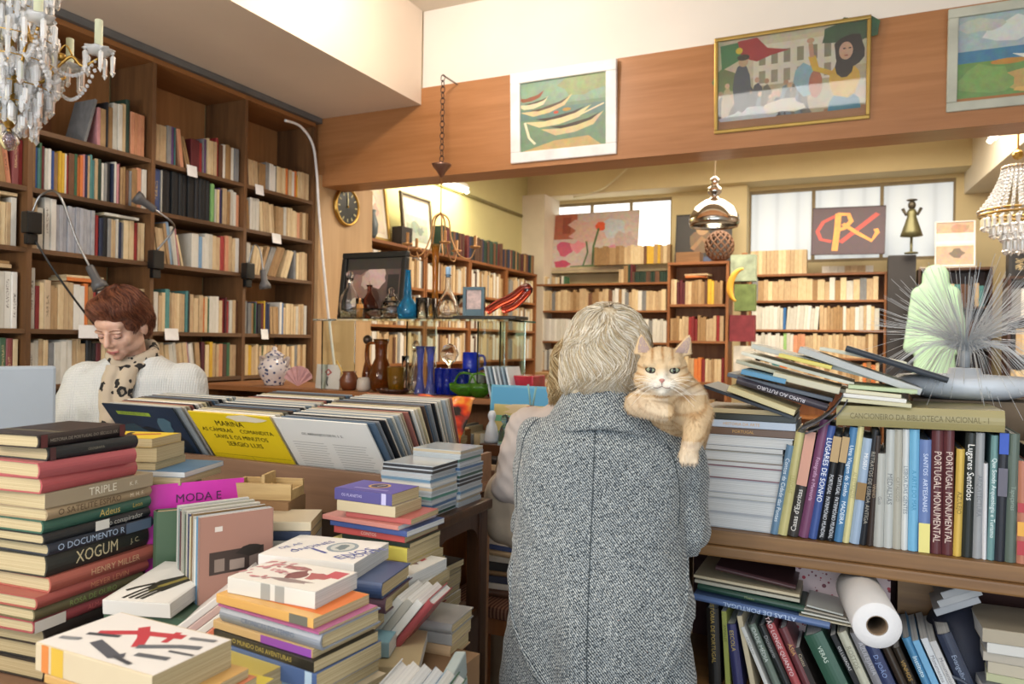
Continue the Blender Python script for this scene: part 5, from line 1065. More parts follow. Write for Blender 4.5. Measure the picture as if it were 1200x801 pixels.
# G: books standing and leaning at the table edge
GG = 'leaning books at the aisle end of the sales table'
specs = [('3a3560', 'indigo', 'hard'), ('54428a', 'violet', 'paper'), ('3c6a44', 'green', 'hard'), ('cfcfca', 'white', 'paper'), ('b8b4a8', 'grey white', 'paper'), ('d8d6d0', 'pale', 'paper'), ('a02c34', 'red', 'hard')]
q = PZ(428, 772, .82); GZ2 = .8105
bx('book_carton', (0, 0, 0), (.2, .2, GZ2 - .001), plain('7c6044', .8), M=T(-.90, q.y - .05, 0), label='tall cardboard carton beside the sales table under the leaning books', cat='box')
for i, (c, cn, k) in enumerate(specs):
    book(.165, .11, .016, c, k, T(q.x - .10 + .0205 * i, q.y - .02 + .004 * i, GZ2) @ RZ_(10) @ stand(.165, .016, 38), '%s book leaning, %s from the numbered book pile' % (cn, ORD[i]), group=GG, white=True)
q = PZ(378, 792, .86)
for i, (px, py, z, L, Wd, Tk, yaw, c, k, lab, a) in enumerate([(395, 745, .89, .14, .19, .028, 20, '7fa8b8', 'paper', 'pale blue-covered paperback in front of the leaning row', [('84b0c0', rect(-.068, .002, .068, .188)), ('3a4a54', el(.0, .09, .015, .06, 12, 20, .2))]), (420, 775, .86, .15, .2, .022, 26, 'c8b888', 'paper', 'cream paperback before the leaning row', None), (385, 762, .855, .17, .2, .026, 24, 'd0c8b4', 'paper', 'ivory book partly under the pale blue one', None)]):
    q = PZ(px, py, z); book(L, Wd, Tk, c, k, T(q.x, q.y, TZ + .002 + (.028 + .024 if i == 0 else (0 if i == 2 else .0275))) @ RZ_(yaw) @ T(L / 2 - .04, 0, 0), lab, group='books lying before the leaning row', art=a, white=True)
# lower chair with leaning books by the aisle
bx('wooden_crate', (0, 0, 0), (.15, .24, .80), M_counter, M=T(-.715, .86, 0) @ RZ_(0), label='low wooden crate under the leaning books by the aisle', cat='crate')
GX = 'books on the low crate by the aisle'
specs = [('c4c6c8', 'silver', 'hard'), ('e0deda', 'white', 'paper'), ('e0e0de', 'glossy white', 'paper'), ('5f8fb8', 'blue', 'paper'), ('7fb0d4', 'sky blue', 'paper'), ('2c5a3c', 'dark green', 'hard'), ('c8403c', 'scarlet', 'paper')]
for i, (c, cn, k) in enumerate(specs[:6]):
    book(.15, .11, .016, c, k, T(-.735 + .021 * i, .89, .8015) @ RZ_(12) @ stand(.16, .018, 36), '%s book on the low crate, %s in its slanting row' % (cn, ORD[i]), group=GX, white=True)
r = empty('empty_picture', T(-.53, .94, .62) @ RZ_(106) @ RX_(-4), 'empty pale blue-grey picture frame standing on the low crate', 'frame')
bm = BM()
for q_ in ((0, 0, 0, .2, .02, .04), (0, 0, .26, .2, .02, .30), (0, 0, .0405, .045, .02, .2595), (.155, 0, .0405, .2, .02, .2595)): box(bm, *q_, bev=.004)
obj('frame', bm, plain('93a3a6', .5), r); bx('backing', (.04, .012, .035), (.16, .018, .265), plain('7c8f94', .6), r); bx('frame_plinth', (.0, -.01, 0), (.2, .05, .619), M_counter, M=T(-.53, .94, 0) @ RZ_(106), label='narrow wooden pedestal under the pale blue-grey frame', cat='pedestal')

# ------------------------------------------------------------------ small dark table with the disc cases
r = empty('side_table', T(-1.135, 1.50, 0), 'dark mahogany side table with rounded brackets carrying the disc case stacks', 'table')
W_, D_, H_ = .228, .30, 1.025
bm = BM(); box(bm, -.01, -.012, H_ - .028, W_ + .01, D_ + .01, H_, bev=.007); obj('tabletop', bm, M_darkh, r)
for x in (0, W_ - .042):
    for y in (0, D_ - .042):
        bm = BM(); box(bm, x, y, 0, x + .042, y + .042, H_ - .0285, bev=.004); obj('leg', bm, M_dark, r)
def bracket(bm, x0, x1, y0, y1, z1, horizontal=True):
    n = 7; rr = .05
    a, b = (x0, x1) if horizontal else (y0, y1)
    top = [(a, z1), (b, z1)]
    pts = [(a, z1), (a, z1 - .09)] + [(a + rr * (1 - math.cos(R(90 * k / n))), z1 - .09 + .055 * math.sin(R(90 * k / n))) for k in range(n + 1)] + [(b - rr * (1 - math.cos(R(90 * k / n))), z1 - .09 + .055 * math.sin(R(90 * k / n))) for k in range(n, -1, -1)] + [(b, z1 - .09), (b, z1)]
    pts2 = []
    for p_ in pts:
        if not pts2 or (abs(p_[0] - pts2[-1][0]) + abs(p_[1] - pts2[-1][1])) > 1e-5: pts2.append(p_)
    c0, c1 = ((y0, y1) if horizontal else (x0, x1))
    f = [[bm.verts.new((u, c, z) if horizontal else (c, u, z)) for u, z in pts2] for c in (c0, c1)]
    bm.faces.new(f[0]); bm.faces.new(f[1][::-1]); m = len(pts2)
    for k in range(m): bm.faces.new((f[0][k], f[1][k], f[1][(k + 1) % m], f[0][(k + 1) % m]))
    bmesh.ops.recalc_face_normals(bm, faces=bm.faces[:])
for y in (.006, D_ - .026): bm = BM(); bracket(bm, .0425, W_ - .0425, y, y + .02, H_ - .029); obj('apron', bm, M_dark, r)
for x in (.006, W_ - .026): bm = BM(); bracket(bm, x, x + .02, .0425, D_ - .0425, H_ - .029, False); obj('apron', bm, M_dark, r)
for z in (.30, .72): bx('shelf', (.006, .006, z), (W_ - .006, D_ - .006, z + .018), M_darkh, r)
GCD = 'stacked disc cases on the side table'
cdc = ['2c5a4c', 'a8b0b4', '3a3a3c', 'c8ccd0', '5a88a8', '8a9aa4', 'b8a88a', '30343a', '4a8a7a', 'b0b4b8', '3c6a9a', 'd0d0cc']; cdn = ['dark green', 'silver', 'black', 'clear', 'blue', 'grey', 'tan', 'charcoal', 'teal', 'light grey', 'mid blue', 'white']
cdme = None
def cd(M, i, lab, parts=True):
    r = empty('disc_case', M, lab, 'disc case', GCD)
    o = bx('inlay', (.0006, -.0004, .0016), (.1414, .1246, .0082), M_cover2, r); o.color = srgb(cdc[i % 12])
    bm = BM(); box(bm, 0, 0, .0085, .142, .125, .0099); box(bm, 0, 0, 0, .142, .125, .0014)
    obj('case_shell', bm, plain('b4bcc2', .12, 0, .05, name='clear_plastic'), r); return r
q0 = PY(465, 545, 1.535)
for s, (y, n, z0) in enumerate(((1.53, 12, 1.0255), (1.662, 14, 1.0255))):
    for k in range(n):
        cd(T(-1.066 + .004 * s + rnd.uniform(-.003, .003), y + rnd.uniform(-.003, .002), z0 + .0102 * k) @ RZ_(rnd.uniform(-1.5, 1.5)) @ T(0, 0, 0), (k * 5 + s) % 12, '%s disc case, %s from the bottom of the %s stack on the side table' % (cdn[(k * 5 + s) % 12], ORD[k], ('front', 'middle', 'rear')[s]))
for k in range(9):
    cn = ['bl', 'gy', 'cr', 'wh', 'bk', 'bl', 'cr', 'gy', 'bk'][k]
    book(.18, .14, .016, rnd.choice(HEX[cn]), 'paper', T(-1.12 + .1, 1.56, .7385 + .0166 * k) @ RZ_(rnd.uniform(-4, 4)), '%s magazine inside the side table, %s from its upper shelf' % (CN[cn], ORD[k]), name='magazine', cat='magazine', group='magazines on the inner shelf of the side table')
for k in range(8):
    cn = ['sa', 'gy', 'bk', 'cr', 'wh', 'rd', 'cr', 'bk'][k]
    book(.18, .14, .018, rnd.choice(HEX[cn]), 'paper', T(-1.12 + .1, 1.56, .3185 + .0186 * k) @ RZ_(rnd.uniform(-4, 4)), '%s magazine inside the side table, %s from its bottom shelf' % (CN[cn], ORD[k]), name='magazine', cat='magazine', group='magazines on the bottom shelf of the side table')

# ------------------------------------------------------------------ stool with a striped seat and its book pile
t = NT('striped_upholstery'); wv = t.n('ShaderNodeTexWave', i_Scale=22.0, i_Distortion=.1); t.l(t.mapping(t.coord(), (1, .02, .02)), wv.inputs[0]); t.set(Base_Color=t.ramp(wv.outputs['Fac'], [(.2, '5a3a30'), (.5, '7c5446'), (.8, '94705c')]), Roughness=.9)
sx, sy = -1.37, 2.34
r = empty('striped_stool', T(sx, sy, 0), 'wooden stool with a brown striped seat holding a pile of books', 'stool')
bm = BM(); box(bm, .0, .0, .475, .37, .34, .52, bev=.015); obj('seat', bm, t.m, r)
bx('seat_rail', (.01, .01, .42), (.36, .33, .4745), M_teak, r)
for x in (.01, .325):
    for y in (.01, .295): bx('leg', (x, y, 0), (x + .035, y + .035, .4195), M_teak, r)
bx('stretcher', (.0455, .02, .15), (.3245, .04, .175), M_teak, r)
z = .521
for k in range(20):
    cn = ['br', 'wh', 'db', 'ta', 'bk', 'wh', 'cr', 'bl', 'wh', 'bk', 'cr', 'cr', 'ta', 'db', 'ta', 'or', 'br', 'cr', 'bk', 'ta'][k]; Tk = [.03, .02, .025, .02, .03, .02, .022, .018, .02, .026, .03, .028, .03, .05, .024, .026, .03, .02, .03, .03][k]
    book(.24, .17, Tk, rnd.choice(HEX[cn]), 'hard' if k % 3 == 0 else 'paper', T(sx + .2 + rnd.uniform(-.015, .015), sy + .09, z) @ RZ_(rnd.uniform(-9, 9)), '%s book on the striped stool, %s up from the seat' % (CN[cn], ORD[k]), group='pile of books on the striped stool', white=cn == 'wh'); z += Tk + .0005
    if z > 1.02: break
bx('wooden_box', (0, 0, 0), (.2, .16, .04), M_darkh, M=T(sx + .1, sy + .10, z + .0005), label='flat dark wooden box topping the stool pile', cat='box'); zb = z + .041
for i, (dx, dy, h, m, lab) in enumerate([(.02, .06, .12, 'c4ccd4', 'milky white angel figurine on the dark wooden box'), (.08, .05, .11, '9ab8cc', 'pale blue angel figurine on the dark wooden box'), (.14, .07, .12, 'd4d8dc', 'white glass figurine at the aisle end of the box')]):
    bm = BM(); lathe(bm, [(0, 0), (.028, 0), (.03, .01), (.02, h * .5), (.01, h * .66), (.014, h * .75), (.016, h * .86), (.01, h * .97), (0, h)], 16, T(sx + .1 + dx, sy + .10 + dy, zb)); tag(obj('figurine', bm, glass(m, .15, name='milky_glass') if i else plain(m, .2), smooth=True), lab, 'figurine', 'figurines on the dark wooden box')
# piles of paper and the flame scarf behind the records
bx('low_cabinet', (0, 0, 0), (.33, .3, .97), M_teak, M=T(-1.72, 2.34, 0), label='low teak cabinet behind the record counter', cat='cabinet')
z = .9705
for k in range(11):
    cn = ['wh', 'cr', 'gr', 'ta', 'cr', 'wh', 'br', 'cr', 'rd', 'ta', 'bk'][k]; Tk = rnd.uniform(.018, .028)
    book(.26, .19, Tk, rnd.choice(HEX[cn]), 'paper', T(-1.53, 2.38, z) @ RZ_(rnd.uniform(-6, 8)), '%s book in the pile under the flame scarf, %s from the cabinet' % (CN[cn], ORD[k]), group='pile of books under the flame-patterned scarf'); z += Tk + .0005
zs = z
t = NT('flame_fabric'); nz = t.noise(t.mapping(t.coord(), (9, 9, 9)), 1.2, 3, rough=.4); t.set(Base_Color=t.ramp(nz, [(.40, '1c1a1c'), (.47, 'c8321c'), (.52, 'e0501c'), (.58, 'e89a2c'), (.66, 'd8421c')]), Roughness=.4)
nu, nv = 18, 14; bm = BM(); g = []
for i in range(nu + 1):
    rowv = []
    for j in range(nv + 1):
        u = i / nu; v = j / nv; X = -1.60 + .25 * u + .05 * v; Y = 2.54 - .19 * v
        drop = max(0, v - .25) * .22 + max(0, u - .62) * .3 * v
        Zz = zs + .012 + .02 * math.sin(u * 9 + v * 3) * (.4 + v) - drop * (v > .25) ; Y2 = Y - (.06 if v > .5 else .06 * max(0, (v - .25) * 4))
        rowv.append(bm.verts.new((X, Y2 + .012 * math.sin(u * 14), max(Zz, zs - .3))))
    g.append(rowv)
for i in range(nu):
    for j in range(nv): bm.faces.new((g[i][j], g[i + 1][j], g[i + 1][j + 1], g[i][j + 1]))
o = obj('flame_scarf', bm, t.m, smooth=True); m_ = o.modifiers.new('s', 'SOLIDIFY'); m_.thickness = .004; tag(o, 'red and orange flame-patterned scarf draped over the book pile', 'scarf')
# bright boxes behind the beige jacket
r = empty('picture_box', T(-1.40, 2.74, .801) @ RX_(-6), 'tall picture box with a blue sky and green label', 'box'); a = .32
bx('carton', (0, 0, 0), (a, .05, .47), plain('5fa8c8', .4), r, bev=.003)
decal('box_print', [('4a9cc8', rect(.008, .008, a - .008, .46)), ('c8b878', rect(.02, .28, a - .02, .39)), ('d8c49c', el(.17, .37, .1, .02, 12, 0, .3)), ('6ab08c', rect(.02, .32, a - .02, .345)), ('4a8a4c', rect(.02, .19, a - .02, .28)), ('2f7a3c', rect(.02, .05, a - .02, .18)), ('b8c87a', rect(.05, .22, .2, .25))], r, T(0, -.0006, 0) @ RX_(90))
bx('storage_box', (0, 0, 0), (.36, .12, .80), plain('9a8468', .8), M=T(-1.42, 2.71, 0), label='tall brown carton carrying the picture box', cat='box')
bx('foil_box', (0, 0, 0), (.22, .14, .10), plain('b02838', .15, .3, .2, 20), M=T(-1.50, 2.95, RC + .001), bev=.006, label='crimson foil-wrapped box at the aisle end of the display counter', cat='box')
r = empty('orange_goblet', T(sx + .26, sy + .2, zb), 'orange glass ball goblet with straws on the dark wooden box', 'goblet')
bm = BM(); lathe(bm, [(0, 0), (.03, 0), (.03, .006), (.006, .014), (.006, .07), (.02, .08)], 16); obj('stem', bm, G_clear, r, True)
bm = BM(); ball(bm, (0, 0, .11), (.036, .036, .03), 18); obj('globe', bm, plain('c8683c', .25), r, True)
bm = BM(); tube(bm, [(0, 0, .14), (-.012, 0, .22)], .004, 6); tube(bm, [(.008, 0, .14), (.02, 0, .21)], .004, 6); obj('straw', bm, plain('8ab8b8', .4), r, True)

# ------------------------------------------------------------------ grey monitor at the very left
q = PD(35, 500, 1.95)
r = empty('monitor', T(q.x, q.y, .905) @ RZ_(70), 'back of a pale grey flat monitor behind the tall book pile', 'monitor')
bm = BM(); box(bm, -.42, 0, .10, .06, .03, .46, bev=.008); obj('housing', bm, plain('a4adb6', .4, 0, .05), r)
bx('stand', (-.25, .0305, 0), (-.15, .06, .2), plain('8a9298', .4), r); bx('foot', (-.34, -.05, -.004), (-.08, .14, .012), plain('8a9298', .4), r)
bx('monitor_desk', (-.5, -.02, 0), (.0, .3, .90), M_counter, M=T(q.x, q.y, 0) @ RZ_(70), label='plain wooden desk under the grey monitor', cat='desk')
bx('framed_board', (-.35, 0, 0), (-.16, .02, .255), M_teak, M=T(q.x - .45, q.y + .35, 1.03) @ RZ_(60) @ RX_(-5), label='brown wooden board edge showing above the grey monitor', cat='board')
bx('board_shelf', (-.4, -.1, 0), (-.12, .1, 1.029), M_teak, M=T(q.x - .45, q.y + .35, 0) @ RZ_(60), label='brown cupboard behind the grey monitor', cat='cupboard')

# ------------------------------------------------------------------ right-hand shelf unit
SY, SZ, LZ = 1.87, .995, .60
r = empty('shelf_unit', T(-.46, SY, 0), 'low oak shelf unit full of art books beside the standing woman', 'bookcase')
SW = 2.0
bm = BM(); box(bm, 0, 0, SZ - .035, SW, .36, SZ, bev=.003); box(bm, 0, -.012, SZ - .062, SW, .012, SZ - .0355, bev=.005); obj('top_shelf', bm, M_oak, r)
bx('shelf', (.02, .0, LZ - .03), (SW - .02, .35, LZ), M_oak, r); bx('shelf', (.02, .0, .12), (SW - .02, .35, .15), M_oak, r)
for x in (0, .55, SW - .02): bx('upright', (x, .23 if x == .55 else .013, LZ + .0005 if x == .55 else 0), (x + (.09 if x == .55 else .02), .35, SZ - .0625), M_oak, r)
bx('back_panel', (.02, .351, 0), (SW - .02, .36, SZ - .036), plain('4a2c28', .7), r)
GR = 'upright art books on the shelf unit'
XS = lambda px, y=640: PY(px, y, SY + .02).x
U = [(902, 521, 9, '5b86a8', 'steel blue', 'Contos da Cidade das Pontes', 'dfe8ee', .013, {}), (911, 506, 8.5, 'c8c078', 'lime yellow', 'LENDAS', 'a8a058', .012, {}), (922, 508, 8.5, '3a3634', 'dark', "Casas d'Escritas", 'e0dcd4', .016, dict(tx=-.06, bands=[('c89480', 0.0, .13)])),
     (935, 491, 9, '7a3c68', 'purple', 'Fotografia e Memoria', 'c8a0c0', .012, {}), (947, 498, 8, '1f4c9c', 'royal blue', 'LUGARES DE SONHO', 'e8ecf4', .021, dict(tx=.03)), (957, 508, 7.5, '1c1e22', 'black', 'PORTUGAL  PATRIMÓNIO MUNDIAL', 'c8ccd4', .012, dict(tx=-.045, tw=.15, bands=[('b09468', .06, .12)])),
     (967.5, 508, 7.5, '1c1e22', 'black', 'PORTUGAL  PATRIMÓNIO MUNDIAL', 'c8ccd4', .012, dict(tx=-.045, tw=.15, bands=[('b09468', .06, .12)])), (977, 500, 6.5, '2478b0', 'bright blue', 'Uma Viagem de Sonho   MADEIRA', 'e0ecf4', .013, {}), (987, 499, 6, 'd8d090', 'pale yellow', 'AS ESTRADAS', 'a8a070', .01, {}),
     (995, 513, 6, '9ab4cc', 'ice blue', 'MUSEU', 'f0f0f0', .012, dict(tx=.07, bands=[('8a6c3c', -.02, .02)])), (1007, 503, 5, '26282e', 'black', 'RETRATOS DE LISBOA ANTIGA', '9a9488', .012, {}), (1015, 510, 3, '3a2c26', 'brown black', 'VINHO', '9a8468', .01, {}),
     (1023.5, 531, .5, 'b8bab4', 'stone grey', 'Guia', '6a6a68', .01, {}), (1035.5, 503, .4, 'c0c4c2', 'light grey', 'MEDALHAS', '707476', .014, {}), (1046, 503, 0, 'b4b2a4', 'warm grey', 'CATALOGO', '8a887c', .01, {}), (1056, 503, 0, 'd4d8d8', 'white', 'LISBOA DAS GENTES', '6a7a84', .013, {}),
     (1064, 503, 0, '5ab0d4', 'sky blue', 'A ARTE DO MAR', '3a88b0', .012, {}), (1076, 515, 0, '5878b8', 'periwinkle and yellow', 'SANTOS  ARTESANAIS', 'c8d4ec', .013, dict(tx=.03, bands=[('d8d080', -.125, -.06)])),
     (1090, 504, 0, '5e2028', 'maroon', 'PORTUGAL MONUMENTAL', 'd0bcb0', .022, dict(tx=-.01, tw=.2)), (1104, 504, 0, '5e2028', 'maroon', 'PORTUGAL MONUMENTAL', 'd0bcb0', .022, dict(tx=-.01, tw=.2)), (1117, 526, 1, 'd4b41c', 'mustard yellow', 'AZULEJO', '6a5a10', .012, {}),
     (1127, 507, 1, '202826', 'black', 'Lugares Sentidos', 'e4e4e0', .02, dict(tx=.05)), (1140, 507, .6, '9ca0a4', 'grey', 'ARQUITECTURA', '70747a', .012, {}), (1151, 543, 0, 'dcdce0', 'thin white', '', 'ffffff', .01, {}), (1157, 510, 1, '6a9a9c', 'teal', 'Que Sonde Arqueologia e Turismo', 'dce8e8', .014, {}),
     (1166, 505, 1, '262a36', 'dark blue', '', '9a9aa8', .012, dict(bands=[('2c50b0', .09, .135), ('5c5a68', -.0, .06)])), (1178, 508, .8, '5c6e64', 'grey green', 'Tapeçarias', '8a9a90', .012, {}), (1191.5, 540, 0, 'b86a48', 'orange and red striped', '', 'ffffff', .01, dict(bands=[('a8343c', -.09, -.06), ('d8a040', -.05, -.02), ('a8343c', .0, .02)]))]
for i, (px, ty, lean, c, cn, title, tc, ts, o) in enumerate(U):
    x0 = XS(px); x1 = XS(U[i + 1][0]) if i + 1 < len(U) else XS(px + 13)
    c0 = math.cos(R(lean)); Tk = (x1 - x0 - .0006) * c0
    pt = PY(px, ty, SY + .02); H = (pt.z - SZ) / c0
    lab = '%s art book standing on the shelf unit, %s from the cat' % (cn, ORD[i])
    book(H, .21, Tk, c, 'hard', T(x0, SY + .018, SZ + .001) @ stand(H, Tk, lean), lab, title=title or None, tcol=tc, tsize=min(ts, Tk * .9), flip=(i != 2), group=GR, white=True, **o)
x = XS(1206)
for i in range(26):
    Tk = rnd.uniform(.02, .035); H = rnd.uniform(.24, .29); cn = rnd.choice(['gr', 'bl', 'bk', 'wh', 'mr', 'gy'])
    small(T(x, SY + .02, SZ + .001) @ stand(H, Tk), H, .2, Tk, cn, 'hard', ('shelf unit beyond the striped book', 'top', i)); x += Tk + .001
    if x > 1.45: break
# horizontal pile, page edges turned out
GH2 = 'flat pile of art books against the woman'
x0 = PY(806, 620, SY + .02).x; z = SZ + .001
HB = [(.0375, 'b8bcc0', 'white'), (.036, 'b0b4bc', 'white'), (.012, 'b8b89a', 'cream'), (.035, 'b4b8c0', 'white'), (.032, '8a5a64', 'white and pink'), (.01, '8a4a5a', 'plum'), (.026, '9a9484', 'grey beige'), (.012, '2c3036', 'black and white'), (.026, 'c8ccd0', 'ice white'), (.018, '6a4c34', 'brown'), (.018, 'b8c4d4', 'silver blue'), (.016, '2a2e24', 'black with gold spots'), (.012, '8c7a5c', 'brown paper')]
for i, (Tk, c, cn) in enumerate(HB):
    L = [.235, .23, .225, .235, .235, .225, .225, .22, .245, .25, .25, .24, .2][i]
    M = T(x0 + .115 + rnd.uniform(-.004, .004) + (.01 if i > 7 else 0), SY + .03, z) @ RZ_(rnd.uniform(-1.5, 1.5)) @ T(0, .2, 0) @ RZ_(180)
    sp = i in (9, 10, 11)
    if sp: M = M @ T(0, .2, 0) @ RZ_(180)
    book(L, .2, Tk, c, 'hard' if Tk > .02 else 'paper', M, '%s book lying flat in the page-edged pile, %s from the board' % (cn, ORD[i]), group=GH2, white=(cn not in ('brown paper',)), title={9: 'PORTUGAL', 10: 'HISTORIA DA ARTE'}.get(i), tcol='c89a50', tsize=.01)
    z += Tk + .0005
zpile = z
def lay(px0, y0, px1, y1, Y, Wd, Tk, c, kind, label, group, **o):
    p0, p1 = PY(px0, y0, Y), PY(px1, y1, Y); d = p1 - p0; a = math.degrees(math.atan2(d.z, d.x)); L = d.length
    cf = o.pop('fore', False)
    M = T(p0) @ RY_(-a) @ T(L / 2, 0, 0)
    if cf: M = M @ T(0, Wd, 0) @ RZ_(180)
    return book(L, Wd, Tk, c, kind, M, label, group=group, **o)
GT = 'magazines and thin books lying loose on top of the art books'
lay(824, 454, 928, 491, SY + .02, .2, .008, '26303a', 'paper', 'thin dark blue booklet sticking out towards the cat', GT)
lay(852, 458, 930, 487, SY - .0, .18, .014, 'cfc48c', 'paper', 'cream-spined book over the dark blue booklet', GT)
lay(862, 449, 968, 482, SY + .05, .2, .018, '4a4450', 'hard', 'dark grey hardback with white lettering among the loose books', GT, title='RUMO AO FUTURO', tcol='d8d4dc', tsize=.013, flip=True)
lay(852, 441, 975, 471, SY + .06, .22, .010, '5a6470', 'paper', 'slate magazine over the dark grey hardback', GT)
lay(868, 438, 920, 450, SY + .02, .16, .012, '2f8ab8', 'paper', 'short turquoise booklet among the loose magazines', GT)
lay(905, 443, 983, 462, SY + .03, .2, .016, 'c8c4a8', 'paper', 'cream booklet beside the turquoise one', GT)
lay(862, 425, 990, 461, SY + .09, .22, .009, 'b8b89c', 'paper', 'pale greenish magazine in the loose heap', GT, white=True)
lay(868, 415, 1000, 452, SY + .08, .22, .008, 'd8d8c8', 'paper', 'off-white magazine in the loose heap', GT, white=True)
lay(880, 408, 1040, 449, SY + .10, .22, .012, 'c0c4bc', 'paper', 'pale grey magazine in the loose heap', GT, white=True)
lay(912, 418, 974, 433, SY + .03, .2, .009, 'd8cc3a', 'paper', 'bright yellow-edged magazine in the loose heap', GT)
lay(935, 413, 1078, 463, SY + .06, .22, .016, 'b4b8b8', 'paper', 'thick grey magazine sloping down towards the fibre lamp', GT, white=True)
lay(960, 410, 1062, 428, SY + .16, .2, .008, 'd8d8c4', 'paper', 'narrow white booklet at the rear of the heap', GT, white=True)
lay(990, 411, 1110, 449, SY + .10, .22, .014, '39424e', 'hard', 'navy hardback sloping under the fibre lamp', GT)
for i in range(4): lay(985 + 3 * i, 470 - 5 * i, 1068 - 6 * i + (25 if i == 3 else 0), 478 - 5.5 * i, SY + .0 + .01 * i, .2, .009, ['c8c49c', 'd8d8d4', 'd0ccb0', 'b8c89a'][i], 'paper', '%s booklet fanned on the khaki folio, %s up' % (['cream', 'white', 'ivory', 'pale green'][i], ORD[i]), 'booklets fanned on the khaki folio', white=True)
# curled sheet, khaki folio
lay(980, 498, 1178, 507, SY + .005, .26, .046, 'a09458', 'hard', 'long khaki folio lying across the tops of the upright books', GR, title='CANCIONEIRO DA BIBLIOTECA NACIONAL - I', tcol='6a5f34', tsize=.018, tx=.0, tw=.27)
bm = BM(); P = smoothpath([PY(938, 502, SY + .0), PY(955, 495, SY), PY(972, 483, SY), PY(983, 470, SY), PY(987, 462, SY)], 5)
for off in (0, .01):
    A_ = [bm.verts.new(p + Vector((off, 0, -off))) for p in P]; B_ = [bm.verts.new(p + Vector((off, .16, -off))) for p in P]
    for k in range(len(P) - 1): bm.faces.new((A_[k], A_[k+1], B_[k+1], B_[k]))
o = obj('curled_magazine', bm, plain('4c4c50', .5, 0, .3, 30), smooth=True); mm = o.modifiers.new('s', 'SOLIDIFY'); mm.thickness = .003; tag(o, 'dark curled magazine drooping between flat pile and khaki folio', 'magazine', GT)
# ---- fibre optic lamp
p = PD(1130, 447, 1.98); fz = p.z
bx('carton', (0, 0, 0), (.3, .2, 1.324 - SZ - .002), plain('6a5a48', .8), M=T(p.x - .13, SY + .24, SZ + .001), label='brown carton behind the upright books under the fibre lamp', cat='box')
r = empty('fibre_lamp', T(p.x - .01, SY + .34, 1.325), 'fibre optic lamp with a white plastic disc and clear radiating fibres', 'lamp')
bm = BM(); lathe(bm, [(0, 0), (.10, 0), (.16, .02), (.165, .045), (.15, .055), (.04, .06), (.035, .075), (0, .075)], 40); obj('base', bm, plain('c4ccd6', .35, 0, .03), r, True)
bm = BM(); lathe(bm, [(0, .075), (.012, .076), (.014, .10), (.02, .13), (0, .13)], 16); obj('stem', bm, plain('8f9498', .3), r, True)
bm = BM(); rg = random.Random(3)
for k in range(560):
    a = rg.uniform(0, 2 * math.pi); e = rg.betavariate(1.3, 1.2) * 1.45 - .25; L = rg.uniform(.15, .265)
    d = Vector((math.cos(a) * math.cos(e), math.sin(a) * math.cos(e), math.sin(e))); P = []
    for j in range(5):
        t_ = j / 4; q = Vector((0, 0, .115)) + d * L * t_ + Vector((0, 0, .035 * math.sin(math.pi * min(1, t_ * 1.2)) * (1 - max(0, math.sin(e))) - .09 * t_ * t_ * (1 - max(0, math.sin(e))) * (1 if e < .25 else .25))); P.append(q)
    tube(bm, P, .0005, 3)
o = obj('fibres', bm, plain('b8bcc0', .2, 0, .02, spec=.8, name='optic_fibre'), r); o['kind'] = 'stuff'
# ---- lower compartment
GL = 'books leaning in the lower compartment of the shelf unit'
Lo = [(827, 712, 3, .030, '1e1c1a', 'black and gold', 'HISTÓRIA DE PORTUGAL', 'a8904c'), (845, 716, 4, .012, '98a03c', 'lime and olive', 'ANNALES', '5a6020'), (850, 731, 8, .024, '2a2c66', 'navy with gold title', 'ESCOLA', 'b8a45c'), (863, 722, 12, .012, 'c8bc98', 'cream', '', ''), (868, 735, 24, .009, 'd0d0cc', 'white', 'A MÚSICA DE', '8a8a88'), (876, 733, 24, .018, '6a7a6e', 'grey green', 'IDADE MÉDIA', 'c8d0c8'), (888, 734, 25, .016, '24282a', 'black', 'Dicionario', '9a9a9a'), (897, 733, 25, .020, 'a82c34', 'red', 'TÃO LONGE QUANTO', 'e0c8c8'), (912, 737, 25, .020, '6c2c34', 'dark red', 'ÁSIA', 'c89a60'), (930, 760, 25, .014, '2c2422', 'brown black', 'Castas', 'b0a088'), (942, 746, 27, .044, '2c5c48', 'green', 'VERAS', 'c8d8cc'), (973, 745, 27, .012, '1e2024', 'black spotted', 'OS LUSIADAS', 'c8c8c8'), (981, 742, 25, .020, 'c4c4b0', 'cream', 'ROSTOS', '8a8a78'), (996, 743, 25, .024, '8f8e94', 'grey with purple mark', 'AZULEJARIA', 'b8b8c0'), (1013, 758, 25, .028, '27386a', 'navy blue', 'D. JOÃO', '8aa0d0'), (1032, 757, 25, .018, '3a2c20', 'dark brown', '', ''), (1046, 760, 24, .016, '33281c', 'black brown', 'VINHOS', 'b08c48'), (1057, 749, 24, .018, '2a86b8', 'turquoise', 'Instituto', 'e0f0f4'), (1069, 751, 24, .014, '5aa8d0', 'white and sky blue', '', ''), (1079, 749, 24, .014, 'ccd0d4', 'white', 'Monumentos', '6a6a70'), (1089, 752, 24, .014, 'c4c4c4', 'pale grey', 'Monumentos', '6a6a70'), (1098, 745, 23, .03, '26324c', 'slate navy', 'Evangelho', '8a98b0')]
for i, (px, ty, a, Tk, c, cn, ti, tc) in enumerate(Lo):
    pt = PY(px, ty, SY + .03); H = (pt.z - LZ - .001) / math.cos(R(a)); x = pt.x + H * math.sin(R(a))
    book(H, .18, Tk, c, 'hard' if Tk > .015 else 'paper', T(x, SY + .03 + .003 * (i % 2), LZ + .001) @ stand(H, Tk, -a), '%s book leaning in the lower compartment, %s from the grey coat' % (cn, ORD[i]), title=ti or None, tcol=tc or '888888', tsize=min(.014, Tk * .8), flip=True, group=GL, white=True, tx=.04)
GA2 = 'flat books tilted on top of the leaning lower books'
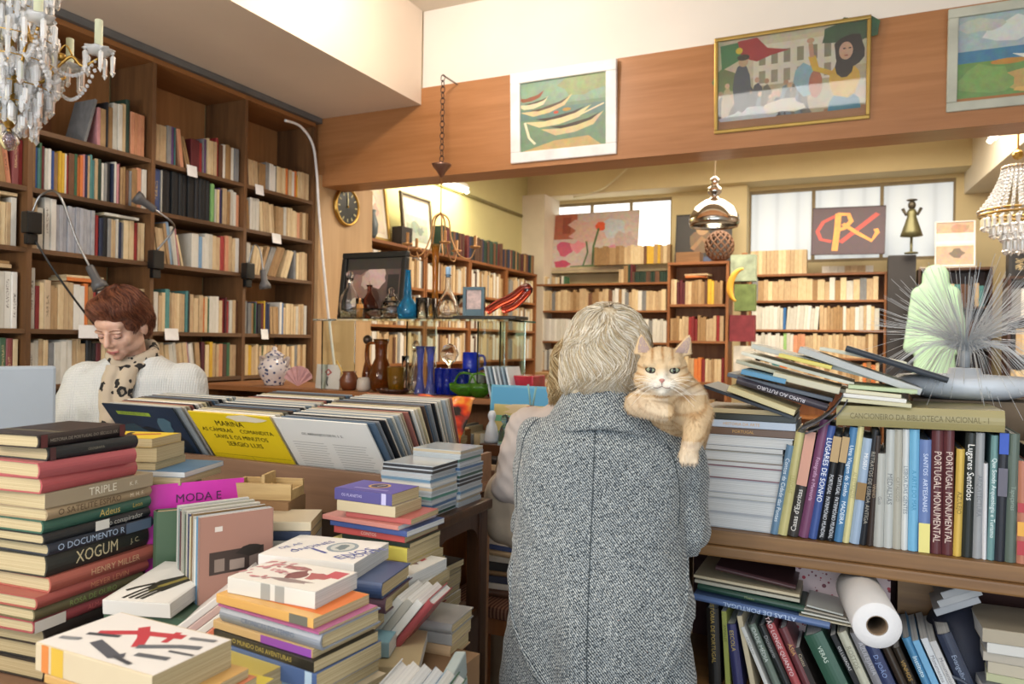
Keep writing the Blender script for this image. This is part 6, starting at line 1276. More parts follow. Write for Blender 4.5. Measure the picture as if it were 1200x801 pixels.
lay(812, 703, 972, 738, SY + .02, .24, .016, '4a6ea8', 'hard', 'blue atlas with white title tilted on the lower books', GA2, title='ATLAS DE PORTUGAL', tcol='b8cce8', tsize=.015, flip=True, tw=.17)
lay(817, 691, 942, 719, SY + .03, .22, .017, '1f4a3a', 'hard', 'dark green hardback on the blue atlas', GA2, title='Museu', tcol='8a9a6a', tsize=.009)
lay(814, 682, 937, 706, SY + .03, .2, .008, 'b8b4a0', 'paper', 'ivory paperback on the dark green hardback', GA2); lay(813, 676, 937, 700, SY + .03, .2, .007, 'c8bc98', 'paper', 'cream paperback with page edges on the ivory one', GA2)
lay(838, 668, 932, 692, SY + .03, .2, .012, '4c2c30', 'hard', 'dark maroon hardback topmost over the blue atlas', GA2)
for i in range(4): lay(936 + 3 * i, 722 - 4 * i, 1000 - 4 * i, 735 - 4.5 * i, SY + .03, .16, .004, ['c8c0a4', 'd4d4cc', 'b8b0a0', 'c4c8c4'][i], 'paper', '%s leaflet in the loose clump by the paper roll, %s up' % (['cream', 'white', 'beige', 'grey'][i], ORD[i]), 'leaflets by the paper roll', name='leaflet', cat='leaflet')
t = NT('heart_gift_paper'); vo = t.n('ShaderNodeTexVoronoi', i_Scale=88); t.l(t.coord(), vo.inputs[0]); sx_ = t.n('ShaderNodeSeparateColor'); t.l(vo.outputs['Color'], sx_.inputs[0])
mk = t.math('LESS_THAN', vo.outputs['Distance'], t.math('ADD', .18, t.math('MULTIPLY', sx_.outputs[0], .3))); t.set(Base_Color=t.mix(mk, srgb('b8a4a4'), t.mix(sx_.outputs[1], srgb('9c2034'), srgb('5a2430'))), Roughness=.5)
pg = PY(937, 722, SY + .17); bx('gift_bag', (0, 0, 0), (.215, .03, .17), t.m, M=T(pg.x - .01, SY + .15, pg.z - .03), label='pink gift bag with red hearts behind the paper roll', cat='bag')
bx('book_carton', (0, 0, 0), (.21, .16, pg.z - .031 - LZ - .001), plain('4a3c34', .8), M=T(pg.x, SY + .215 - .0, LZ + .0005) @ T(0, -.02, 0), label='dark carton under the gift bag in the lower compartment', cat='box')
pr = PD(1028, 733, 1.53); pe = PD(1006, 690, 1.74)
r = empty('paper_roll', T(pr) @ (pe - pr).to_track_quat('Z', 'Y').to_matrix().to_4x4(), 'white kitchen paper roll resting on the leaning lower books', 'paper roll')
bm = BM(); lathe(bm, [(.021, 0), (.046, 0), (.0475, .003), (.0475, .228), (.046, .23), (.021, .23), (.021, 0)], 40); t = NT('kitchen_paper'); t.set(Base_Color=srgb('d8d8da'), Roughness=.9); t.bump(t.noise(t.coord(), 160, 2), .25, .002); obj('roll_body', bm, t.m, r, True)
bm = BM(); lathe(bm, [(.0185, .002), (.0208, .002), (.0208, .228), (.0185, .228), (.0185, .002)], 30); obj('cardboard_core', bm, plain('8a7660', .8), r, True)
# right compartment: white volumes, dark rucksack, pile at the edge
GW = 'white paperbacks lying behind the rucksack'
for i in range(3): lay(1098 + 4 * i, 722 - 10 * i, 1150 + 2 * i, 706 - 9 * i, SY + .10, .2, .016, ['a8acb2', 'b0b2b4', 'a4a6a8'][i], 'paper', 'white paperback lying behind the rucksack, %s up' % ORD[i], GW, white=True)
r = empty('rucksack', T(PY(1128, 790, SY + .06).x, SY + .10, LZ + .001), 'dark navy rucksack with a buckled strap in the right compartment', 'rucksack')
bm = BM(); ball(bm, (0, .08, .13), (.075, .11, .13), 20); ball(bm, (0, .02, .06), (.06, .07, .06), 16); obj('body', remesh(bm, 'body', .008, 3), plain('1c2030', .7), r)
bm = BM(); tube(bm, smoothpath([(-.05, -.06, .13), (.0, -.07, .12), (.03, -.07, .09), (.02, -.07, .06), (.06, -.05, .03)], 5), .004, 6); obj('strap', bm, plain('3c4454', .5), r, True)
GE2 = 'small pile at the far end of the lower compartment'
z = LZ + .001; xe = PY(1175, 780, SY + .03).x
for i, (Tk, c, cn) in enumerate([(.03, '8a4a34', 'rust'), (.022, 'c8ccd4', 'white'), (.03, '3c3c40', 'dark grey'), (.024, 'a83430', 'red'), (.02, '6a6e7a', 'grey'), (.018, 'b8bc90', 'pale green'), (.026, 'c0b8a0', 'cream'), (.02, 'b8b0a0', 'beige'), (.022, 'd0d0cc', 'white banded'), (.03, 'b0a48c', 'tan')]):
    book(.24, .18, Tk, c, 'paper', T(xe + .09 + rnd.uniform(-.01, .01), SY + .03, z) @ RZ_(rnd.uniform(-6, 6)), '%s book in the edge pile of the lower compartment, %s up' % (cn, ORD[i]), group=GE2, white=True); z += Tk + .0005
    if z > .86: break

# ------------------------------------------------------------------ chandeliers
t = NT('crystal'); t.set(Base_Color=srgb('f4f7fa'), Transmission_Weight=.62, Roughness=.04, IOR=1.5, Specular_IOR_Level=.9); M_crystal = t.m; M_cands = plain('d4dcc0', .5, name='candle_sleeve')
def prism(bm, p, L=.05, w_=.008, mi=0):
    M = T(Vector(p)); lathe(bm, [(0, 0), (w_, -L * .12), (w_ * .8, -L * .75), (w_ * 1.1, -L * .8), (0, -L)], 6, M, mi)
def prism_mesh(L, w_):
    bm = BM(); ball(bm, (0, 0, -.004), .004, 6); prism(bm, (0, 0, -.009), L, w_); me = bpy.data.meshes.new('prism'); bm.to_mesh(me); bm.free(); me.materials.append(M_crystal); return me
def garland(bm, a, b, sag, r_=.0065, n=14):
    a, b = Vector(a), Vector(b)
    for k in range(n + 1):
        t_ = k / n; p = a.lerp(b, t_); p.z -= sag * 4 * t_ * (1 - t_); ball(bm, p, r_, 6)
def chandelier(loc, label):
    r = empty('crystal_chandelier', T(Vector(loc)), label, 'chandelier')
    bm = BM(); lathe(bm, [(0, -.20), (.012, -.19), (.03, -.15), (.012, -.1), (.02, -.02), (.035, .02), (.012, .06), (.012, .2), (.03, .24), (.012, .28), (.008, .5), (0, .5)], 20); obj('column', bm, M_brass, r, True)
    bm = BM()
    for k in range(620): a_ = rnd.uniform(0, 6.283); z_ = rnd.uniform(-.17, .3); rr_ = rnd.uniform(.05, .13) * (1 - max(0, -z_ - .02) * 2.2); prism(bm, (rr_ * math.cos(a_), rr_ * math.sin(a_), z_), rnd.uniform(.04, .07), .0085)
    o = obj('inner_prisms', bm, M_crystal, r); o['kind'] = 'stuff'
    bm = BM(); tube(bm, [(0, 0, .5), (0, 0, 3.0 - loc[2])], .006, 8); obj('suspension_rod', bm, M_brass, r)
    ms = [prism_mesh(.075, .0085), prism_mesh(.055, .0075)]
    cnt = 0
    for (rad, z, n, mm) in ((.11, .27, 12, 0), (.13, .07, 16, 0), (.13, -.0, 18, 0), (.115, -.075, 16, 1), (.08, -.125, 12, 1), (.09, .17, 12, 1)):
        for k in range(n):
            a = 2 * math.pi * (k + .5 * (cnt % 2)) / n; o = link(bpy.data.objects.new('prism', ms[mm])); o.parent = r; o.matrix_local = T(rad * math.cos(a), rad * math.sin(a), z) @ RZ_(rnd.uniform(0, 60))
        cnt += 1
        bm = BM(); P = [(rad * math.cos(R(15 * j)), rad * math.sin(R(15 * j)), z + .004) for j in range(25)]; tube(bm, P, .002, 5); obj('ring', bm, M_brass, r)
    bm = BM(); lathe(bm, [(0, -.19), (.02, -.21), (.03, -.235), (.015, -.26), (0, -.265)], 14); obj('bottom_drop', bm, glass('d8c8e0', name='lilac_crystal'), r, True)
    for k in range(6):
        th = R(60 * k + 25); ar = empty('arm'); ar.parent = r; ar.matrix_local = RZ_(60 * k + AOFF)
        bm = BM(); tube(bm, smoothpath([(.02, 0, .0), (.08, 0, -.04), (.14, 0, .03), (.17, 0, .055), (.2, 0, .03), (.245, 0, .06)], 6), .005, 8); ball(bm, (.14, 0, .05), .014, 8); tube(bm, smoothpath([(.12, 0, .04), (.15, 0, .09), (.17, 0, .06)], 4), .003, 6); obj('arm_tube', bm, M_brass, ar, True)
        bm = BM(); lathe(bm, [(0, .07), (.03, .075), (.045, .09), (.043, .093), (.03, .08), (0, .078)], 16, T(.245, 0, 0), sq=(.12, 8)); obj('drip_pan', bm, M_crystal, ar, True)
        bm = BM(); lathe(bm, [(0, .08), (.014, .08), (.014, .1), (.0125, .1), (.0125, .185), (.009, .187), (0, .187)], 14, T(.245, 0, 0)); obj('candle', bm, M_cands, ar, True)
        bm = BM()
        for j in range(5): a = 2 * math.pi * j / 5; ball(bm, (.245 + .042 * math.cos(a), .042 * math.sin(a), .083), .006, 6); prism(bm, (.245 + .042 * math.cos(a), .042 * math.sin(a), .078), .075, .008)
        obj('pan_prisms', bm, M_crystal, ar, False)
        bm = BM(); garland(bm, (.11, 0, .03), (.235, 0, .05), .045); garland(bm, (.235, 0, .02), (.12, .1, -.04), .05); obj('bead_garland', bm, M_crystal, ar, True)
    return r
AOFF = -15
chandelier(PD(12, 78, 2.35), 'crystal chandelier with candle arms and bead garlands beside the wall bookcases')
# basket chandelier on the other side
pb = PD(1192, 238, 4.4)
r = empty('basket_chandelier', T(pb) @ Matrix.Scale(1.5, 4), 'crystal basket chandelier on a chain under the rear fluorescent tube', 'chandelier')
bm = BM(); tube(bm, [(0, 0, .17), (0, 0, (3.61 - pb.z) / 1.5)], .004, 6); ball(bm, (0, 0, .19), .02, 8); obj('chain', bm, M_brass, r)
for (rad, z) in ((.13, -.03), (.05, .14), (.13, -.045)):
    bm = BM(); P = [(rad * math.cos(R(12 * j)), rad * math.sin(R(12 * j)), z) for j in range(31)]; tube(bm, P, .005, 6); obj('ring', bm, M_brass, r, True)
for k in range(24):
    a = 2 * math.pi * k / 24; bm = BM()
    for j in range(13): t_ = j / 12; rad = .05 + .08 * t_ ** 1.6; ball(bm, (rad * math.cos(a), rad * math.sin(a), .14 - .17 * t_), .0075, 6)
    obj('bead_string', bm, M_crystal, r, True)
bm = BM()
for ring, (rad, z, n) in enumerate(((.115, -.055, 26), (.085, -.085, 20), (.05, -.105, 14))):
    for k in range(n): a = 2 * math.pi * k / n; prism(bm, (rad * math.cos(a), rad * math.sin(a), z), .05, .009)
o = obj('basket_prisms', bm, M_crystal, r); o['kind'] = 'stuff'
for k in range(10):
    a = 2 * math.pi * k / 10; o = link(bpy.data.objects.new('prism', bpy.data.meshes['prism'])); o.parent = r; o.matrix_local = T(.04 * math.cos(a), .04 * math.sin(a), -.12)
# copper chandelier on a dark chain in front of the beam
px_, zt = PY(519, 95, 4.02), 3.10
r = empty('copper_chandelier', T(px_.x, 4.02, 2.1), 'curled copper chandelier hanging on a dark chain before the wooden beam', 'chandelier')
bm = BM(); k = 0; zz = zt - 2.1
while zz > .44:
    M = T(0, 0, zz - .018) @ RZ_(90 * (k % 2)) @ Matrix.Diagonal((.5, 1, 1, 1)) ; P = [(.014 * math.cos(R(30 * j)), 0, .022 * math.sin(R(30 * j))) for j in range(13)]
    b2 = BM(); tube(b2, P, .003, 5)
    for v in b2.verts: v.co = T(0, 0, zz - .018) @ RZ_(90 * (k % 2)) @ v.co
    me = bpy.data.meshes.new('x'); b2.to_mesh(me); b2.free(); bm.from_mesh(me); bpy.data.meshes.remove(me); zz -= .036; k += 1
obj('chain', bm, plain('4a3a38', .5, .5), r, True)
bm = BM(); tube(bm, [(0, -.0, zt - 2.1), (0, .1, zt - 2.1 - .0), (0, .18, zt - 2.1)], .006, 6); obj('hook', bm, M_metal, r)
bm = BM(); lathe(bm, [(0, .36), (.01, .365), (.03, .40), (.06, .435), (.062, .445), (.02, .44), (0, .44)], 24); obj('canopy', bm, plain('8a6a5c', .3, .8), r, True)
bm = BM(); tube(bm, [(0, 0, .37), (0, 0, .12)], .0035, 6); obj('chain', bm, plain('a87a4a', .4, .7), r)
for k in range(5):
    bm = BM(); a = R(72 * k + 20); P = smoothpath([(0, 0, .14), (.05, 0, .10), (.07, 0, -.02), (.12, 0, -.12), (.19, 0, -.14), (.22, 0, -.08)], 6); tube(bm, P, [.006 - .003 * j / len(P) for j in range(len(P))], 8); lathe(bm, [(0, -.08), (.03, -.075), (.034, -.065), (.01, -.065), (.01, -.0), (0, -.0)], 12, T(.22, 0, 0)); obj('arm', bm, plain('b88a5a', .35, .6), r, True, M=RZ_(72 * k + 20))
# chrome pendant
pp = PD(837, 250, 5.0); r = empty('pendant_lamp', T(pp), 'chrome dome pendant lamp hanging in the rear room', 'lamp')
bm = BM(); lathe(bm, [(.155, -.09), (.165, -.06), (.16, -.02), (.13, .04), (.07, .085), (.03, .1), (.028, .12), (.045, .14), (.045, .17), (.02, .19), (.03, .21), (.03, .23), (.008, .25), (0, .25)], 40); o = obj('dome', bm, plain('b8b4ae', .12, 1, .02), r, True); o.modifiers.new('s', 'SOLIDIFY').thickness = .003
bm = BM(); tube(bm, [(0, 0, .25), (0, 0, 3.62 - pp.z)], .005, 6); obj('cord', bm, plain('c8bc9c'), r)
bm = BM(); ball(bm, (0, 0, -.03), .045, 16); obj('bulb', bm, emit('fff0cc', 4), r, True)

# ------------------------------------------------------------------ people
from mathutils.bvhtree import BVHTree
def skin_mat(name, c1, c2):
    t = NT(name); nz = t.noise(t.coord(), 30, 3); t.set(Base_Color=t.ramp(nz, [(.3, c1), (.7, c2)]), Roughness=.5, Subsurface_Weight=.08, Subsurface_Scale=.02); return t.m
M_skin = skin_mat('skin', 'b88a74', 'caa08a')
def head_shapes(bm, H, s=1.0):
    def E(c, r): ball(bm, H @ Vector(c) , r, 20, M=H.to_3x3().to_4x4())
    E((0, -.012, .125), (.074 * s, .092, .098)); E((0, .022, .07), (.06, .066, .07)); E((0, .05, .03), (.036, .036, .028))
    E((0, .066, .012), (.02, .02, .016)); E((0, .06, .135), (.055, .03, .03))
    for q in (-1, 1):
        E((q * .032, .050, .074), (.030, .028, .028)); E((q * .03, .078, .113), (.024, .01, .008)); E((q * .077, -.005, .095), (.010, .018, .032)); E((q * .038, .014, .04), (.024, .045, .026))
        E((q * .009, .094, .066), (.009, .009, .008))
    capsule(bm, H @ Vector((0, .082, .118)), .009, H @ Vector((0, .104, .073)), .0115, 12)
    E((0, .084, .043), (.022, .012, .006)); E((0, .082, .035), (.019, .012, .007)); E((0, .078, .05), (.02, .014, .016))
def hand_shapes(bm, M, side, curl=25):
    """M: wrist frame, +z along the hand, +y palm normal (palm side), x towards the thumb when side=1"""
    P = lambda x, y, z: M @ Vector((x * side, y, z))
    for x in (-.028, -.009, .010, .028): capsule(bm, P(x * .6, 0, .01), .015, P(x, 0, .075), .0115, 10)
    for x, L in ((-.030, .055), (-.010, .068), (.010, .073), (.029, .066)):
        p = Vector((x, 0, .08)); a = 0; r_ = .0088
        for sgl in (.45, .32, .23):
            a += R(curl); q = p + Vector((0, math.sin(a), math.cos(a))) * L * sgl * 1.05; capsule(bm, P(*p), r_, P(*q), r_ * .92, 8); p = q; r_ *= .92
    a0, a1, a2 = Vector((.03, .005, .02)), Vector((.052, .018, .05)), Vector((.055, .035, .08)); capsule(bm, P(*a0), .0145, P(*a1), .0115, 10); capsule(bm, P(*a1), .011, P(*a2), .009, 10)
def body_mesh(name, J, H, hands=True, voxel=.006, curl=30, waist=1.0):
    bm = BM()
    c = lambda a, ra, b, rb: capsule(bm, J[a] if isinstance(a, str) else a, ra, J[b] if isinstance(b, str) else b, rb)
    V = Vector
    ball(bm, V(J['pelvis']), (.155 * waist, .11, .12), 24); ball(bm, (V(J['pelvis']) + V(J['chest'])) / 2, (.125 * waist, .095, .16), 24); ball(bm, V(J['chest']), (.15, .105, .15), 24)
    c('chest', .075, 'neck', .045)
    c('neck', .048, tuple(H @ V((0, -.01, .06))), .05)
    for s in 'lr':
        c((J['neck'][0], J['neck'][1], J['sh' + s][2] - .03), .035, 'sh' + s, .035); c('sh' + s, .040, 'el' + s, .040); c('el' + s, .039, 'wr' + s, .026)
        c('hip' + s, .085, 'kn' + s, .055); c('kn' + s, .054, 'an' + s, .036); an = V(J['an' + s]); c('an' + s, .036, tuple(an + V((0, .12, -.045))), .03); c('an' + s, .034, tuple(an + V((0, -.04, -.04))), .03)
        if hands:
            w_ = V(J['wr' + s]); d = (w_ - V(J['el' + s])).normalized(); q = d.to_track_quat('Z', 'Y').to_matrix().to_4x4()
            hand_shapes(bm, T(w_) @ q @ RZ_(J.get('roll' + s, 0)), 1 if s == 'l' else -1, curl)
    head_shapes(bm, H)
    return remesh(bm, name, voxel, 4, .5)
def loft(bm, rings, seg=40, e=2.4):
    """rings (z, cx, cy, rx, ry) superellipse sections"""
    prev = None; first = None
    for z, cx, cy, rx, ry in rings:
        k = []
        for i in range(seg):
            a = 2 * math.pi * i / seg; ca, sa = math.cos(a), math.sin(a)
            k.append(bm.verts.new((cx + rx * math.copysign(abs(ca) ** (2 / e), ca), cy + ry * math.copysign(abs(sa) ** (2 / e), sa), z)))
        if prev:
            for i in range(seg): bm.faces.new((prev[i], prev[(i + 1) % seg], k[(i + 1) % seg], k[i]))
        else: first = k
        prev = k
    bm.faces.new(first[::-1]); bm.faces.new(prev)
def bvh_of(me):
    return BVHTree.FromPolygons([v.co.copy() for v in me.vertices], [tuple(p.vertices) for p in me.polygons])
def displace(me, f):
    me.update(); ns = [v.normal.copy() for v in me.vertices]
    for v, n in zip(me.vertices, ns): v.co += n * f(v.co, n)
    me.update()
def strands(name, parent, paths, r_, colfn, seg=3, rough=.45):
    vs, fs, cs = [], [], []
    for P in paths:
        c = colfn(P[0]); b0 = len(vs); up = Vector((0, 0, 1)); n = len(P)
        for i, p in enumerate(P):
            d = P[min(i + 1, n - 1)] - P[max(i - 1, 0)]; d = d.normalized() if d.length > 1e-9 else Vector((0, 0, 1))
            u = d.cross(Vector((.3, .9, .2))); u = u.normalized() if u.length > .01 else Vector((1, 0, 0)); v = d.cross(u); rr = r_ * (1 - .75 * (i / (n - 1)) ** 2)
            for j in range(seg): a = 2 * math.pi * j / seg; vs.append(p + (u * math.cos(a) + v * math.sin(a)) * rr)
            if i:
                for j in range(seg): a0 = b0 + (i - 1) * seg; a1 = b0 + i * seg; fs.append((a0 + j, a0 + (j + 1) % seg, a1 + (j + 1) % seg, a1 + j)); cs += [c] * 4
    me = bpy.data.meshes.new(name); me.from_pydata(vs, [], fs); ca = me.color_attributes.new('Col', 'FLOAT_COLOR', 'CORNER')
    ca.data.foreach_set('color', [x for c in cs for x in c]); me.polygons.foreach_set('use_smooth', [True] * len(fs))
    key = 'hairmat%.2f' % rough
    if key not in _m:
        t = NT('hair_strand'); t.set(Base_Color=t.n('ShaderNodeAttribute', attribute_name='Col').outputs['Color'], Roughness=rough, Specular_IOR_Level=.4); _m[key] = t.m
    me.materials.append(_m[key]); o = link(bpy.data.objects.new(name, me)); o.parent = parent; return o
def scalp_paths(me, crown, centre, n, zfun, rg, lift=(.001, .007), wave=.006, npts=11, freq=60, swirl=.3, start=(6, 70)):
    """strands that leave the crown and follow the surface of the hair mass down to zfun(azimuth)"""
    bv = bvh_of(me); out = []; C = Vector(centre); cd_ = (Vector(crown) - C).normalized()
    q = cd_.to_track_quat('Z', 'Y')
    for _ in range(n):
        a = rg.uniform(0, 2 * math.pi); t0 = rg.uniform(*start) if rg.random() < .7 else rg.uniform(start[1], 110); P = []; ph = rg.uniform(0, 6.28); lf = rg.uniform(*lift); ln = rg.uniform(45, 85)
        for i in range(npts):
            th = R(t0 + ln * i / (npts - 1)); aa = a + swirl * (i / npts) + wave * 14 * math.sin(ph * .2 + th * 5 + a * 3)
            d = q @ Vector((math.sin(th) * math.cos(aa), math.sin(th) * math.sin(aa), math.cos(th)))
            if d.z * .2 + C.z < -9: break
            hit = bv.ray_cast(C + d * .4, -d)
            if hit[0] is None: break
            p = hit[0] + d * (lf + .002 * math.sin(ph + i)); az = math.atan2(p.x - C.x, p.y - C.y)
            if p.z < zfun(az, p): break
            P.append(p)
        if len(P) > 3: out.append(P)
    return out
# ---------- the woman in the tweed coat
t = NT('grey_tweed'); g = t.coord('Object'); sp = t.n('ShaderNodeSeparateXYZ'); t.l(g, sp.inputs[0]); x_, y_, z_ = sp.outputs
nzw = t.noise(g, 60, 2); wob = t.math('MULTIPLY', nzw, .9)
w1 = t.math('SINE', t.math('ADD', t.math('MULTIPLY', t.math('ADD', x_, t.math('MULTIPLY', z_, .8)), 1150), t.math('MULTIPLY', wob, 3)))
w2 = t.math('SINE', t.math('ADD', t.math('MULTIPLY', t.math('SUBTRACT', t.math('MULTIPLY', z_, 1.0), t.math('MULTIPLY', x_, .55)), 820), t.math('MULTIPLY', wob, 4)))
nf = t.noise(g, 330, 3); f = t.math('ADD', t.math('ADD', t.math('MULTIPLY', w1, .19), t.math('MULTIPLY', w2, .05)), t.math('ADD', t.math('MULTIPLY', nf, 1.35), -.15))
col = t.ramp(f, [(.30, '272c31'), (.48, '616a70'), (.63, '989fa3'), (.84, 'cdd0cc')]); big = t.noise(g, 5, 3)
t.set(Base_Color=t.mix(.22, col, t.ramp(big, [(.3, '666666'), (.7, '969696')]), 'OVERLAY'), Roughness=.95, Specular_IOR_Level=.15, Sheen_Weight=.25); t.bump(f, .5, .002); M_tweed = t.m
PX0 = PD(712, 401, 1.665)
P1 = T(PX0.x, PX0.y, 0) @ RZ_(15)
root = empty('person', P1, 'person with silver-blond hair and grey tweed coat, back turned, carrying the cat', 'person')
J = dict(pelvis=(0, 0, .84), chest=(0, .0, 1.15), neck=(-.01, .0, 1.3), shl=(-.15, 0, 1.235), shr=(.15, 0, 1.24), ell=(-.165, .07, 1.02), elr=(.175, .03, 1.045), wrl=(-.03, .25, 1.09), wrr=(.09, .22, 1.16), hipl=(-.085, 0, .82), hipr=(.085, 0, .82), knl=(-.085, .01, .45), knr=(.085, .01, .45), anl=(-.085, 0, .085), anr=(.085, 0, .085), rolll=90, rollr=-60)
H1 = T(-.01, .02, 1.31) @ RX_(-6)
obj('body', body_mesh('body', J, H1), M_skin, root)
# coat
bm = BM()
loft(bm, [(.36, 0, .01, .235, .155), (.5, 0, .01, .228, .152), (.69, .003, .008, .213, .15), (.85, -.005, .005, .195, .143), (.98, -.012, .0, .182, .13), (1.08, -.012, -.003, .186, .125), (1.17, -.008, -.005, .194, .122), (1.23, -.004, -.004, .185, .115), (1.272, -.002, 0, .152, .096), (1.300, 0, .0, .11, .078), (1.325, -.004, .0, .07, .062)], 48, 2.3)
for s, q in (('l', -1), ('r', 1)):
    capsule(bm, (q * .142, 0, 1.218), .066, J['el' + s], .062); capsule(bm, J['el' + s], .061, (Vector(J['el' + s]).lerp(Vector(J['wr' + s]), .86)), .050)
coat = remesh(bm, 'coat', .0065, 5, .6)
def coatf(p, n):
    a = math.atan2(p.x, -p.y); k = 0
    if p.z < 1.0 and abs(p.x) < .3: u = min(1, (1.0 - p.z) / .3); k += .013 * u * math.sin(a * 5 + .7 + 2.2 * p.z) + .005 * u * math.sin(a * 9 + 1 + 3 * p.z)
    zu = .68 + .28 * (abs(p.x + .005) / .2) ** 3
    if p.y < .02 and abs(p.x) < .24:
        e = max(0, min(1, (p.z - zu) / .010)); k += .024 * e * max(0, min(1, (1.12 - p.z) / .25)) * (1 if p.z < 1.12 else 0)
        k += .006 * math.sin(p.x * 62 + 1.2 * math.sin(p.z * 6)) * max(0, min(1, (1.1 - p.z) / .3)) * max(0, min(1, (p.z - zu) / .05))
    k += .012 * (noise.noise(Vector((p.x * 7, p.y * 7, p.z * 3.2))) ) + .0035 * noise.noise(p * 26)
    if p.z > 1.0: k += .004 * math.sin((p.x * 1.0 + p.z) * 42) * max(0, min(1, (abs(p.x) - .1) * 12)) 
    return k
displace(coat, coatf)
bvc = bvh_of(coat)
coat_o = obj('coat', coat, M_tweed, root, True)
def on_coat(x, z, off=.0015, d=(0, 1, 0)):
    h = bvc.ray_cast(Vector((x, -1, z)), Vector(d)); return h[0] + Vector((0, -off, 0)) if h[0] is not None else None
def c2(px, py): return (px - 712) * .001906, 1.45 - (py - 401.3) * .001906
def seam(name, pts, r_, m, par, n=6):
    P = []
    for p in smoothpath([(a, 0, b) for a, b in (c2(*q) for q in pts)], n):
        h = on_coat(p.x, p.z, r_ * .3)
        if h is not None: P.append(h)
    bm = BM(); tube(bm, P, r_, 6); return obj(name, bm, m, par, True)
M_seam = plain('3c4448', .9, name='dark_seam_thread')
seam('centre_seam', [(703, 490), (702, 560), (700, 650), (700, 740), (703, 815)], .0013, M_seam, coat_o)
seam('raglan_seam', [(645, 484), (628, 497), (618, 520), (613, 560), (612, 600)], .0014, M_seam, coat_o)
seam('raglan_seam', [(765, 492), (785, 520), (795, 560), (795, 600)], .0012, M_seam, coat_o)
seam('draped_fold', [(608, 655), (609, 690), (622, 730), (645, 765), (672, 790), (700, 801)], .0045, M_tweed, coat_o); seam('draped_fold', [(806, 640), (803, 680), (790, 720), (765, 760), (735, 790), (712, 806)], .0045, M_tweed, coat_o)
seam('draped_fold', [(606, 660), (606, 690), (619, 732), (642, 768), (670, 794)], .0012, M_seam, coat_o)
# collar: folded band round the neck
bm = BM(); n = 40; rings = []
for (z, rx, ry, cy) in ((1.318, .062, .056, .004), (1.352, .066, .060, .002), (1.358, .073, .066, .0), (1.350, .082, .073, -.002), (1.318, .104, .088, -.004), (1.285, .132, .102, -.006), (1.268, .146, .110, -.008), (1.262, .143, .105, -.006), (1.285, .12, .092, -.004)):
    k = []
    for i in range(n):
        a = 2 * math.pi * i / n; f_ = .5 - .5 * math.sin(a)       # 1 at the back
        dz = -.018 * (1 - f_) * (1 if z < 1.33 else .6) + (.006 * math.sin(a * 3) if z < 1.3 else 0)
        k.append(bm.verts.new((rx * math.cos(a) - .004, cy + ry * math.sin(a), z + dz - (.012 * abs(math.cos(a)) ** 2 if z < 1.31 else 0))))
    rings.append(k)
for a_, b_ in zip(rings, rings[1:]):
    for i in range(n): bm.faces.new((a_[i], a_[(i + 1) % n], b_[(i + 1) % n], b_[i]))
o = obj('collar', bm, M_tweed, coat_o, True); o.modifiers.new('s', 'SOLIDIFY').thickness = .005; ss = o.modifiers.new('u', 'SUBSURF'); ss.levels = ss.render_levels = 1
for s in 'lr':
    q = Vector(J['an' + s]); bm = BM(); capsule(bm, q + Vector((0, -.045, -.045)), .038, q + Vector((0, .13, -.052)), .034); capsule(bm, q + Vector((0, 0, .0)), .042, q + Vector((0, -.03, -.04)), .04); obj('shoe', remesh(bm, 'shoe', .006, 2), plain('241e1c', .4), root)
    bm = BM(); capsule(bm, J['kn' + s], .068, (J['an' + s][0], J['an' + s][1], .12), .055); obj('trouser_leg', bm, plain('3c4a5c', .9), root, True)
# hair
def hair_mass(balls_, name, amp, voxel=.005):
    bm = BM()
    for c, r_ in balls_: ball(bm, c, r_, 20)
    me = remesh(bm, name, voxel, 4, .5)
    displace(me, lambda p, n_: amp * noise.noise(Vector((p.x * 34, p.y * 34, p.z * 14))) + amp * .5 * noise.noise(p * 60)); return me
def hair_mat(name, cols, scale=(120, 120, 16)):
    t = NT(name); v = t.mapping(t.coord(), scale); nz = t.noise(v, 1.0, 4, rough=.6); t.set(Base_Color=t.ramp(nz, cols), Roughness=.55); t.bump(nz, .8, .004); return t.m
hm = hair_mass([((-.0, .01, 1.438), (.094, .1, .1)), ((-.012, -.03, 1.40), (.088, .07, .085)), ((.035, -.02, 1.385), (.055, .06, .07)), ((-.05, -.035, 1.375), (.05, .045, .055)), ((.0, -.05, 1.365), (.06, .035, .04))], 'hair', .006)
ho = obj('hair', hm, hair_mat('silver_blond_hair', [(.3, '9a876a'), (.48, 'bcab8e'), (.62, 'd0c3aa'), (.78, 'e0d7c5')]), root)
rg = random.Random(11); SC = [srgb(h) for h in ('d4c8b0', 'cbbc9f', 'bca888', 'ddd3bf', 'e8e1d4', 'b09c7c', 'c6b796', 'd6cbb6')]
paths = scalp_paths(hm, (.005, -.055, 1.53), (-.012, .0, 1.42), 3600, lambda az, p: 1.335 + .012 * math.sin(az * 7), rg, (.0, .006), .016, 13)
strands('hair_strands', ho, paths, .0008, lambda p: SC[min(7, int(abs(noise.noise(p * 38)) * 9 + rg.random() * 3.2))])
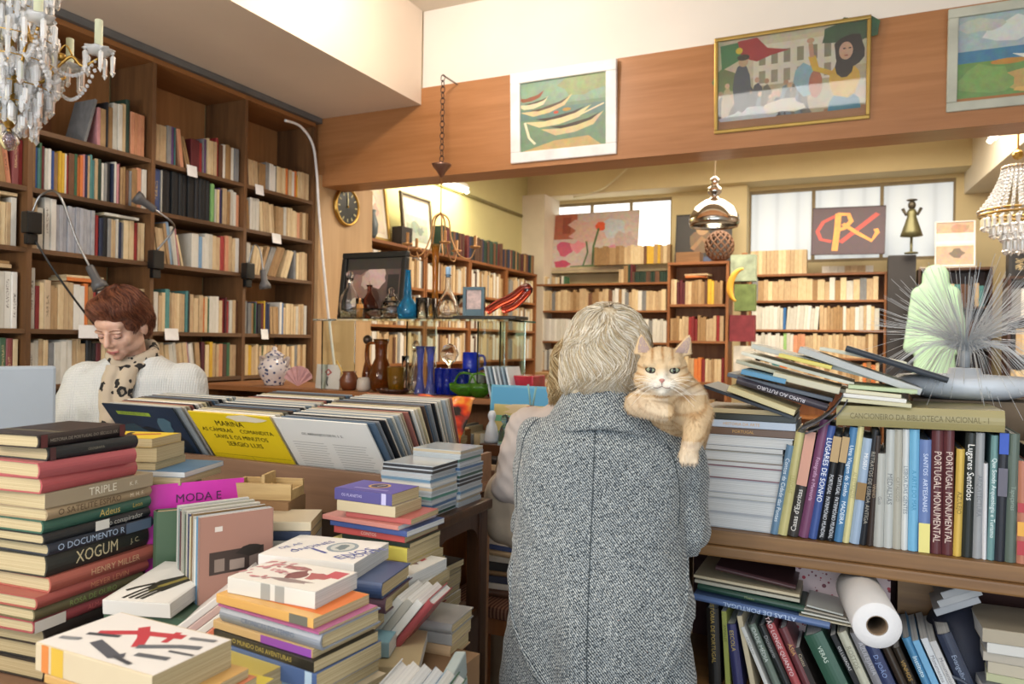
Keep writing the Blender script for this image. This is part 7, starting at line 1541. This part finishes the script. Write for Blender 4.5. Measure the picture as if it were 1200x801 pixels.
# ---------- person in the beige jacket, mostly hidden beyond
PB = PD(682, 401, 2.08); P2 = T(PB.x, PB.y, 0) @ RZ_(10) @ Matrix.Diagonal((.96, .96, .945, 1))
root2 = empty('person', P2, 'person with blond curls in a pale beige jacket, mostly hidden beyond the tweed coat', 'person')
J2 = dict(pelvis=(0, 0, .86), chest=(0, .0, 1.17), neck=(0, .0, 1.33), shl=(-.15, 0, 1.27), shr=(.15, 0, 1.27), ell=(-.2, .0, 1.10), elr=(.19, .04, 1.03), wrl=(-.14, .21, 1.04), wrr=(.1, .25, 1.05), hipl=(-.085, 0, .84), hipr=(.085, 0, .84), knl=(-.085, .01, .46), knr=(.085, .01, .46), anl=(-.085, 0, .085), anr=(.085, 0, .085), rolll=90, rollr=-90)
H2 = T(-.0, .01, 1.335); obj('body', body_mesh('body', J2, H2, voxel=.007), M_skin, root2)
bm = BM(); loft(bm, [(.60, 0, 0, .165, .125), (.8, 0, 0, .17, .125), (.95, 0, 0, .16, .115), (1.1, 0, 0, .165, .115), (1.2, 0, 0, .175, .115), (1.27, 0, 0, .175, .11), (1.325, 0, 0, .135, .09), (1.36, 0, 0, .08, .07)], 40)
for s, q in (('l', -1), ('r', 1)): capsule(bm, (q * .150, 0, 1.272), .07, J2['el' + s], .066); capsule(bm, J2['el' + s], .066, Vector(J2['el' + s]).lerp(Vector(J2['wr' + s]), .85), .05)
jk = remesh(bm, 'jacket', .0065, 4); displace(jk, lambda p, n_: .009 * noise.noise(Vector((p.x * 9 + p.z * 6, p.y * 9, p.z * 17 - p.x * 12))) + .0016 * math.sin(p.z * 110 + p.x * 140 + 6 * noise.noise(p * 9)) * max(0, min(1, (abs(p.x) - .13) * 20)))
jo = obj('jacket', jk, plain('b5aaa4', .75, 0, .05, name='beige_jacket_cloth'), root2)
bm = BM(); P = [(.078 * math.cos(R(15 * j)), .068 * math.sin(R(15 * j)), 1.325 + .012 * math.cos(R(45 * j))) for j in range(25)]; tube(bm, P, .024, 10); obj('collar', bm, plain('6a5644', .95, 0, .3, 60, bump=.6), jo, True)
bm = BM(); loft(bm, [(.10, -.085, 0, .06, .07), (.45, -.085, 0, .075, .08), (.62, -.06, 0, .09, .1), (.66, -.05, 0, .09, .1)], 24); loft(bm, [(.10, .085, 0, .06, .07), (.45, .085, 0, .075, .08), (.62, .06, 0, .09, .1), (.66, .05, 0, .09, .1)], 24); obj('trousers', remesh(bm, 'trousers', .008, 3), plain('4a4440', .9), root2)
for s in 'lr':
    q = Vector(J2['an' + s]); bm = BM(); capsule(bm, q + Vector((0, -.045, -.045)), .038, q + Vector((0, .13, -.052)), .034); capsule(bm, q, .042, q + Vector((0, -.03, -.04)), .04); obj('shoe', remesh(bm, 'shoe', .007, 2), plain('3a2a20', .4), root2)
hm2 = hair_mass([((.012, -.005, 1.465), (.095, .105, .095)), ((-.022, -.02, 1.41), (.065, .07, .065)), ((.05, -.02, 1.40), (.06, .07, .055)), ((-.034, -.03, 1.375), (.045, .05, .04))], 'hair', .009)
ho2 = obj('hair', hm2, hair_mat('blond_curls', [(.3, '6f5a40'), (.5, 'a08660'), (.7, 'c8b088'), (.85, 'dcc8a4')], (60, 60, 40)), root2)
SC2 = [srgb(h) for h in ('c8b088', 'b09468', '94784f', 'd8c8a4', 'a89066')]
strands('hair_strands', ho2, scalp_paths(hm2, (0, -.03, 1.56), (0, 0, 1.44), 1100, lambda az, p: 1.345, rg, (0, .012), .03, 12, swirl=.5), .0012, lambda p: rg.choice(SC2))
# shoulder bag on the arm
bm = BM(); ball(bm, (0, 0, .10), (.075, .055, .10), 20); ball(bm, (.0, 0, .045), (.07, .058, .06), 20); bg_ = remesh(bm, 'bag', .006, 3); displace(bg_, lambda p, n_: .008 * noise.noise(Vector((p.x * 16, p.y * 16, p.z * 8))) + .004 * math.sin(p.x * 90 + 8 * p.z))
bl_ = P2 @ Vector((-.225, -.0, .845)); r = empty('shoulder_bag', T(bl_.x + .02, bl_.y + .03, .865) @ RZ_(10) @ Matrix.Scale(1.18, 4), 'soft beige shoulder bag hanging below the elbow of the beige jacket', 'bag')
obj('bag_body', bg_, plain('a49684', .8, 0, .18, 9, name='suede'), r, True); bm = BM(); tube(bm, smoothpath([(-.05, 0, .16), (-.03, .02, .24), (.03, .03, .25), (.055, .02, .17)], 6), .007, 8); obj('strap', bm, plain('7c6a54', .7), r, True)

# ---------- the woman reading at the counter
PC = PD(160, 390, 2.86); P3 = T(PC.x, PC.y, .0) @ RZ_(212) @ Matrix.Scale(1.035, 4)
root3 = empty('person', P3, 'person with short auburn hair, leopard-print scarf and white cardigan, looking down', 'person')
J3 = dict(pelvis=(0, 0, .86), chest=(0, .0, 1.14), neck=(0, .02, 1.30), shl=(-.165, 0, 1.235), shr=(.165, 0, 1.235), ell=(-.22, .06, .99), elr=(.22, .06, .99), wrl=(-.09, .24, .99), wrr=(.09, .24, .99), hipl=(-.085, 0, .84), hipr=(.085, 0, .84), knl=(-.085, .01, .46), knr=(.085, .01, .46), anl=(-.085, 0, .085), anr=(.085, 0, .085), rolll=90, rollr=-90)
H3 = T(0, .052, 1.345) @ RZ_(-16) @ RX_(-27) @ T(0, 0, -.0)
obj('body', body_mesh('body', J3, H3, voxel=.0042, curl=20), skin_mat('fair_skin', 'c09682', 'd2ac98'), root3)
er = empty('face'); er.parent = root3; er.matrix_local = H3
for q in (-1, 1):
    bm = BM(); ball(bm, (q * .031, .0745, .098), (.0135, .012, .0105), 16); obj('eyelid', bm, plain('b58c7c', .5), er, True)
    bm = BM(); tube(bm, smoothpath([(q * .019, .0845, .0935), (q * .031, .0872, .0905), (q * .044, .0805, .0935)], 5), .0011, 5); obj('lashes', bm, plain('3a2a24', .6), er)
    bm = BM(); tube(bm, smoothpath([(q * .014, .0895, .118), (q * .030, .0900, .123), (q * .048, .077, .117)], 5), .0018, 5); obj('eyebrow', bm, plain('6b4430', .8), er)
bm = BM(); tube(bm, smoothpath([(-.022, .086, .040), (-.008, .0955, .0425), (0, .0955, .0415), (.008, .0955, .0425), (.022, .086, .040)], 4), [.001] + [.0036] * 15 + [.001] * 1 if False else .0032, 8); ball(bm, (0, .0925, .0355), (.014, .005, .0038), 12); obj('lips', bm, plain('a8625c', .4), er, True)
bm = BM(); tube(bm, smoothpath([(-.022, .0885, .0385), (0, .0982, .0392), (.022, .0885, .0385)], 5), .0009, 5); obj('mouth_line', bm, plain('5a302c', .6), er)
h3 = lambda c: tuple(H3 @ Vector(c))
hb = [(h3((0, -.02, .145)), (.088, .105, .092)), (h3((0, .045, .195)), (.062, .045, .032)), (h3((-.045, .035, .17)), (.04, .05, .036)), (h3((.05, .02, .165)), (.04, .06, .045)), (h3((0, -.07, .09)), (.066, .045, .07)), (h3((.060, -.04, .128)), (.03, .04, .045)), (h3((-.060, -.04, .128)), (.03, .04, .045)), (h3((0, -.075, .045)), (.05, .03, .035))]
hm3 = hair_mass(hb, 'hair', .005, .0045)
ho3 = obj('hair', hm3, hair_mat('auburn_hair', [(.3, '3c2018'), (.5, '643826'), (.72, '875034')], (90, 90, 30)), root3)
SC3 = [srgb(h) for h in ('74402c', '5a3020', '8a5036', '44241a', '9a6244')]
inv = H3.inverted()
def zf(az, p):
    l = inv @ p; return 9 if (l.y > .045 and l.z < .155) or (l.z < .03) else -9
strands('hair_strands', ho3, scalp_paths(hm3, h3((0, -.05, .25)), h3((0, -.01, .13)), 2000, zf, rg, (0, .007), .01, 10, swirl=.9), .001, lambda p: rg.choice(SC3))
# cardigan, top and scarf
t = NT('white_knit'); wv = t.n('ShaderNodeTexWave', i_Scale=42.0, i_Distortion=1.5); t.l(t.mapping(t.coord(), (1, 1, .15)), wv.inputs[0]); wv2 = t.n('ShaderNodeTexWave', bands_direction='Z', i_Scale=70.0, i_Distortion=2.0); t.l(t.coord(), wv2.inputs[0])
t.set(Base_Color=t.ramp(wv2.outputs['Fac'], [(0, 'c2c8ca'), (1, 'e2e4e3')]), Roughness=.95); t.bump(t.math('ADD', wv.outputs['Fac'], wv2.outputs['Fac']), .5, .004)
bm = BM(); loft(bm, [(.55, 0, .0, .2, .15), (.75, 0, 0, .2, .15), (.95, 0, 0, .2, .14), (1.1, 0, .0, .21, .135), (1.18, 0, 0, .215, .13), (1.25, 0, .0, .20, .115), (1.29, 0, .0, .15, .095), (1.325, 0, .005, .09, .075)], 40)
for s, q in (('l', -1), ('r', 1)): capsule(bm, (q * .17, 0, 1.225), .082, J3['el' + s], .075); capsule(bm, J3['el' + s], .073, Vector(J3['el' + s]).lerp(Vector(J3['wr' + s]), .86), .055)
cg = remesh(bm, 'cardigan', .007, 5); displace(cg, lambda p, n_: .010 * noise.noise(Vector((p.x * 9, p.y * 9, p.z * 6))) + .004 * noise.noise(p * 26)); bv3 = bvh_of(cg)
co3 = obj('cardigan', cg, t.m, root3)
def front(x, z, off): h = bv3.ray_cast(Vector((x, 1, z)), Vector((0, -1, 0))); return h[0] + Vector((0, off, 0))
bm = BM(); L_ = []
for k in range(12):
    z = 1.285 - .06 * k; w_ = .02 + .0045 * k; L_.append([bm.verts.new(front(x, z, .004)) for x in (-w_, -w_ / 3, w_ / 3, w_)])
for a_, b_ in zip(L_, L_[1:]):
    for j in range(3): bm.faces.new((a_[j], b_[j], b_[j + 1], a_[j + 1]))
o = obj('dark_top', bm, plain('1a1c20', .8), root3, True); o.modifiers.new('s', 'SOLIDIFY').thickness = .004
t = NT('leopard_print'); g = t.coord(); wn = t.noise(g, 30, 2, 1); v2 = t.mix(.035, g, wn); vo = t.n('ShaderNodeTexVoronoi', i_Scale=27); t.l(t.mapping(v2, (1, 1, .75)), vo.inputs[0]); vo2 = t.noise(g, 55, 2)
d_ = vo.outputs['Distance']; ring = t.math('MULTIPLY', t.math('GREATER_THAN', d_, t.math('MULTIPLY', vo2, .32)), t.math('LESS_THAN', d_, .40)); sp3 = t.math('LESS_THAN', d_, .16)
t.set(Base_Color=t.mix(ring, t.mix(sp3, srgb('b8ab98'), srgb('8f8474')), srgb('1b1a1c')), Roughness=.85); M_leo = t.m
bm = BM(); n = 48
for (rz, rr, z0, tilt, ph) in ((.070, .024, 1.318, .16, 0), (.078, .024, 1.292, -.10, 1.2), (.066, .02, 1.34, .02, 2.4)):
    P = [(rz * math.cos(R(360 * j / n)), .018 + rz * .88 * math.sin(R(360 * j / n)), z0 + .03 * tilt * 4 * math.cos(R(360 * j / n) + ph) - .032 * math.sin(R(360 * j / n))) for j in range(n + 1)]
    tube(bm, P, [rr * (1 + .08 * math.sin(j * .6 + ph)) for j in range(n + 1)], 12)
for xs, z1, w0 in ((.03, .86, .034), (-.02, .95, .03)):
    P = [front(xs + .01 * math.sin(k), 1.27 - k * (1.27 - z1) / 8, .018) if k else Vector((xs, .105, 1.285)) for k in range(9)]; tube(bm, P, w0, 10)
sc3 = remesh(bm, 'scarf', .005, 3); displace(sc3, lambda p, n_: .0015 * math.sin(p.z * 120 + 5 * math.atan2(p.x, p.y)) + .003 * noise.noise(p * 30)); obj('scarf', sc3, M_leo, root3)
bm = BM(); loft(bm, [(.10, -.085, 0, .06, .07), (.45, -.085, 0, .08, .085), (.6, -.07, 0, .1, .1)], 24); loft(bm, [(.10, .085, 0, .06, .07), (.45, .085, 0, .08, .085), (.6, .07, 0, .1, .1)], 24); obj('trousers', remesh(bm, 'trousers', .008, 3), plain('2a2c34', .9), root3)
for s in 'lr':
    q = Vector(J3['an' + s]); bm = BM(); capsule(bm, q + Vector((0, -.045, -.045)), .038, q + Vector((0, .13, -.052)), .034); capsule(bm, q, .042, q + Vector((0, -.03, -.04)), .04); obj('shoe', remesh(bm, 'shoe', .007, 2), plain('241e1c', .4), root3)

# ------------------------------------------------------------------ the cat
CO = PD(776, 433, 1.50); MC = T(CO) @ RZ_(13.5)
cat = empty('cat', MC, 'pale ginger tabby cat lying over the shoulder of the tweed coat, facing the room', 'cat')
bm = BM(); V = Vector
ball(bm, (0, .012, .002), (.050, .048, .043), 24); ball(bm, (0, .0, .022), (.040, .040, .024), 20)
for q in (-1, 1):
    ball(bm, (q * .027, -.006, -.020), (.029, .030, .025), 20); ball(bm, (q * .0115, -.041, -.027), (.0155, .0135, .0115), 16); ball(bm, (q * .022, -.026, .012), (.016, .013, .010), 14)
ball(bm, (0, -.036, -.040), (.013, .012, .009), 14); capsule(bm, (0, -.026, .012), .0125, (0, -.046, -.017), .0085, 14); ball(bm, (0, .0, -.035), (.03, .035, .022), 18)
for (b, tip) in (((-.036, .012, .030), (-.043, .014, .072)), ((.036, .012, .030), (.053, .014, .072))):
    b, tip = V(b), V(tip); d = (tip - b); n = 14; rings = []
    for k in range(8):
        t_ = k / 7; c = b + d * t_; rx, ry = .0205 * (1 - t_) ** .8 + .0015, .010 * (1 - t_) + .0016; rings.append([bm.verts.new(c + V((rx * math.cos(2 * math.pi * j / n), ry * math.sin(2 * math.pi * j / n), 0))) for j in range(n)])
    for a_, b_ in zip(rings, rings[1:]):
        for j in range(n): bm.faces.new((a_[j], a_[(j + 1) % n], b_[(j + 1) % n], b_[j]))
    bm.faces.new(rings[0][::-1]); bm.faces.new(rings[-1])
capsule(bm, (.004, .03, -.015), .047, (.02, .075, -.06), .062, 20); capsule(bm, (.02, .075, -.06), .062, (.035, .17, -.11), .075, 20); capsule(bm, (.035, .17, -.11), .075, (.02, .30, -.20), .078, 20)
ball(bm, (.052, .055, -.075), (.043, .055, .055), 20); ball(bm, (-.012, .03, -.06), (.045, .045, .035), 20)
capsule(bm, (-.05, .03, -.072), .026, (-.02, -.006, -.078), .021, 14); capsule(bm, (-.02, -.006, -.078), .021, (.006, -.012, -.083), .0195, 14)
capsule(bm, (.070, .035, -.092), .034, (.066, .004, -.125), .024, 16); capsule(bm, (.066, .004, -.125), .0235, (.055, -.004, -.158), .0175, 16); ball(bm, (.054, -.010, -.168), (.0205, .020, .0155), 16)
for x in (.040, .0495, .0595, .068): capsule(bm, (x * .6 + .022, -.012, -.162), .0075, (x * .9 + .0055, -.022, -.178), .0068, 8)
for x in (-.002, .006, .013): capsule(bm, (x - .004, -.02, -.078), .007, (x + .004, -.026, -.087), .0068, 8)
capsule(bm, (-.03, .28, -.24), .035, (-.03, .2, -.30), .022, 12); capsule(bm, (.06, .28, -.24), .035, (.06, .2, -.30), .022, 12); P = smoothpath([(.02, .36, -.24), (.05, .40, -.32), (.1, .38, -.38)], 6); tube(bm, P, .016, 10)
cm = remesh(bm, 'cat_body', .0031, 3, .45)
W_c, L_c, O_c, D_c = [V(srgb(h)[:3]) for h in ('e2dacb', 'd3bb97', 'c2a073', 'a67c4c')]
def cat_col(p):
    x, y, z = p
    nz_ = noise.noise(p * 60) * .5 + .5; s = 0
    if y < .05 and z > -.05:       # head
        if z > .012: s = max(0, math.sin(x * 330 + 1.57 + .8 * noise.noise(p * 30))) ** 2 * min(1, (z - .008) * 60) * (1 if abs(x) < .03 else .3)
        else: s = max(0, math.sin((z * 1.4 - abs(x) * .55) * 300)) ** 2 * min(1, max(0, (abs(x) - .026) * 70))
        c = L_c.lerp(O_c, .35 * nz_).lerp(D_c, s * .95)
        dm = (V((x * .8, y + .045, (z + .030) * .95))).length; c = c.lerp(W_c, max(0, min(1, (.034 - dm) * 60)))
        if z < -.03: c = c.lerp(W_c, min(1, (-.03 - z) * 40) * .7)
        for q in (-1, 1):
            de = (V((x - q * .0225, (z - .002) * 1.3))).length if False else math.hypot(x - q * .0225, (z + .004) * 1.2); c = c.lerp(W_c, max(0, min(.6, (.013 - de) * 90)))
    else:
        u = V((x, y, z)); s = max(0, math.sin((u.y * 1.0 - u.z * 1.0 + .3 * abs(u.x)) * 190 + 2.2 * noise.noise(p * 18))) ** 2; c = L_c.lerp(O_c, .4 * nz_ + .1).lerp(D_c, s * .8)
        if z < -.14 and y < .05: c = c.lerp(W_c, .45)
        if x < .012 and z < -.055 and y < .02: c = c.lerp(W_c, .3)
    return (c.x, c.y, c.z, 1)
ca = cm.color_attributes.new('Col', 'FLOAT_COLOR', 'POINT'); ca.data.foreach_set('color', [q for v in cm.vertices for q in cat_col(v.co)])
t = NT('ginger_fur_skin'); t.set(Base_Color=t.n('ShaderNodeAttribute', attribute_name='Col').outputs['Color'], Roughness=.9)
co = obj('cat_body', cm, t.m, cat)
bvk = bvh_of(cm); cm.update(); rg = random.Random(5); vs, fs, cs = [], [], []
polys = [p for p in cm.polygons]; areas = [p.area for p in polys]
import bisect, itertools
cum = list(itertools.accumulate(areas)); eyec = [V((-.0222, -.036, .0)), V((.0238, -.036, .0))]
for _ in range(30000):
    p = polys[bisect.bisect(cum, rg.random() * cum[-1])]; vv_ = [cm.vertices[i].co for i in p.vertices]; a, b = rg.random(), rg.random(); c = vv_[0].lerp(vv_[1], a).lerp(vv_[3 % len(vv_)].lerp(vv_[2], a), b); n_ = p.normal
    if any(math.hypot(c.x - e.x, c.z - e.z) < .0112 and c.y < 0 for e in eyec) or (c - V((0, -.058, -.02))).length < .006: continue
    head = c.y < .04 and c.z > -.055
    flow = (V((c.x * 1.0, .06, c.z + .005)).normalized() if head else V((.15, .5, -.8)) if c.z > -.1 else V((0, -.1, -1)))
    if c.z > .04: flow = V((0, .3, .6))
    flow = flow - n_ * flow.dot(n_); flow = flow.normalized() if flow.length > .01 else V((0, 0, -1)); L = rg.uniform(.004, .0075) if head else rg.uniform(.007, .012)
    d = (flow * 1.0 + n_ * .42 + V((rg.uniform(-.2, .2), rg.uniform(-.2, .2), rg.uniform(-.2, .2)))).normalized(); side = d.cross(n_).normalized() * .00042
    k = len(vs); vs += [c - side, c + side, c + d * L]; fs.append((k, k + 1, k + 2)); q = cat_col(c); f_ = rg.uniform(.88, 1.12); cs += [min(1, q[0] * f_), min(1, q[1] * f_), min(1, q[2] * f_), 1] * 3
me = bpy.data.meshes.new('fur'); me.from_pydata(vs, [], fs); ca = me.color_attributes.new('Col', 'FLOAT_COLOR', 'CORNER'); ca.data.foreach_set('color', cs); me.materials.append(t.m); fo = link(bpy.data.objects.new('fur', me)); fo.parent = co
def hitf(x, z, off=0):
    h = bvk.ray_cast(V((x, -.3, z)), V((0, 1, 0))); return h[0] + V((0, off, 0))
for q, ex in ((-1, -.0222), (1, .0238)):
    h = hitf(ex, .001); A = RY_(q * -8) @ RZ_(q * 22)
    bm = BM(); ball(bm, h + V((0, .0022, 0)), (.0116, .0066, .0078), 18, M=A); rim = obj('eye_rim', bm, plain('2a201c', .5), cat, True)
    bm = BM(); ball(bm, h + V((0, .0006, -.0003)), (.0096, .0062, .0058), 18, M=A); eye = obj('eye', bm, plain('8a9580', .2, 0, .2, 200, spec=.3), cat, True)
    bm = BM(); ball(bm, h + V((0, -.0041, -.0003)), (.0042, .0020, .0052), 12, M=A); obj('pupil', bm, plain('0c0c0c', .05), eye, True)
    bm = BM(); P = [h + V((x_, -.0035 + abs(x_) * .3, .0062 - 34 * x_ * x_ + q * .10 * x_)) for x_ in (-.0108, -.006, 0, .006, .0108)]; tube(bm, P, .0013, 6); obj('upper_lid', bm, plain('a8845c', .8), cat, True)
    b = V((q * .036 if q < 0 else .0362, 0, 0)); tipx, bxx = (-.043, -.036) if q < 0 else (.053, .036)
    bm = BM(); vv_ = []
    for (x_, z_, w2) in ((bxx, .034, .0125), (bxx + (tipx - bxx) * .35, .046, .0105), (bxx + (tipx - bxx) * .7, .058, .006), (bxx + (tipx - bxx) * .92, .066, .0018)): vv_.append([bm.verts.new(hitf(x_ + s_ * w2, z_, -.0006)) for s_ in (-1, -.4, .4, 1)])
    for a_, b_ in zip(vv_, vv_[1:]):
        for j in range(3): bm.faces.new((a_[j], a_[j + 1], b_[j + 1], b_[j]))
    obj('inner_ear', bm, plain('a48e88', .8), cat, True)
h = hitf(0, -.0185); bm = BM(); ball(bm, h + V((0, .001, 0)), (.0055, .003, .0036), 12); ball(bm, h + V((0, .001, -.003)), (.0025, .0025, .003), 8); obj('nose', bm, plain('b07a70', .4), cat, True)
bm = BM(); tube(bm, [hitf(0, z_, -.0006) for z_ in (-.023, -.027, -.0305)], .0007, 5)
for q in (-1, 1): tube(bm, [hitf(q * x_, -.0305 - .0035 * math.sin(math.pi * x_ / .02), -.0006) for x_ in (0, .004, .008, .013, .017)], .0008, 5)
obj('mouth', bm, plain('6a463c', .7), cat, True)
for q in (-1, 1):
    for k in range(7):
        s0 = hitf(q * (.012 + .0015 * (k % 3)), -.023 - .0022 * (k // 2), 0); e_ = s0 + V((q * rg.uniform(.035, .052), -.012 + .006 * k * .5, .012 - .0085 * k)); m_ = s0.lerp(e_, .5) + V((0, -.004, .005)); bm = BM(); tube(bm, smoothpath([s0, m_, e_], 4), [.00045 - .00003 * j for j in range(9)], 4); obj('whisker', bm, plain('f0ece4', .4), cat)

# ------------------------------------------------------------------ small shelf books: the ones that show largest are objects, the rest one mass
def area(c):
    pts = [proj(c['M'] @ Vector(p)) for p in ((-.5, 0, 0), (.5, 0, 0), (-.5, 0, 1), (.5, 0, 1), (-.5, 1, 1), (.5, 1, 1), (-.5, 1, 0), (.5, 1, 0))]
    if pts[0][2] < .1: return 0
    xs = [p[0] for p in pts]; ys = [p[1] for p in pts]
    cx, cy = sum(xs) / 8, sum(ys) / 8
    if cx < -10 or cx > 1210 or cy < -10 or cy > 806: return 0
    if c.get('hid'): return 0
    # spine rectangle + seen sides, roughly
    def tri(a, b, d): return abs((b[0]-a[0])*(d[1]-a[1]) - (d[0]-a[0])*(b[1]-a[1]))
    return tri(pts[0], pts[1], pts[2])
n_big = sum(1 for o in bpy.data.objects if o.parent is None and o.get('category') == 'book')
for c in CAND:
    c['a'] = area(c)
    if c['where'][-1] >= 0 and c['where'][1] == 'sixth shelf': c['a'] *= .1
CAND.sort(key=lambda c: -c['a'])
NIND = max(0, min(len(CAND), 295 - n_big))
for c in CAND[:NIND]:
    o = link(bpy.data.objects.new('book', unit_mesh(c['kind']))); o.matrix_world = c['M']; o.color = srgb(c['col'])
    size = ('thick' if c['T'] > .026 else 'thin' if c['T'] < .016 else 'tall' if c['H'] > .225 else 'small' if c['H'] < .19 else 'plain')
    wh = c['where']; i = wh[-1]
    kind = 'hardback' if c['kind'] == 'hard' else 'paperback'
    if wh[0] == 'books':
        lab = '%s %s %s %s' % (size, CN[c['ck']], kind, {'lying across': 'lying flat across the silver grey series behind the woman', 'lying across4': 'lying flat over books above the red-haired head', 'lying across0': 'lying flat on tall white books near the shop front', 'lying on narrow case': 'lying flat inside the narrow teak bookcase', 'paper pile': 'lying on the rear room table', 'low pile': 'lying on the low shelf unit before the glass display', 'lying across00': 'lying flat under the second shelf near the shop front'}[wh[1]])
    else: lab = '%s %s %s, %s along the %s of the %s' % (size, CN[c['ck']], kind, ORD[i] if i < len(ORD) else 'last', wh[1], wh[0])
    tag(o, lab, 'book', 'books on ' + wh[0])
# remaining small books of the far shelves as one mass
vs, fs, mi, cols = [], [], [], []
for c in CAND[NIND:]:
    me = unit_mesh(c['kind']); b = len(vs)
    vs += [c['M'] @ v.co for v in me.vertices]; cc = srgb(c['col'])
    for p in me.polygons: fs.append([b + i for i in p.vertices]); mi.append(p.material_index); cols.append(cc)
me = bpy.data.meshes.new('far_shelf_books'); me.from_pydata(vs, [], fs)
t = NT('far_cover'); a = t.n('ShaderNodeAttribute', attribute_name='Col').outputs['Color']; nz = t.noise(t.mapping(t.coord(), (40, 40, 14)), 1.5, 3)
t.set(Base_Color=t.mix(.4, a, t.ramp(nz, [(.35, '606060'), (.65, '9c9c9c')]), 'OVERLAY'), Roughness=.6)
me.materials.append(t.m); me.materials.append(M_pageg)
me.polygons.foreach_set('material_index', mi)
ca = me.color_attributes.new('Col', 'FLOAT_COLOR', 'CORNER'); k = 0
for p, cc in zip(me.polygons, cols):
    for _ in p.loop_indices: ca.data[k].color = cc; k += 1
if vs:
    o = link(bpy.data.objects.new('remaining_books', me)); tag(o, 'mass of small old books filling the distant and lower bookcase shelves', 'books', kind='stuff')
print('CAND', len(CAND), 'ind', NIND, 'big', n_big)
